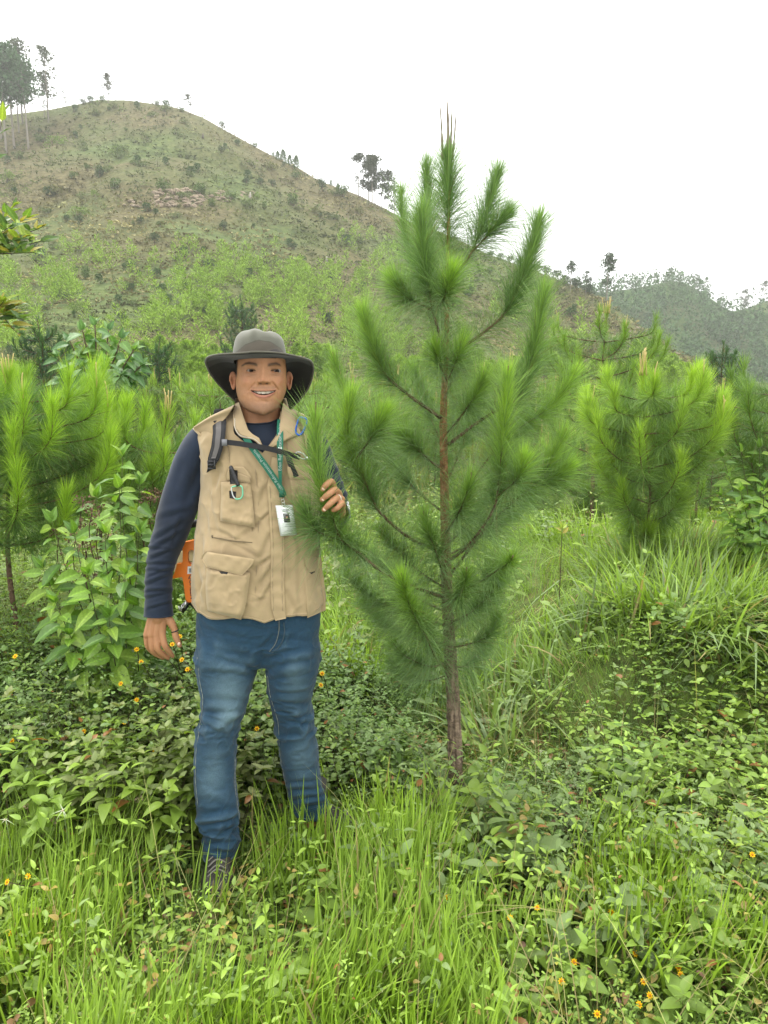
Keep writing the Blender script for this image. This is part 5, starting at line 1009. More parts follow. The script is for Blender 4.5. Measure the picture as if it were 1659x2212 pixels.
# stand-up back of the collar round the neck
g = Geo(); ph = np.linspace(np.pi * .44, np.pi * 1.56, 50); rows = np.linspace(860, 905, 8); CB = Loft([(860, 511, 617, 2.335, .07, .075), (905, 500, 630, 2.335, .082, .08)], e=2.1); Pc = CB.grid(ph, rows); Pd = CB.grid(ph, rows, lambda P, T, V: -.004 + 0 * V); g.add(Pc.reshape(-1, 3), None, grid_faces(8, 50), TN * .95); g.add(Pd.reshape(-1, 3), None, grid_faces(8, 50)[:, ::-1], TN * .8); vp('collar_back', g)
for s_, nm in (([(419, 926), (428, 935), (441, 948), (452, 966), (455, 1000), (450, 1040), (443, 1058)], 0), ([(690, 915), (694, 935), (690, 960), (686, 1000), (690, 1050)], 1)):
    g = Geo(); tube(g, smooth_path([at(u, v, (2.262 if v > 930 else 2.30) + (.0 if v < 1030 else .02)) for u, v in s_], 50), .0042, 7, TN * 1.02); vp('armhole_binding', g)
# shoulder yoke cloth over the sleeve heads
for sgn, pts in ((-1, [(505, 876, 455, 899, 418, 922), (490, 899, 452, 913, 421, 930), (470, 925, 453, 932, 435, 943), (468, 955, 458, 957, 450, 966), (467, 985, 459, 985, 452, 992)]), (1, [(645, 890, 668, 902, 694, 920), (650, 905, 672, 915, 692, 929), (655, 930, 670, 940, 688, 945), (660, 960, 672, 965, 686, 968), (662, 990, 674, 992, 686, 994)])):
    g = Geo(); rows = []
    for a in pts:
        r_ = smooth_path([at(a[0], a[1], 2.228), at(a[2], a[3], 2.236), at(a[4], a[5], 2.266)], 10); rows.append(r_)
    bk = smooth_path([at(a_, b_, y_) for a_, b_, y_ in ((pts[0][0], pts[0][1] - 1, 2.37), (pts[0][2], pts[0][3] + 3, 2.37), (pts[0][4], pts[0][5] + 8, 2.35))], 10); rows = [bk] + rows
    M_ = np.stack([smooth_path([r_[j] for r_ in rows], 30) for j in range(10)], 1); M_[..., 1] -= .0025 * vnoise(M_, 30, 8); g.add(M_.reshape(-1, 3), None, grid_faces(30, 10), TN); g.add((M_ + [0, .005, -.002]).reshape(-1, 3), None, grid_faces(30, 10)[:, ::-1], TN * .7); vp('shoulder_yoke', g)
def pocket(name, body_l, body_r, flap_l, flap_r, puff, tabs=None):
    g = Geo(); ruled(g, surf, body_l, body_r, .014, puff, 40, 30, .018, TN * 1.02, fn=lambda u, v: .005 * vnoise(np.stack([u / 22, v / 30, 0 * u], -1), 1, 5) + .5 * creases(u, v, cl) + .0035 * (1 - np.abs(vnoise(np.stack([u / 16 + v / 40, v / 34, 0 * u], -1), 1, 9)) * 2.4).clip(0, 1) ** 2 + .0015 * vnoise(np.stack([u / 7, v / 9, 0 * u], -1), 1, 6), edge=.1)
    o = vp(name, g)
    if flap_l:
        g = Geo(); ruled(g, surf, flap_l, flap_r, .021 + puff * .72, .004, 18, 26, .010, TN * 1.06, fn=lambda u, v: .002 * vnoise(np.stack([u / 12, v / 12, 0 * u], -1), 1, 7)); vp('pocket_flap', g, None, o)
    if tabs: g = Geo(); ruled(g, surf, [tabs[0], tabs[1]], [tabs[2], tabs[3]], .020 + puff * .72, .003, 5, 6, .008, (.012, .012, .013)); vp('fastener_tab', g, M_plain, o)
pocket('hip_pocket', [(444, 1226), (441, 1262), (443, 1300), (446, 1318), (521, 1340)][:4] + [(452, 1322)], [(541, 1236), (538, 1270), (533, 1300), (527, 1325), (521, 1339)], [(446, 1191), (438, 1199), (435, 1206), (446, 1225)], [(549, 1206), (547, 1216), (537, 1229), (523, 1243)], .017, ((473, 1234), (476, 1242), (492, 1236), (493, 1244)))
pocket('hip_pocket', [(656, 1226), (658, 1262), (661, 1300), (664, 1335)], [(694, 1220), (700, 1250), (703, 1295), (704, 1318)], [(656, 1199), (657, 1208), (661, 1224), (672, 1239)], [(694, 1204), (695, 1212), (696, 1222), (690, 1229)], .012, ((668, 1236), (671, 1242), (682, 1231), (683, 1237)))
pocket('chest_pocket', [(476, 1040), (476, 1075), (474, 1110), (474, 1126)], [(541, 1040), (545, 1075), (549, 1110), (551, 1140)], None, None, .010)
g = Geo(); ruled(g, surf, [(497, 1007), (491, 1014), (488, 1024), (489, 1036)], [(526, 1007), (536, 1018), (543, 1030), (542, 1042)], .017, .004, 18, 18, .012, TN * .98); ruled(g, surf, [(513, 1018), (512, 1040)], [(540, 1030), (542, 1044)], .022, .004, 8, 10, .008, TN * .85); vp('pocket_flap', g)
g = Geo(); ruled(g, surf, [(495, 1014), (497, 1046)], [(513, 1016), (514, 1044)], .0235, .001, 5, 5, .003, (.012, .011, .012)); ruled(g, surf, [(495, 1060), (496, 1076)], [(510, 1062), (509, 1078)], .0275, .001, 5, 5, .006, (.012, .011, .012)); vp('dark_hole_and_square', g, M_plain)  # black sheet stands in for shade in the pocket hole; black square below
pocket('chest_pocket', [(624, 1030), (630, 1070), (634, 1105), (638, 1120)], [(678, 1030), (682, 1070), (684, 1105), (684, 1116)], [(622, 1004), (620, 1012), (624, 1030), (628, 1036)], [(676, 1004), (680, 1014), (680, 1028), (678, 1034)], .009, None)
g = Geo(); ruled(g, surf, [(652, 1108), (650, 1116)], [(664, 1108), (662, 1117)], .03, .002, 5, 5, .008, (.05, .045, .04)); vp('fastener_tab', g, M_plain)
g = Geo(); ruled(g, surf, [(456, 1156), (458, 1166)], [(546, 1168), (545, 1177)], .006, .003, 8, 30, .006, TN * .9); tube(g, smooth_path([surf(np.array(u), np.array(v), .012) for u, v in ((457, 1161), (475, 1163), (500, 1168), (545, 1172))], 30), .0013, 5, (.12, .09, .05)); ball(g, surf(np.array(458.), np.array(1158.), .014), (.003, .003, .004), 8, 6, (.16, .12, .07)); vp('zip_pocket', g)
for uv in ([(487, 893), (492, 960), (497, 1005)], [(540, 1045), (546, 1180), (548, 1200)], [(551, 1005), (558, 1090), (556, 1200), (548, 1330)], [(620, 950), (622, 1000)]):
    g = Geo(); seamtube(g, uv, .0062, .0011, TN * .72); vp('seam', g)
g = Geo(); nh = 120; k = np.linspace(0, nt_ - 1, nt_).astype(int); tube(g, np.vstack([Pv[-3][k], Pv[-3][:1]]), .0022, 5, TN * .95, cap=False); vp('hem', g)

# --- jeans
legL = Loft([(1330, 436, 545, 2.31, .095, .09), (1395, 424, 560, 2.305, .108, .102), (1420, 419, 562, 2.30, .105, .1), (1441, 422, 561, 2.30, .1, .098), (1486, 430, 546, 2.29, .092, .092), (1520, 434, 537, 2.28, .086, .086), (1549, 429, 528, 2.275, .080, .08), (1572, 425, 518, 2.27, .077, .078), (1600, 420, 513, 2.265, .074, .076), (1636, 417, 511, 2.26, .071, .076), (1690, 418, 512, 2.25, .069, .076), (1741, 423, 518, 2.24, .068, .072), (1768, 424, 520, 2.235, .07, .07), (1788, 434, 508, 2.232, .062, .062), (1800, 437, 521, 2.23, .068, .066), (1835, 438, 515, 2.225, .064, .062), (1850, 440, 505, 2.222, .06, .058)], 2.2)
legR = Loft([(1330, 585, 682, 2.31, .095, .09), (1395, 567, 695, 2.31, .108, .102), (1420, 568, 695, 2.31, .105, .1), (1441, 572, 693, 2.315, .1, .098), (1486, 575, 680, 2.325, .09, .09), (1516, 583, 672, 2.335, .082, .084), (1546, 592, 679, 2.345, .078, .08), (1585, 597, 683, 2.355, .074, .076), (1636, 602, 691, 2.37, .071, .074), (1690, 615, 695, 2.385, .068, .07), (1708, 620, 704, 2.39, .069, .068), (1735, 624, 713, 2.40, .067, .066), (1752, 634, 717, 2.405, .063, .063)], 2.2)
pel = Loft([(1270, 428, 690, 2.31, .118, .105), (1321, 423, 697, 2.31, .12, .108), (1360, 422, 696, 2.31, .114, .112), (1390, 426, 690, 2.31, .104, .11), (1412, 455, 665, 2.31, .09, .10), (1430, 500, 630, 2.31, .07, .08)], 2.5)
g = Geo(); t48 = np.linspace(0, 2 * np.pi, 56, endpoint=False)
def closed(g, P):
    nr, nc = P.shape[:2]; V_ = np.vstack([P.reshape(-1, 3), P[0].mean(0), P[-1].mean(0)]); n = nr * nc; t = [(n, (j + 1) % nc, j) for j in range(nc)] + [(n + 1, (nr - 1) * nc + j, (nr - 1) * nc + (j + 1) % nc) for j in range(nc)]
    g.add(V_, t, grid_faces(nr, nc, True))
for l_, a, b in ((legL, 1330, 1850), (legR, 1330, 1752), (pel, 1270, 1432)): closed(g, l_.grid(t48, np.linspace(a, b, 80)))
Vj, Nj, q, t = remesh(g, .0037, 7)
jc = [(470, 1420, 560, 1437, 6, .007), (455, 1445, 556, 1452, 6, .006), (440, 1405, 545, 1412, 6, .005), (566, 1428, 640, 1402, 6, .006), (570, 1442, 684, 1420, 6, .006), (575, 1462, 670, 1452, 6, .005), (600, 1380, 690, 1385, 6, .004), (440, 1365, 560, 1380, 6, .004), (470, 1345, 590, 1358, 6, .003),
      (428, 1556, 470, 1576, 6, .010), (470, 1576, 518, 1556, 6, .010), (424, 1590, 514, 1578, 6, .008), (435, 1532, 515, 1540, 6, .007), (440, 1600, 508, 1592, 5, .005), (445, 1500, 525, 1515, 7, .004), (430, 1650, 505, 1640, 7, .003),
      (424, 1782, 512, 1768, 5, .010), (437, 1800, 520, 1786, 5, .009), (440, 1822, 516, 1812, 5, .008), (442, 1838, 512, 1836, 4, .005), (430, 1755, 518, 1745, 6, .005), (425, 1725, 500, 1740, 7, .004),
      (598, 1546, 640, 1558, 5, .008), (640, 1558, 680, 1542, 5, .008), (600, 1572, 684, 1566, 5, .007), (585, 1530, 668, 1524, 6, .006), (606, 1598, 685, 1588, 6, .005), (590, 1500, 672, 1495, 6, .004), (612, 1660, 690, 1650, 7, .003),
      (620, 1708, 700, 1700, 5, .008), (624, 1728, 712, 1714, 5, .009), (632, 1746, 714, 1734, 5, .007), (615, 1690, 692, 1680, 5, .005), (566, 1400, 592, 1372, 4, .005)]
Uj, Vp = proj(Vj); wp = Vj + .03 * np.stack([vnoise(Vj, 7, 81), vnoise(Vj, 7, 82), vnoise(Vj, 7, 83)], -1); zone = .2 + .8 * np.clip(np.exp(-((Vp - 1570) / 45) ** 2) + np.exp(-((Vp - 1800) / 60) ** 2) + .6 * np.exp(-((Vp - 1415) / 45) ** 2), 0, 1); rid = lambda f, st, sd_: (1 - np.abs(vnoise(wp * np.array(st), f, sd_)) * 2.2).clip(0, 1) ** 2
disp = .6 * creases(Uj + 5 * vnoise(Vj, 20, 5), Vp + 11 * vnoise(Vj, 9, 6), jc) * sm(-Nj[:, 1], -.5, .2) + zone * (.009 * rid(11, (1, 1, 2.0), 71) + .0055 * rid(23, (1.2, 1, 1.8), 73)) - .004 * zone + .0012 * vnoise(Vj, 60, 72)
disp = disp - (.010 * np.exp(-((Uj - 567) / 11) ** 2 - ((Vp - 1425) / 26) ** 2) + .005 * np.exp(-((Uj - 585 + .4 * (Vp - 1390)) / 9) ** 2 - ((Vp - 1385) / 35) ** 2)) * (Nj[:, 1] < 0)
Vj = Vj + Nj * disp[:, None]
fade_shade = np.exp(-((Uj - 492) / 38) ** 2 - ((Vp - 1480) / 75) ** 2) + .8 * np.exp(-((Uj - 462) / 30) ** 2 - ((Vp - 1670) / 60) ** 2) + .45 * np.exp(-((Uj - 640) / 30) ** 2 - ((Vp - 1470) / 60) ** 2) + .5 * np.exp(-((Uj - 655) / 30) ** 2 - ((Vp - 1640) / 55) ** 2) + .7 * np.exp(-((Uj - 495) / 22) ** 2 - ((Vp - 1550) / 22) ** 2)
fade_shade = np.clip(fade_shade * (.75 + .35 * vnoise(Vj, 10, 4)) + 26 * disp - .05, 0, 1)[:, None]; D0, D1 = np.array((.015, .043, .076)), np.array((.115, .18, .215))  # worn denim fade plus painted shading: creases darker, ridges lighter
cj = (D0 * (1 - fade_shade) + D1 * fade_shade) * (1 + .10 * vnoise(Vj * [1, 1, 3], 180, 9)[:, None] + .08 * vnoise(Vj, 8, 1)[:, None])
g = Geo(); g.add(Vj, t if len(t) else None, q, cj); M_denim = vcol('denim', .85, .2, noise=380, bump=(1100, .3, .001), amp=.22, sheen=.1); jeans = pl('jeans', g, M_denim)
def seam_on(l_, uv, name, col=(.20, .22, .20), r_=.0009, off=.004):
    g = Geo(); p = smooth_path([l_.hit(np.array(float(u)), np.array(float(v)), off) for u, v in uv], 60); tube(g, p, r_, 5, np.array(col) * (1 + .4 * np.sin(np.arange(60) * 2.1))[:, None]); link(name, local(g, PB).mesh(name, M_plain), jeans)
seam_on(legL, [(426, 1420), (431, 1470), (438, 1510), (434, 1550), (430, 1580), (424, 1620), (422, 1680), (427, 1740)], 'outer_seam')
seam_on(legL, [(508, 1640), (508, 1700), (515, 1750), (517, 1770)], 'inner_seam')
seam_on(legR, [(578, 1460), (583, 1500), (600, 1560), (604, 1620), (614, 1680), (626, 1730)], 'inner_seam')
g = Geo(); tube(g, smooth_path([pel.hit(np.array(float(u)), np.array(float(v)), .004) for u, v in ((603, 1340), (602, 1365), (595, 1390), (582, 1408))], 30), .0014, 5, (.12, .13, .12)); tube(g, smooth_path([pel.hit(np.array(float(u)), np.array(float(v)), .003) for u, v in ((613, 1345), (614, 1368), (606, 1392), (588, 1410))], 30), .002, 5, (.035, .06, .08)); link('fly', local(g, PB).mesh('fly', M_denim), jeans)
for l_, v in ((legL, 1843), (legR, 1746)):
    g = Geo(); P_ = l_.grid(t48, np.array([v])); P_ = P_[0]; tube(g, np.vstack([P_, P_[:1]]), .0028, 6, D1 * .8, cap=False); link('hem', local(g, PB).mesh('hem', M_denim), jeans)

# --- boots
def boot(ank, toe, label=None):
    """lofted walking boot: ankle point, toe point on the ground plane (world)"""
    ank, toe = np.array(ank), np.array(toe); ax = toe - ank; ax[2] = 0; ln = np.linalg.norm(ax); ax /= ln; sd_ = np.array([ax[1], -ax[0], 0]); z0 = toe[2]; g = Geo(); ns, nr = 26, 34
    s = np.linspace(0, 1, nr); ph = np.linspace(0, 2 * np.pi, ns, endpoint=False); rows = []
    for k in s:
        x = (-.075 + k * (ln + .075)); top = np.interp(k, [0, .1, .35, .5, .7, .88, 1], [.10, .13, .125, .095, .068, .055, .02]); w_ = np.interp(k, [0, .08, .3, .5, .75, .92, 1], [.012, .036, .040, .041, .050, .040, .008])
        c = ank * [1, 1, 0] + ax * x + [0, 0, z0]; y = np.cos(ph); zz = np.sin(ph); h = top / 2; rows.append(c + sd_ * (np.sign(y) * np.abs(y) ** .8 * w_)[:, None] + np.array([0, 0, 1.]) * (h + .018 + np.sign(zz) * np.abs(zz) ** .8 * h)[:, None])
    P_ = np.array(rows); P_ += .002 * vnoise(P_, 50, 4)[..., None]; g.add(P_.reshape(-1, 3), None, grid_faces(nr, ns, True), (np.array((.026, .023, .019)) * (1 + .5 * vnoise(P_, 40, 6)[..., None])).reshape(-1, 3))
    tube(g, [ank * [1, 1, 0] + [0, 0, z0 + .08], ank * [1, 1, 0] + [0, 0, z0 + .19]], [.048, .046], 20, (.022, .02, .018)); root = pl('boot', g, vcol('boot leather', .6, .4, bump=(200, .4, .002)) if 'boot leather' not in bpy.data.materials else bpy.data.materials['boot leather'])
    g = Geo(); rows = []
    for k in s:
        w_ = np.interp(k, [0, .08, .3, .5, .75, .92, 1], [.018, .040, .041, .042, .054, .044, .012]); c = ank * [1, 1, 0] + ax * (-.08 + k * (ln + .09)) + [0, 0, z0]; rows.append([c - sd_ * w_ + [0, 0, .026], c - sd_ * w_, c + sd_ * w_, c + sd_ * w_ + [0, 0, .026]])
    g.add(np.array(rows).reshape(-1, 3), None, grid_faces(nr, 4, True), (.03, .028, .026)); link('sole', local(g, PB).mesh('sole', M_plain), root)
    g = Geo()
    for k in range(6):
        x = .02 + k * .021; h = np.interp(x / ln, [0, .3, .6], [.135, .10, .085]); c = ank * [1, 1, 0] + ax * x + [0, 0, z0 + h + .012]; sg = 1 if k % 2 else -1; tube(g, smooth_path([c - sd_ * .028 - [0, 0, .012], c + [0, 0, .003], c + sd_ * .028 + ax * .012 - [0, 0, .012]], 10), .0026, 5, (.16, .15, .13))
    link('laces', local(g, PB).mesh('laces', M_plain), root)
a = at(472, 1880, 2.22); za = float(ground_h(a[0], a[1])); boot((a[0], 2.23, za), (a[0] + .03, 2.23 - .17, za))
a = at(680, 1800, 2.41); za = float(ground_h(a[0], a[1])) + .012; boot((a[0], 2.42, za), (a[0] + .165, 2.42 - .06, za))

# --- things he wears and carries
def thing(name, g, label, cat, mat, loc, group=None):
    root = empty(name, loc, label, cat, group); return root
BK = (.018, .018, .02)
bp = empty('backpack', at(565, 1100, 2.5), 'dark backpack worn by the man, its padded strap over his shoulder', 'backpack'); bl = np.array(bp.location)
def bpl(name, g, mat, parent=None): return link(name, local(g, bl).mesh(name, mat), parent or bp)
M_web = vcol('webbing', .7, .3, bump=(900, .3, .001)); M_metal = vcol('metal', .3, .8)
M_metal.node_tree.nodes['Principled BSDF'].inputs['Metallic'].default_value = .9
g = Geo(); PK = Loft([(900, 500, 640, 2.53, .06, .06), (930, 478, 658, 2.53, .085, .09), (1150, 462, 668, 2.53, .09, .11), (1270, 470, 664, 2.52, .085, .09), (1290, 500, 640, 2.52, .06, .06)], 3.2); closed(g, PK.grid(t48, np.linspace(900, 1290, 40))); bpl('pack_body', g, vcol('pack cloth', .8, .3, bump=(300, .3, .002)) if True else None)
for o_ in bp.children: o_.data.attributes['Col'].data.foreach_set('color', np.tile([.03, .03, .033, 1], len(o_.data.vertices)).astype(np.float32))
stl = [(476, 886), (474, 905), (473, 930), (470, 955), (464, 980), (456, 1004)]
g = Geo(); ruled(g, surf, [(460, 893), (459, 912), (460, 935), (456, 965), (449, 990), (449, 1008)], [(487, 889), (489, 912), (487, 940), (481, 970), (474, 992), (462, 1008)], .027, .008, 40, 12, .02, BK, edge=.25); strap = bpl('shoulder_strap', g, M_web)
g = Geo(); ruled(g, surf, [(465, 898), (466, 930), (463, 965), (456, 990)], [(478, 897), (478, 930), (474, 965), (466, 990)], .0365, .001, 30, 6, .004, (.10, .092, .088)); bpl('strap_panel', g, M_web, strap)
g = Geo(); tube(g, smooth_path([at(476, 893, 2.36), at(475, 886, 2.30), surf(np.array(474.), np.array(897.), .026), surf(np.array(473.), np.array(912.), .03)], 12), .017, 8, BK, flat=.3); bpl('strap_top', g, M_web, strap)
g = Geo()
for (u, v) in ((457, 997), (457, 1004), (456, 1012)): box(g, surf(np.array(float(u)), np.array(float(v)), .034), (.0105, .003, .0022), (.03, .03, .032))
box(g, surf(np.array(450.), np.array(1004.), .032), (.002, .003, .013), (.03, .03, .032)); box(g, surf(np.array(464.), np.array(1004.), .034), (.002, .003, .013), (.03, .03, .032)); bpl('buckle', g, M_plain, strap)
g = Geo(); tube(g, smooth_path([surf(np.array(456.), np.array(1010.), .024), at(447, 1050, 2.30), at(440, 1120, 2.36)], 16), .010, 6, BK, flat=.2); bpl('lower_strap', g, M_web, strap)
g = Geo(); P_ = ribbon(g, [surf(np.array(float(u)), np.array(float(v)), o_) for u, v, o_ in ((486, 955, .036), (510, 957.5, .034), (540, 962, .034), (570, 967, .035), (600, 974, .034), (620, 980, .032), (648, 988, .030))], .0155, .0022, BK); bpl('chest_strap', g, M_web).data.shade_flat()
g = Geo(); box(g, surf(np.array(485.), np.array(956.), .040), (.0075, .003, .0095), (.16, .16, .17)); bpl('strap_clip', g, M_plain)
g = Geo(); ribbon(g, [surf(np.array(float(u)), np.array(float(v)), o_) for u, v, o_ in ((622, 984, .034), (627, 1000, .034), (633, 1015, .034), (640, 1030, .036))], .0165, .0022, BK); bpl('strap_tail', g, M_web).data.shade_flat()
c = surf(np.array(650.), np.array(984.), .04); g = Geo(); a_ = np.linspace(0, 2 * np.pi, 24); tube(g, np.stack([c[0] + .013 * np.cos(a_) * 1.1, c[1] + 0 * a_, c[2] + .0085 * np.sin(a_) - .006 * np.cos(a_)], -1), .0022, 6, (.45, .46, .47), cap=False); box(g, c + [.02, 0, -.008], (.009, .002, .005), (.45, .46, .47)); bpl('metal_buckle', g, M_metal)
g = Geo(); ruled(g, surf, [(652, 896), (660, 930), (664, 965), (664, 1000)], [(674, 896), (682, 930), (684, 965), (682, 1000)], .024, .008, 30, 10, .016, BK, edge=.25); bpl('shoulder_strap', g, M_web)
g = Geo(); tube(g, [at(400, 1136, 2.42), at(432, 1128, 2.44), at(470, 1120, 2.46)], .0125, 10, (.012, .012, .014)); bpl('side_tube', g, M_plain)
def carab(c, w_, h, r_, col, col2, label, tilt=0.0):
    root = empty('carabiner', c, label, 'carabiner'); a_ = np.linspace(0, 2 * np.pi, 40); rr = np.array([[math.cos(tilt), 0, math.sin(tilt)], [0, 1, 0], [-math.sin(tilt), 0, math.cos(tilt)]])
    x = np.sign(np.cos(a_)) * np.abs(np.cos(a_)) ** .6 * w_ * (1 + .28 * np.sin(a_)); z = np.sign(np.sin(a_)) * np.abs(np.sin(a_)) ** .6 * h; q = np.stack([x, 0 * a_, z], -1) @ rr.T
    gt = (np.cos(a_) < -.55) & (np.abs(np.sin(a_)) < .8); i0, i1 = np.where(gt)[0][[0, -1]]; g = Geo(); tube(g, np.vstack([q[i1:], q[1:i0 + 1]]), r_, 8, col); link('frame', g.mesh('frame', M_metal2), root); g = Geo(); tube(g, q[i0:i1 + 1], r_ * .85, 8, col2); link('gate', g.mesh('gate', M_metal), root); return root
M_metal2 = vcol('anodised', .35, .6); M_metal2.node_tree.nodes['Principled BSDF'].inputs['Metallic'].default_value = .4
carab(surf(np.array(513.), np.array(1064.), .036), .0155, .0195, .0024, (.16, .48, .30), (.6, .62, .62), 'small mint green carabiner clipped to the vest chest pocket', -.12)
carab(at(650, 921, 2.19), .0125, .026, .0034, (.02, .09, .45), (.03, .11, .5), 'blue carabiner on the shoulder strap beside the pine shoot', .35)
c = surf(np.array(507.), np.array(1030.), .036); g = Geo(); tube(g, smooth_path([surf(np.array(499.), np.array(1010.), .036), c, surf(np.array(515.), np.array(1050.), .036)], 12), [.0062] * 12, 12, (.02, .02, .022)); ball(g, surf(np.array(499.), np.array(1010.), .036), .0062, 10, 8, (.02, .02, .022)); tag(link('marker_pen', local(g, c).mesh('pen', M_metal2), None, c), 'black marker pen stuck in the vest chest pocket', 'pen')
# lanyard with card
LG = (.012, .115, .07)
ly = empty('lanyard', surf(np.array(608.), np.array(1060.), .03), 'green lanyard round his neck carrying an identity card', 'lanyard'); ll = np.array(ly.location)
lpl = lambda n, g, m: link(n, local(g, ll).mesh(n, m), ly)
g = Geo(); L1 = [surf(np.array(float(u)), np.array(float(v)), o_) for u, v, o_ in ((606, 906, .012), (605, 930, .022), (605, 960, .029), (605, 990, .029), (605, 1020, .026), (606, 1050, .026))]; m_ = 6 * 6; ribbon(g, L1, np.interp(np.linspace(0, 1, m_), [0, .5, .85, 1], [.0195, .0185, .010, .008]), .0014, LG, n=m_); lpl('ribbon', g, M_web).data.shade_flat()
g = Geo(); L2 = [surf(np.array(float(u)), np.array(float(v)), o_) for u, v, o_ in ((530, 944, .021), (541, 962, .025), (560, 988, .026), (580, 1015, .026), (598, 1042, .026), (609, 1060, .028), (613, 1072, .028))]; ribbon(g, L2, .0185, .0014, LG); lpl('ribbon', g, M_web).data.shade_flat()
g = Geo(); c = surf(np.array(609.), np.array(1066.), .032); box(g, c, (.008, .0022, .011), (.01, .09, .055)); lpl('crimp', g, M_web)
g = Geo(); a_ = np.linspace(0, 2 * np.pi, 16)
for i, (u, v) in enumerate(((610, 1076), (611, 1083), (612, 1089))): c = surf(np.array(float(u)), np.array(float(v)), .03); tube(g, np.stack([c[0] + .0042 * np.cos(a_), c[1] + .002 * np.sin(a_ * 2), c[2] + .0058 * np.sin(a_)], -1), .0012, 5, (.55, .53, .5), cap=False)
lpl('swivel_clip', g, M_metal)
cc = [surf(np.array(float(u)), np.array(float(v)), .032) for u, v in ((597, 1095), (631, 1093.5), (643, 1151), (607, 1156))]; cc = np.array(cc); nrm = norm(np.cross(cc[1] - cc[0], cc[3] - cc[0])); nrm = nrm if nrm[1] < 0 else -nrm
cc[2] = cc[1] + cc[3] - cc[0]; ex, ez = cc[1] - cc[0], cc[3] - cc[0]
def card(g, x0, x1, z0, z1, d0, d1, col, mat=0):
    b_ = [cc[0] + ex * x + ez * z + nrm * d_ for d_ in (d0, d1) for z in (z0, z1) for x in (x0, x1)]; g.add(np.array(b_), None, [(0, 1, 3, 2), (4, 6, 7, 5), (0, 4, 5, 1), (2, 3, 7, 6), (0, 2, 6, 4), (1, 5, 7, 3)], col, mat)
g = Geo(); card(g, -.04, 1.04, -.05, 1.03, -.0012, .0, (.55, .56, .54)); card(g, .04, .96, .03, .96, 0.0005, .0012, (.80, .82, .82)); lpl('card_holder', g, vcol('card', .25, .5))
g = Geo(); card(g, .33, .72, .24, .56, .0014, .0018, (.09, .085, .085)); card(g, .35, .70, .25, .40, .0019, .0021, (.17, .17, .17)); lpl('portrait_background', g, M_plain)
g = Geo(); ball(g, cc[0] + ex * .53 + ez * .37 + nrm * .0022, (.0042, .001, .0055), 12, 8, (.36, .22, .15)); card(g, .40, .68, .47, .555, .0019, .0026, (.03, .03, .035)); ball(g, cc[0] + ex * .525 + ez * .325 + nrm * .0026, (.0042, .001, .0026), 10, 6, (.05, .04, .035)); lpl('portrait', g, M_plain)
g = Geo()
for (x0, x1, z) in ((.2, .8, .09), (.28, .72, .13), (.35, .68, .17), (.35, .62, .64), (.3, .75, .70), (.5, .53, .76), (.25, .8, .86)): card(g, x0, x1, z, z + .014, .0014, .0017, (.25, .27, .27))
tag(lpl('card_print', g, M_plain), kind='stuff')
from mathutils import Matrix
def text_on(parent, ploc, body_, P_, xdir, up, size, col, name='lettering', extr=.0002):
    cu_ = bpy.data.curves.new(name, 'FONT'); cu_.body = body_; cu_.size = size; cu_.align_x = 'LEFT'; cu_.align_y = 'CENTER'; cu_.extrude = extr
    m = bpy.data.materials.get('print ' + str(col)) or bpy.data.materials.new('print ' + str(col)); m.use_nodes = True; m.node_tree.nodes['Principled BSDF'].inputs['Base Color'].default_value = (*col, 1); cu_.materials.append(m)
    o = bpy.data.objects.new(name, cu_); COL.objects.link(o); o.parent = parent; x = norm(np.array(xdir)); y = norm(np.array(up) - x * np.dot(up, x)); z = np.cross(x, y)
    M = np.eye(4); M[:3, 0], M[:3, 1], M[:3, 2], M[:3, 3] = x, y, z, np.array(P_) - ploc
    me = bpy.data.meshes.new_from_object(o); bpy.data.objects.remove(o); o = bpy.data.objects.new(name, me); COL.objects.link(o); o.parent = parent; o.matrix_local = Matrix(M.tolist()); o['kind'] = 'stuff'; return o
S2, S1 = smooth_path(L2, 60), smooth_path(L1, 60)
for S_, a, b in ((S2, 49, 14), (S1, 46, 4)):
    seg_ = S_[b:a + 1][::-1]; t_ = text_on(ly, np.zeros(3), 'Eden Reforestation Projects', [0, 0, 0], (1, 0, 0), (0, 0, 1), .01, (.6, .66, .62)); me = t_.data; n = len(me.vertices); c_ = np.empty(n * 3); me.vertices.foreach_get('co', c_); c_ = c_.reshape(-1, 3)
    dl = np.r_[0, np.cumsum(np.linalg.norm(np.diff(seg_, axis=0), axis=1))]; k = min(dl[-1] / c_[:, 0].max(), 1.35); T_ = norm(np.gradient(seg_, axis=0)); B_ = norm(np.cross(T_, [0, 1., 0])); F_ = norm(np.cross(T_, B_)); F_ = np.where(F_[:, 1:2] > 0, -F_, F_)
    w_ = lambda A_: np.stack([np.interp(c_[:, 0] * k, dl, A_[:, q_]) for q_ in range(3)], -1)
    sg = 1 if np.dot(B_[0], np.cross([0, -1, 0], T_[0])) > 0 else -1
    Q_ = w_(seg_) + sg * w_(B_) * c_[:, 1:2] * k + w_(F_) * (.0012 + np.abs(c_[:, 2:3])) - ll; me.vertices.foreach_set('co', Q_.ravel()); t_.matrix_local = Matrix.Identity(4); me.update()
g = Geo()
for S_, i in ((S2, 52), (S1, 27)):
    for k in (-1, 1): ball(g, S_[i] + [k * .0036, -.0014, 0], (.0026, .0006, .0046), 8, 6, (.6, .66, .62))
lpl('leaf_emblem', g, M_plain)
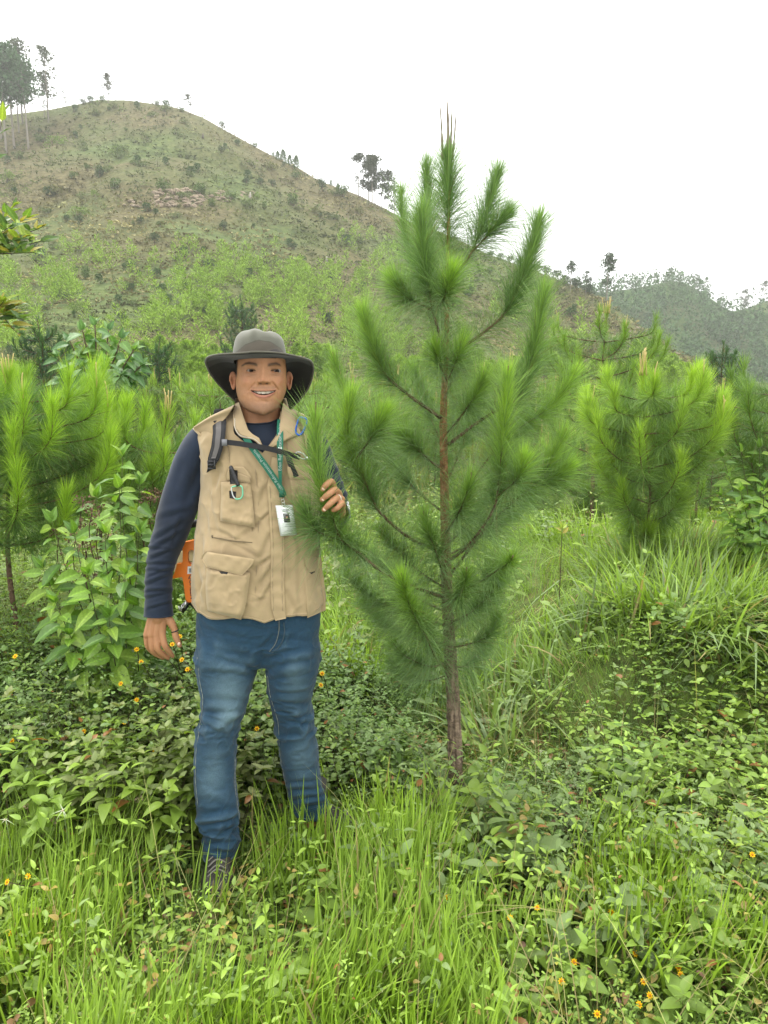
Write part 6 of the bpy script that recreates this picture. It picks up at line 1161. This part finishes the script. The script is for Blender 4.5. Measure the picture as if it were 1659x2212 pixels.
# orange open-reel tape at his hip
tl = at(412, 1222, 2.40); tr_ = empty('measuring_tape', tl, 'orange open-reel measuring tape hanging at the man\'s hip', 'measuring tape'); OR = (.80, .20, .015)
def flatpoly(g, uv, Y, th_, col):
    import mathutils
    P0 = np.array([at(u, v, Y) for u, v in uv]); n = len(P0); tri = mathutils.geometry.tessellate_polygon([[Vector((p[0], p[2], 0)) for p in P0]]); F_ = P0 - [0, th_ / 2, 0]; B_ = P0 + [0, th_ / 2, 0]
    t = [tuple(x) for x in tri] + [tuple(n + i for i in x[::-1]) for x in tri]; q = [(i, (i + 1) % n, n + (i + 1) % n, n + i) for i in range(n)]; g.add(np.vstack([F_, B_]), t, q, col)
M_orange = vcol('orange plastic', .4, .4)
g = Geo(); Y_ = 2.36
cv_ = lambda pts: [(358.3 + .09 * x, 1141.3 + .09 * y) for x, y in pts]
flatpoly(g, cv_([(390, 420), (470, 320), (720, 265), (820, 300), (820, 560), (700, 520), (640, 500), (580, 520), (545, 570), (545, 760), (575, 820), (640, 855), (820, 860), (820, 1660), (740, 1740), (550, 1755), (500, 1720), (470, 1500), (430, 1200), (405, 1145), (200, 1190), (180, 1150), (235, 1040), (290, 830), (385, 825), (425, 780), (430, 560), (415, 470)]), Y_, .022, OR)
fr_o = link('frame', local(g, tl).mesh('frame', M_orange, smooth=False), tr_); bv = fr_o.modifiers.new('edge', 'BEVEL'); bv.width = .002; bv.segments = 2
g = Geo(); c = at(412, 1222, 2.37); rr_ = .056; n = 48; a_ = np.linspace(0, 2 * np.pi, n, endpoint=False)
rows = [(rr_ * .3, -.007), (rr_, -.007), (rr_, .007), (rr_ * .3, .007)]; Pz = np.array([[c + [math.cos(x) * r_, y, math.sin(x) * r_] for x in a_] for r_, y in rows]); g.add(Pz.reshape(-1, 3), None, grid_faces(4, n, True), (.62, .56, .30)); link('tape_reel', local(g, tl).mesh('tape reel', M_plain), tr_)
g = Geo(); flatpoly(g, cv_([(525, 915), (700, 905), (700, 1085), (515, 1095)]), Y_ - .0125, .0012, (.75, .75, .74)); st_ = link('price_sticker', local(g, tl).mesh('sticker', M_plain, smooth=False), tr_)
g = Geo()
for k in range(7): flatpoly(g, cv_([(560 + 13 * k, 960), (567 + 13 * k, 960), (567 + 13 * k, 1060), (560 + 13 * k, 1060)]), Y_ - .0136, .0008, (.04, .04, .05))
tag(link('barcode', local(g, tl).mesh('barcode', M_plain), st_), kind='stuff')
text_on(tr_, tl, 'QUALEN', at(*cv_([(600, 1110)])[0], Y_ - .0125), (0.02, 0, -1), (1, 0, 0), .021, (.05, .02, .015), extr=.0006)
g = Geo(); ribbon(g, [at(408, 1298, 2.37), at(420, 1306, 2.36), at(430, 1318, 2.345)], .022, .004, (.012, .012, .014)); ribbon(g, [at(406, 1297, 2.37), at(401, 1303, 2.36), at(398, 1310, 2.35)], .012, .003, (.012, .012, .014)); link('hanging_strap', local(g, tl).mesh('strap', M_web), tr_)
mt = at(394, 1315, 2.34); mr = empty('multi_tool', mt, 'open silver pocket multi-tool hanging below the orange tape', 'multi-tool')
def seg(g, u0, v0, u1, v1, w_, d_, col, Y=2.34):
    a, b = at(u0, v0, Y), at(u1, v1, Y); x = norm(b - a); zz = np.cross(x, [0, 1, 0]); box(g, (a + b) / 2, (np.linalg.norm(b - a) / 2, d_, w_), col, rot=np.stack([x, [0, 1, 0], zz], -1))
g = Geo(); seg(g, 405, 1306, 393, 1321, .0075, .005, (.05, .05, .05)); link('handle', local(g, mt).mesh('handle', M_metal), mr); g = Geo(); seg(g, 404, 1300, 396, 1310, .007, .0065, (.5, .5, .5)); link('pivot', local(g, mt).mesh('pivot', M_metal), mr)
for a in ((386, 1309, 388.5, 1321), (397, 1308, 389, 1321), (393, 1307, 388.5, 1320)): g = Geo(); seg(g, *a, .0016, .0012, (.7, .7, .7), 2.332); link('blade', local(g, mt).mesh('blade', M_metal), mr)
for (u, v) in ((391.5, 1319), (396, 1312)): g = Geo(); ball(g, at(u, v, 2.333), (.0022, .0014, .0022), 8, 6, (.6, .6, .6)); link('rivet', local(g, mt).mesh('rivet', M_metal), mr)
# rings
def ring(p0, p1, rad, r_, col, label, mat):
    a, b = at(*p0), at(*p1); T = norm(b - a); N_ = norm(np.cross(T, [0, 1, 0])); B = np.cross(T, N_); x = np.linspace(0, 2 * np.pi, 28); c = (a + b) / 2; g = Geo(); tube(g, (np.cos(x)[:, None] * N_ + np.sin(x)[:, None] * B) * rad, r_, 6, col, cap=False); tag(link('ring', g.mesh('ring', mat), None, c), label, 'ring')
ring((377, 1360, A - .0065), (379, 1366, A - .007), .0112, .0018, (.01, .01, .015), 'black ring on the thumb of his hanging hand', M_metal2)
ring((731, 1076, 2.128), (727, 1078, 2.114), .0112, .0017, (.75, .73, .7), 'silver ring on the hand holding the pine shoot', M_metal)
# ---------------------------------------------------------------- meadow and undergrowth
LT_f1 = leaf_template(.56, .28, .2, fine=True); LT_f2 = leaf_template(.42, .4, .16, fine=True); LT_ov = leaf_template(.55, .22, .16, fine=True); LT_ov2 = leaf_template(.62, .35, .1, fine=True); LT_la = leaf_template(.26, .2, .1)
GREEN = np.array((.16, .25, .035)); YG = np.array((.25, .37, .05)); DK = np.array((.085, .145, .035)); GREY = np.array((.15, .21, .08)); STRAW = np.array((.30, .25, .11)); RUST = np.array((.26, .12, .035))
def floor_pts(n, u0, u1, y0, y1, pw=1.0):
    xl, xr = (.7 if u0 < -60 else 0), (.9 if u1 > 1700 else 0); wm = (u1 - u0) / FPX * (y0 + y1) / 2; n = int(n * (1 + (xl + xr) / wm))
    y = y0 + (y1 - y0) * rng.uniform(0, 1, n) ** pw; x0, x1 = (u0 - CU) / FPX * y / .95 - xl, (u1 - CU) / FPX * y / .95 + xr; x = x0 + (x1 - x0) * rng.uniform(0, 1, n); u = CU + x / y * FPX * .95
    return np.stack([x, y, ground_h(x, y)], -1), u
def keep(P, f): k = rng.uniform(0, 1, len(P)) < f; return k
def grass(name, label, n, u0, u1, y0, y1, L, W, c0, c1, lean=.35, bend=.35, dens=None, segs=4, clump=1.2, upd=1.0, straw=.03, pw=1.0, hmod=None):
    P, u = floor_pts(n, u0, u1, y0, y1, pw)
    f = sm(vnoise(P * [1, 1, 0], clump * 2.2, 21), -.35, .45)
    if dens is not None: f = f * dens(P, u)
    k = keep(P, f); P, u = P[k], u[k]; n = len(P)
    a = vnoise(P * [1, 1, 0], 3.0, 33) * 5 + rng.normal(0, .9, n); o = np.stack([np.cos(a), np.sin(a), 0 * a], -1)
    dr = norm(o * lean * rng.uniform(.2, 1.4, (n, 1)) + [0, 0, upd]); Ln = rng.uniform(L[0], L[1], n) * (1 + .35 * vnoise(P * [1, 1, 0], 2.5, 5))
    if hmod is not None: Ln = Ln * hmod(P, u)
    be = (o * .6 + np.array([0, 0, -1.])) * (bend * rng.uniform(.1, 1.3, n) ** 1.5)[:, None]
    m = rng.uniform(0, 1, (n, 1)); c = (c0 * (1 - m) + c1 * m) * rng.uniform(.75, 1.25, (n, 1)); s_ = rng.uniform(0, 1, (n, 1)) < straw; c = np.where(s_, STRAW, c)
    side = norm(np.cross(dr, o) + .6 * rdir(n)); side = norm(side - dr * (side * dr).sum(1, keepdims=True))
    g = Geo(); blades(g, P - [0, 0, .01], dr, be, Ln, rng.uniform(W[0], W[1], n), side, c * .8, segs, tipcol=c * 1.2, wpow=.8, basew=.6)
    return tag(link(name, g.mesh(name, M_grass)), label, 'grass', kind='stuff')
def herbs(name, label, cat, n, u0, u1, y0, y1, H, leaf, cols, nodes=(4, 8), dens=None, tpl=None, whorl=2, stems=True, pw=1.0, stemcol=(.07, .05, .03), hmod=None, up=.25, mat=None):
    P, u = floor_pts(n, u0, u1, y0, y1, pw)
    if dens is not None: k = keep(P, dens(P, u)); P, u = P[k], u[k]
    n = len(P); h = rng.uniform(H[0], H[1], n) * (1 + .3 * vnoise(P * [1, 1, 0], 2.0, 8))
    if hmod is not None: h = h * hmod(P, u)
    ln = rdir(n, .2, .5) * [1, 1, 0] * .45; tip = P + (ln + [0, 0, 1]) * h[:, None]; nd = rng.integers(nodes[0], nodes[1] + 1, n)
    idx = np.repeat(np.arange(n), nd); k = np.concatenate([np.arange(1, m + 1) / m for m in nd]) if n else np.zeros(0)
    a0 = rng.uniform(0, 6.28, n)[idx] + k * 9.0
    pos, dr, sz, co = [], [], [], []
    sp_ = vnoise(P * [1, 1, 0], 2.6, 41) * .5 + .5 + rng.normal(0, .16, n); pc = np.array(cols)[np.clip((sp_ * len(cols)).astype(int), 0, len(cols) - 1)]; pc = .75 * pc + .25 * np.array(cols).mean(0); lsz = (1 + .55 * vnoise(P * [1, 1, 0], 3.4, 43)) * rng.uniform(.8, 1.25, n); pc = pc * rng.uniform(.72, 1.08, (n, 1))
    for w_ in range(whorl):
        a = a0 + w_ * 2 * np.pi / whorl + rng.normal(0, .3, len(idx)); o = np.stack([np.cos(a), np.sin(a), up + rng.normal(0, .3, len(idx)) + .5 * (k > .95)], -1)
        s = rng.uniform(leaf[0], leaf[1], len(idx)) * lsz[idx] * (1 - .45 * sm(k, .6, 1))
        p = P[idx] * (1 - k[:, None]) + tip[idx] * k[:, None]
        pos.append(p + norm(o) * .004); dr.append(norm(o)); sz.append(s); co.append(pc[idx] * rng.uniform(.85, 1.15, (len(idx), 1)) * (.85 + .35 * k[:, None]))
    pos, dr, sz, co = map(np.concatenate, (pos, dr, sz, co)); ru = rng.uniform(0, 1, (len(pos), 1)) < .012; co = np.where(ru, RUST, co)
    o = instanced(name, tpl or LT_ov, pos, frames(dr, np.array([0, 0, 1.]) + .4 * rdir(len(pos))), sz, co, M_leaf_i)
    if stems:
        g = Geo()
        dd = norm(tip - P); blades(g, P, dd, 0 * P, h, .0035, norm(np.cross(dd, rdir(n))), np.array(stemcol), 2, basew=1); tag(link('stems', g.mesh('stems', M_grass), o), kind='stuff')
    return tag(o, label, cat, kind='stuff')
def man_gap(P, u):      # nothing grows where the boots stand
    k = ((np.hypot(P[:, 0] + .505, P[:, 1] - 2.17) > .09) & (np.hypot(P[:, 0] + .16, P[:, 1] - 2.40) > .08))
    return k.astype(float)
def low_front(P, u):    # short growth right in front of the boots
    a = ((u > 395) & (u < 560) & (P[:, 1] > 1.8) & (P[:, 1] < 2.28)) | ((u > 560) & (u < 790) & (P[:, 1] > 2.0) & (P[:, 1] < 2.45))
    return np.where(a, .62, 1.0)
def bare(P, u):         # thin litter patch beside the stem of the big pine
    d_ = np.hypot((P[:, 0] - .06) / .38, (P[:, 1] - 2.95) / .30); return sm(d_, .5, 1.25)
# foreground sward
def d_front(P, u): return man_gap(P, u) * (.25 + .75 * (1 - sm(P[:, 1], 2.05, 2.5))) * (1 - .55 * sm(u, 1250, 1500) * (P[:, 1] > 1.9))
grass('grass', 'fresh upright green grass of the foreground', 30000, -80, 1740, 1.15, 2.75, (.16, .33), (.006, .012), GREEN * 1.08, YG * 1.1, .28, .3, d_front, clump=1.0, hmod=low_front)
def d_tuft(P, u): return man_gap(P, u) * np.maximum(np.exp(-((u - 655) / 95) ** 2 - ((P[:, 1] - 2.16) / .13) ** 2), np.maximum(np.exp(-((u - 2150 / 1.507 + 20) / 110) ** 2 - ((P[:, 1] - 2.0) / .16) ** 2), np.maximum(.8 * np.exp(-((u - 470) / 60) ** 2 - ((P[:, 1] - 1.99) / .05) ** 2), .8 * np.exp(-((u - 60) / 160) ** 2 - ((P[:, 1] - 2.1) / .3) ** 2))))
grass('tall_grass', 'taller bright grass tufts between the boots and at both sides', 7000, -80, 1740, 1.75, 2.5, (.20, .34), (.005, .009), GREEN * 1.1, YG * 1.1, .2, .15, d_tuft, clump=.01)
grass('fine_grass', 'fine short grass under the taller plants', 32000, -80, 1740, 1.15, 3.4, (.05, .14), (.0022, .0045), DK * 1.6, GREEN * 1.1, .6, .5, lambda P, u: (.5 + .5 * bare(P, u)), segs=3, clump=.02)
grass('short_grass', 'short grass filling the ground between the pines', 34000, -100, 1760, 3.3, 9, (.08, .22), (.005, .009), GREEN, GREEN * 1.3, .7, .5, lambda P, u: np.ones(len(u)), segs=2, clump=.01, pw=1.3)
# leafy herbs of the foreground
herbs('clover_herbs', 'round-leaved herbs mixed through the foreground grass', 'herbs', 1500, -80, 1740, 1.15, 2.6, (.05, .17), (.012, .026), [GREEN, YG * .9, DK * 1.4, GREY], (3, 6), man_gap, whorl=3, hmod=low_front, tpl=LT_f1)
herbs('pointed_herbs', 'pointed-leaved weeds standing in the foreground', 'herbs', 520, -80, 1740, 1.2, 2.6, (.14, .30), (.024, .046), [GREEN * 1.2, YG, GREY * 1.1], (3, 6), man_gap, tpl=LT_f2, stemcol=(.10, .13, .04), hmod=low_front)
herbs('ground_cover', 'low small-leaved creeping cover round the stem of the big pine', 'ground cover', 7500, 350, 1740, 2.3, 3.5, (.02, .09), (.014, .032), [GREEN, DK * 1.5, GREY, GREY * 1.2], (1, 3), lambda P, u: man_gap(P, u) * (.25 + .75 * bare(P, u)) * np.where((u > 1000) & (P[:, 1] > 2.9), .25, 1), stems=False, tpl=LT_ov, whorl=3)
herbs('leafy_tips', 'yellowing leaf sprays in the foreground', 'herbs', 170, -80, 1740, 1.2, 2.3, (.10, .22), (.02, .04), [np.array((.28, .27, .05)), np.array((.30, .20, .06)), YG * 1.2], (2, 4), man_gap, whorl=2, hmod=low_front, tpl=LT_f1)
# undergrowth behind the man
def h_bush(P, u): return np.interp(u, [-80, 60, 200, 420, 560, 700, 850, 960], [1.0, 1.1, 1.15, 1.2, 1.0, .9, .5, .3])
def d_bush(P, u): return (1 - sm(u, 760, 960)) * (P[:, 1] > 2.42 + .12 * (u > 380))
herbs('undergrowth', 'dense dark small-leaved undergrowth behind the man\'s legs', 'undergrowth', 2600, -80, 960, 2.45, 3.5, (.28, .52), (.022, .042), [DK * 1.2, DK * 1.5, GREEN * .9, GREY * .9], (6, 11), d_bush, hmod=h_bush, stemcol=(.05, .03, .025))
herbs('nettle_stand', 'broad pointed-leaved stand at the left of the man\'s legs', 'weeds', 210, 60, 420, 2.2, 2.7, (.25, .42), (.045, .075), [GREEN * 1.1, GREEN * .9, YG * .8], (4, 7), man_gap, tpl=LT_f2)
herbs('pale_weeds', 'olive compound-leaved weeds by the man\'s legs', 'weeds', 150, 150, 520, 2.3, 2.6, (.3, .5), (.025, .04), [np.array((.20, .23, .08)), np.array((.16, .21, .06))], (4, 7), lambda P, u: man_gap(P, u) * (np.abs(P[:, 1] - 2.5) > .05), whorl=5, tpl=LT_ov)
grass('side_grass', 'long soft grass at the left edge', 9000, -100, 330, 2.0, 4.2, (.25, .5), (.004, .008), GREEN, YG, .35, .45, lambda P, u: 1 - sm(u, 120, 330), clump=.6)
# bank of long arching grass at the right
def d_mound(P, u): return sm(u, 960, 1150) * sm(P[:, 1], 2.72, 3.1)
grass('arching_grass', 'long arching grey-green grass on the bank at the right', 30000, 930, 1740, 2.7, 5.6, (.18, .42), (.009, .019), np.array((.19, .26, .12)), GREEN * 1.15, .7, .85, d_mound, clump=.5, straw=.05)
grass('bank_stems', 'dry brown stems under the arching grass', 7000, 950, 1740, 2.75, 4.6, (.15, .32), (.002, .004), STRAW * .7, RUST * .6, .9, .5, d_mound, clump=.4, straw=.4)
herbs('bank_herbs', 'leafy plants at the foot of the bank on the right', 'herbs', 480, 1000, 1740, 2.5, 3.5, (.08, .26), (.025, .055), [GREEN, GREEN * 1.2, DK * 1.5, YG * .85], (3, 6), lambda P, u: sm(u, 1050, 1350) * (.4 + .6 * sm(u, 1300, 1500)), tpl=LT_ov2)
# meadow further back
grass('back_meadow', 'light green meadow grass further back', 44000, -100, 1760, 3.5, 9.5, (.18, .42), (.007, .014), GREEN * 1.2, YG * 1.1, .6, .5, lambda P, u: np.ones(len(u)), segs=3, clump=.5, pw=1.3)
herbs('back_herbs', 'small-leaved weeds of the meadow further back', 'herbs', 3600, -100, 1760, 3.4, 10, (.2, .6), (.03, .07), [GREEN * 1.2, YG, GREY * 1.2, np.array((.22, .25, .07))], (4, 7), lambda P, u: np.where(u < 560, 1.0, .35) * np.where((u > 1000) & (P[:, 1] < 5.5), .08, 1), whorl=2, pw=1.4, hmod=lambda P, u: np.where(u < 1000, 1.15, .75))
grass('rough_ground', 'coarse grass between the plantation pines', 14000, -100, 1760, 9, 26, (.35, .8), (.03, .06), GREEN * 1.2, STRAW * .8, .7, .4, lambda P, u: np.ones(len(u)), segs=2, clump=.2)
herbs('fern_patch', 'feathery pale fern patch under the left pine', 'ferns', 600, -100, 160, 3.2, 4.4, (.25, .5), (.02, .05), [YG * .9, GREEN * 1.2], (6, 9), None, tpl=LT_la, whorl=4)
herbs('broad_weeds', 'larger broad-leaved weeds dotted through the low cover', 'weeds', 150, 620, 1740, 1.5, 3.4, (.08, .22), (.05, .09), [GREEN * 1.1, GREEN * .85, GREY, YG * .8], (2, 4), man_gap, whorl=3, tpl=LT_f1, hmod=low_front)
grass('dry_stems', 'long thin dry grass stems leaning across the foreground', 420, -80, 1740, 1.2, 3.2, (.3, .6), (.0018, .003), STRAW * .9, np.array((.35, .36, .12)), .9, .3, man_gap, clump=.01, straw=.3, hmod=low_front)
P, u = floor_pts(900, -80, 1740, 1.2, 3.0); n = len(P); g = Geo(); scatter(g, LT_f1, P + np.stack([0 * u, 0 * u, rng.uniform(.01, .12, n)], -1), frames(norm(rdir(n, -.3, .4)), np.array([0, 0, 1.]) + .7 * rdir(n)), rng.uniform(.015, .035, n), np.array([(.24, .13, .05), (.32, .24, .08), (.16, .09, .05)])[rng.integers(0, 3, n)])
tag(link('dead_leaves', g.mesh('dead leaves', M_leaf)), 'brown and yellow dead leaves caught in the low growth', 'litter', kind='stuff')
# litter
P, u = floor_pts(6200, 500, 1740, 2.2, 4.2); k = rng.uniform(0, 1, len(P)) < .25 + .75 * (1 - bare(P, u)); P = P[k]; n = len(P)
g = Geo(); dr = norm(rdir(n, -.15, .3)); blades(g, P + [0, 0, .012], dr, np.array([0, 0, -.1]) * np.ones((n, 1)), rng.uniform(.03, .12, n), .002, norm(np.cross(dr, [0, 0, 1.]) + .01), np.array((.22, .13, .07)) * rng.uniform(.5, 1.3, (n, 1)), 2)
tag(link('needle_litter', g.mesh('litter', M_grass)), 'fallen brown pine needles on the bare soil', 'litter', kind='stuff')
# large single leaves at the tree's foot
for (u, v, y, a, s, lab) in [(1062, 1598 + 115, 2.62, .1, .17, 'big toothed dark leaf plant right of the pine foot'), (1130, 1690, 2.6, 1.3, .12, 'pair of upright light leaves right of the pine foot'), (880, 1592, 2.95, .6, .11, 'broad pale leaves left of the pine stem'), (1245, 1740, 2.45, 2.2, .10, 'tall single plant with two bright leaves at the right of the pine foot'), (1400, 1660, 2.7, .4, .12, 'wide yellow-green leaf plant at the foot of the bank')]:
    c = at(u, v, y); c[2] = float(ground_h(c[0], c[1])); root = empty('leaf_rosette', c, lab, 'plant')
    pos = np.repeat([[0, 0, .03]], 5, 0) + c; dr = np.array([[math.cos(a + k * 1.3), math.sin(a + k * 1.3), .35 + .5 * (k % 2)] for k in range(5)]); leaf_objs(root, c, [LB[3], LB[0]], pos, norm(dr), np.array([s, s * .8, s * .9, s * .7, s * .6]))
# flowers
def flower_meshes():
    g = Geo(); n = 8
    for k in range(n):
        a = 2 * np.pi * k / n; V, T, Q = leaf_template(.6, .1, .05); o = np.array([[math.cos(a), math.sin(a), .25]]); scatter(g, (V, T, Q), np.zeros((1, 3)), frames(o, np.array([[0, 0, 1.]])), [.0095], (.85, .52, .01))
    petals = g.mesh('petals', M_petal); g = Geo(); ball(g, (0, 0, .001), (.0042, .0042, .003), 10, 6, (.55, .22, .01)); cen = g.mesh('centre', M_petal)
    g = Geo(); tube(g, [(0, 0, 0), (.004, 0, -.05), (0, .01, -.22)], [.0011, .0014, .0018], 5, (.09, .07, .04)); st = g.mesh('stem', M_grass)
    return petals, cen, st
FM = flower_meshes()
FL = [(945, 2045, 'largest double'), (967, 1938), (1102, 1982), (1160, 1960), (1333, 1985), (1320, 1970), (1372, 2060), (1290, 2190), (1240, 2078), (1403, 2150), (1470, 2105), (1465, 2090), (1380, 2170), (1625, 1846), (1390, 2120), (1213, 2120), (60, 1893), (16, 1905), (25, 2016),
      (261, 1477), (295, 1403), (305, 1430), (388, 1375), (393, 1425), (348, 1408), (372, 1392), (405, 1446), (180, 1580), (335, 1620), (295, 1512), (555, 1574), (532, 1672), (578, 1720), (25, 1600), (880, 1445), (693, 1480), (696, 1455), (33, 1418), (270, 1560)]
zones = [('yellow daisy-like flower standing in the foreground grass', 'yellow flowers in the foreground'), ('yellow daisy-like flower in the undergrowth near the man\'s hand and legs', 'yellow flowers in the undergrowth')]
for i, f in enumerate(FL):
    u, v = f[:2]; z = 0 if v > 1800 else 1; Y = (1.62 + (2212 - v) / 420 * .55 - .06) if z == 0 else (2.42 + .25 * (1 - sm(v, 1380, 1700)))
    if z and 430 < u < 720: Y = 2.62
    if u > 860 and z: Y = 3.3
    c = at(u, v, float(Y) - .05); h = c[2] - float(ground_h(c[0], c[1]))
    if h < .03: c[2] += .05
    root = empty('yellow_flower', c, 'largest yellow flower, a double head at the centre of the foreground' if i == 0 else ('single yellow flower at the right of the frame above the others' if i == 13 else zones[z][0]), 'flower', None if i in (0, 13) else zones[z][1])
    d_ = norm(np.array([rng.normal(0, .3), -.9, .9])); root.rotation_euler = Vector(d_).to_track_quat('Z', 'Y').to_euler(); s = 1.0 if z == 0 else 1.15
    if i == 0: s = 1.5
    root.scale = (s, s, s); link('petals', FM[0], root); link('centre', FM[1], root); 
    so = link('stem', FM[2], root); 
# white star sedges
def star(c, size, lab, grp=None):
    root = empty('star_sedge', c, lab, 'flower', grp); n = 6; g = Geo(); a = np.linspace(0, 6.28, n, endpoint=False) + rng.uniform(0, 1); o = norm(np.stack([np.cos(a), -.4 + .3 * rng.normal(0, 1, n), np.sin(a)], -1))
    blades(g, np.zeros((n, 3)), o, np.array([0, 0, -.2]) * np.ones((n, 1)), size * rng.uniform(.7, 1.5, n), size * .12, norm(np.cross(o, [0, -1, .3])), (.75, .78, .66), 4, tipcol=np.array((.3, .42, .12)), basew=.9); link('bract', g.mesh('bracts', M_petal), root)
    g = Geo(); ball(g, (0, -.003, 0), size * .13, 8, 6, (.5, .42, .3)); link('flower_head', g.mesh('head', M_petal), root)
    h = c[2] - float(ground_h(c[0], c[1])); g = Geo(); tube(g, [(0, .002, 0), (.01, .01, -h * .5), (0, .02, -h)], .0012, 4, (.14, .2, .06)); link('stem', g.mesh('stem', M_grass), root)
GSD = 'white star-shaped sedges'
for (u, v, y, s, lab) in [(1168, 1622, 2.75, .018, 'topmost of three white star sedges right of the pine stem'), (1180, 1650, 2.73, .02, 'middle of three white star sedges right of the pine stem'), (1182, 1690, 2.7, .018, 'lowest of three white star sedges right of the pine stem'), (136, 1750, 2.05, .028, 'large white star sedge in the grass at the left'), (12, 1770, 2.0, .022, 'white star sedge at the left edge'), (768, 1885, 2.0, .018, 'wilted white sedge in the grass right of the boots'), (20, 1566, 2.5, .022, 'white star sedge at the left edge above the others'), (95, 1563, 2.5, .016, 'small white sedge beside the upper left one')]:
    star(at(u, v, y), s, lab, GSD)
# dry brown seed clusters in the foreground
g = Geo(); r_ = np.random.default_rng(5)
for (u, v) in [(820, 2010), (850, 1998), (875, 2020), (790, 2000), (905, 2100), (920, 2120), (545, 2115), (740, 2150), (1040, 2085), (1165, 2130), (1195, 2050), (1250, 2040), (1215, 2085), (880, 2190), (60, 1740), (120, 1770), (300, 1725), (15, 1700), (1300, 2080), (1560, 2000), (1600, 2060), (1640, 1960), (1590, 2180)]:
    Y = 1.62 + (2212 - v) / 420 * .55 - .05; c = at(u, v, Y); crown_blob(g, c, np.array([.012, .012, .012]), 34, .008, (.36, .28, .19), r_); tube(g, smooth_path([c, c - [.005, 0, .08], c - [0, 0, .2]], 6), .0011, 4, (.12, .09, .05))
tag(link('dry_seed_heads', g.mesh('dry heads', M_petal)), 'small dry brown seed heads scattered in the foreground', 'seed heads', kind='stuff')

# ---------------------------------------------------------------- haze
g = Geo(); box(g, (0, 100, 65), (330, 262, 90)); hz = link('haze', None)
me = g.mesh('haze', [], smooth=False); bpy.data.objects.remove(hz); hz = link('haze', me); tag(hz, kind='stuff')
hm = bpy.data.materials.new('haze air'); hm.use_nodes = True; hnt = hm.node_tree; hnt.nodes.remove(hnt.nodes['Principled BSDF'])
pv = hnt.nodes.new('ShaderNodeVolumePrincipled'); pv.inputs['Color'].default_value = (1, 1, .97, 1); pv.inputs['Density'].default_value = .00055; pv.inputs['Anisotropy'].default_value = .2
hnt.links.new(pv.outputs[0], hnt.nodes['Material Output'].inputs['Volume']); me.materials.append(hm)
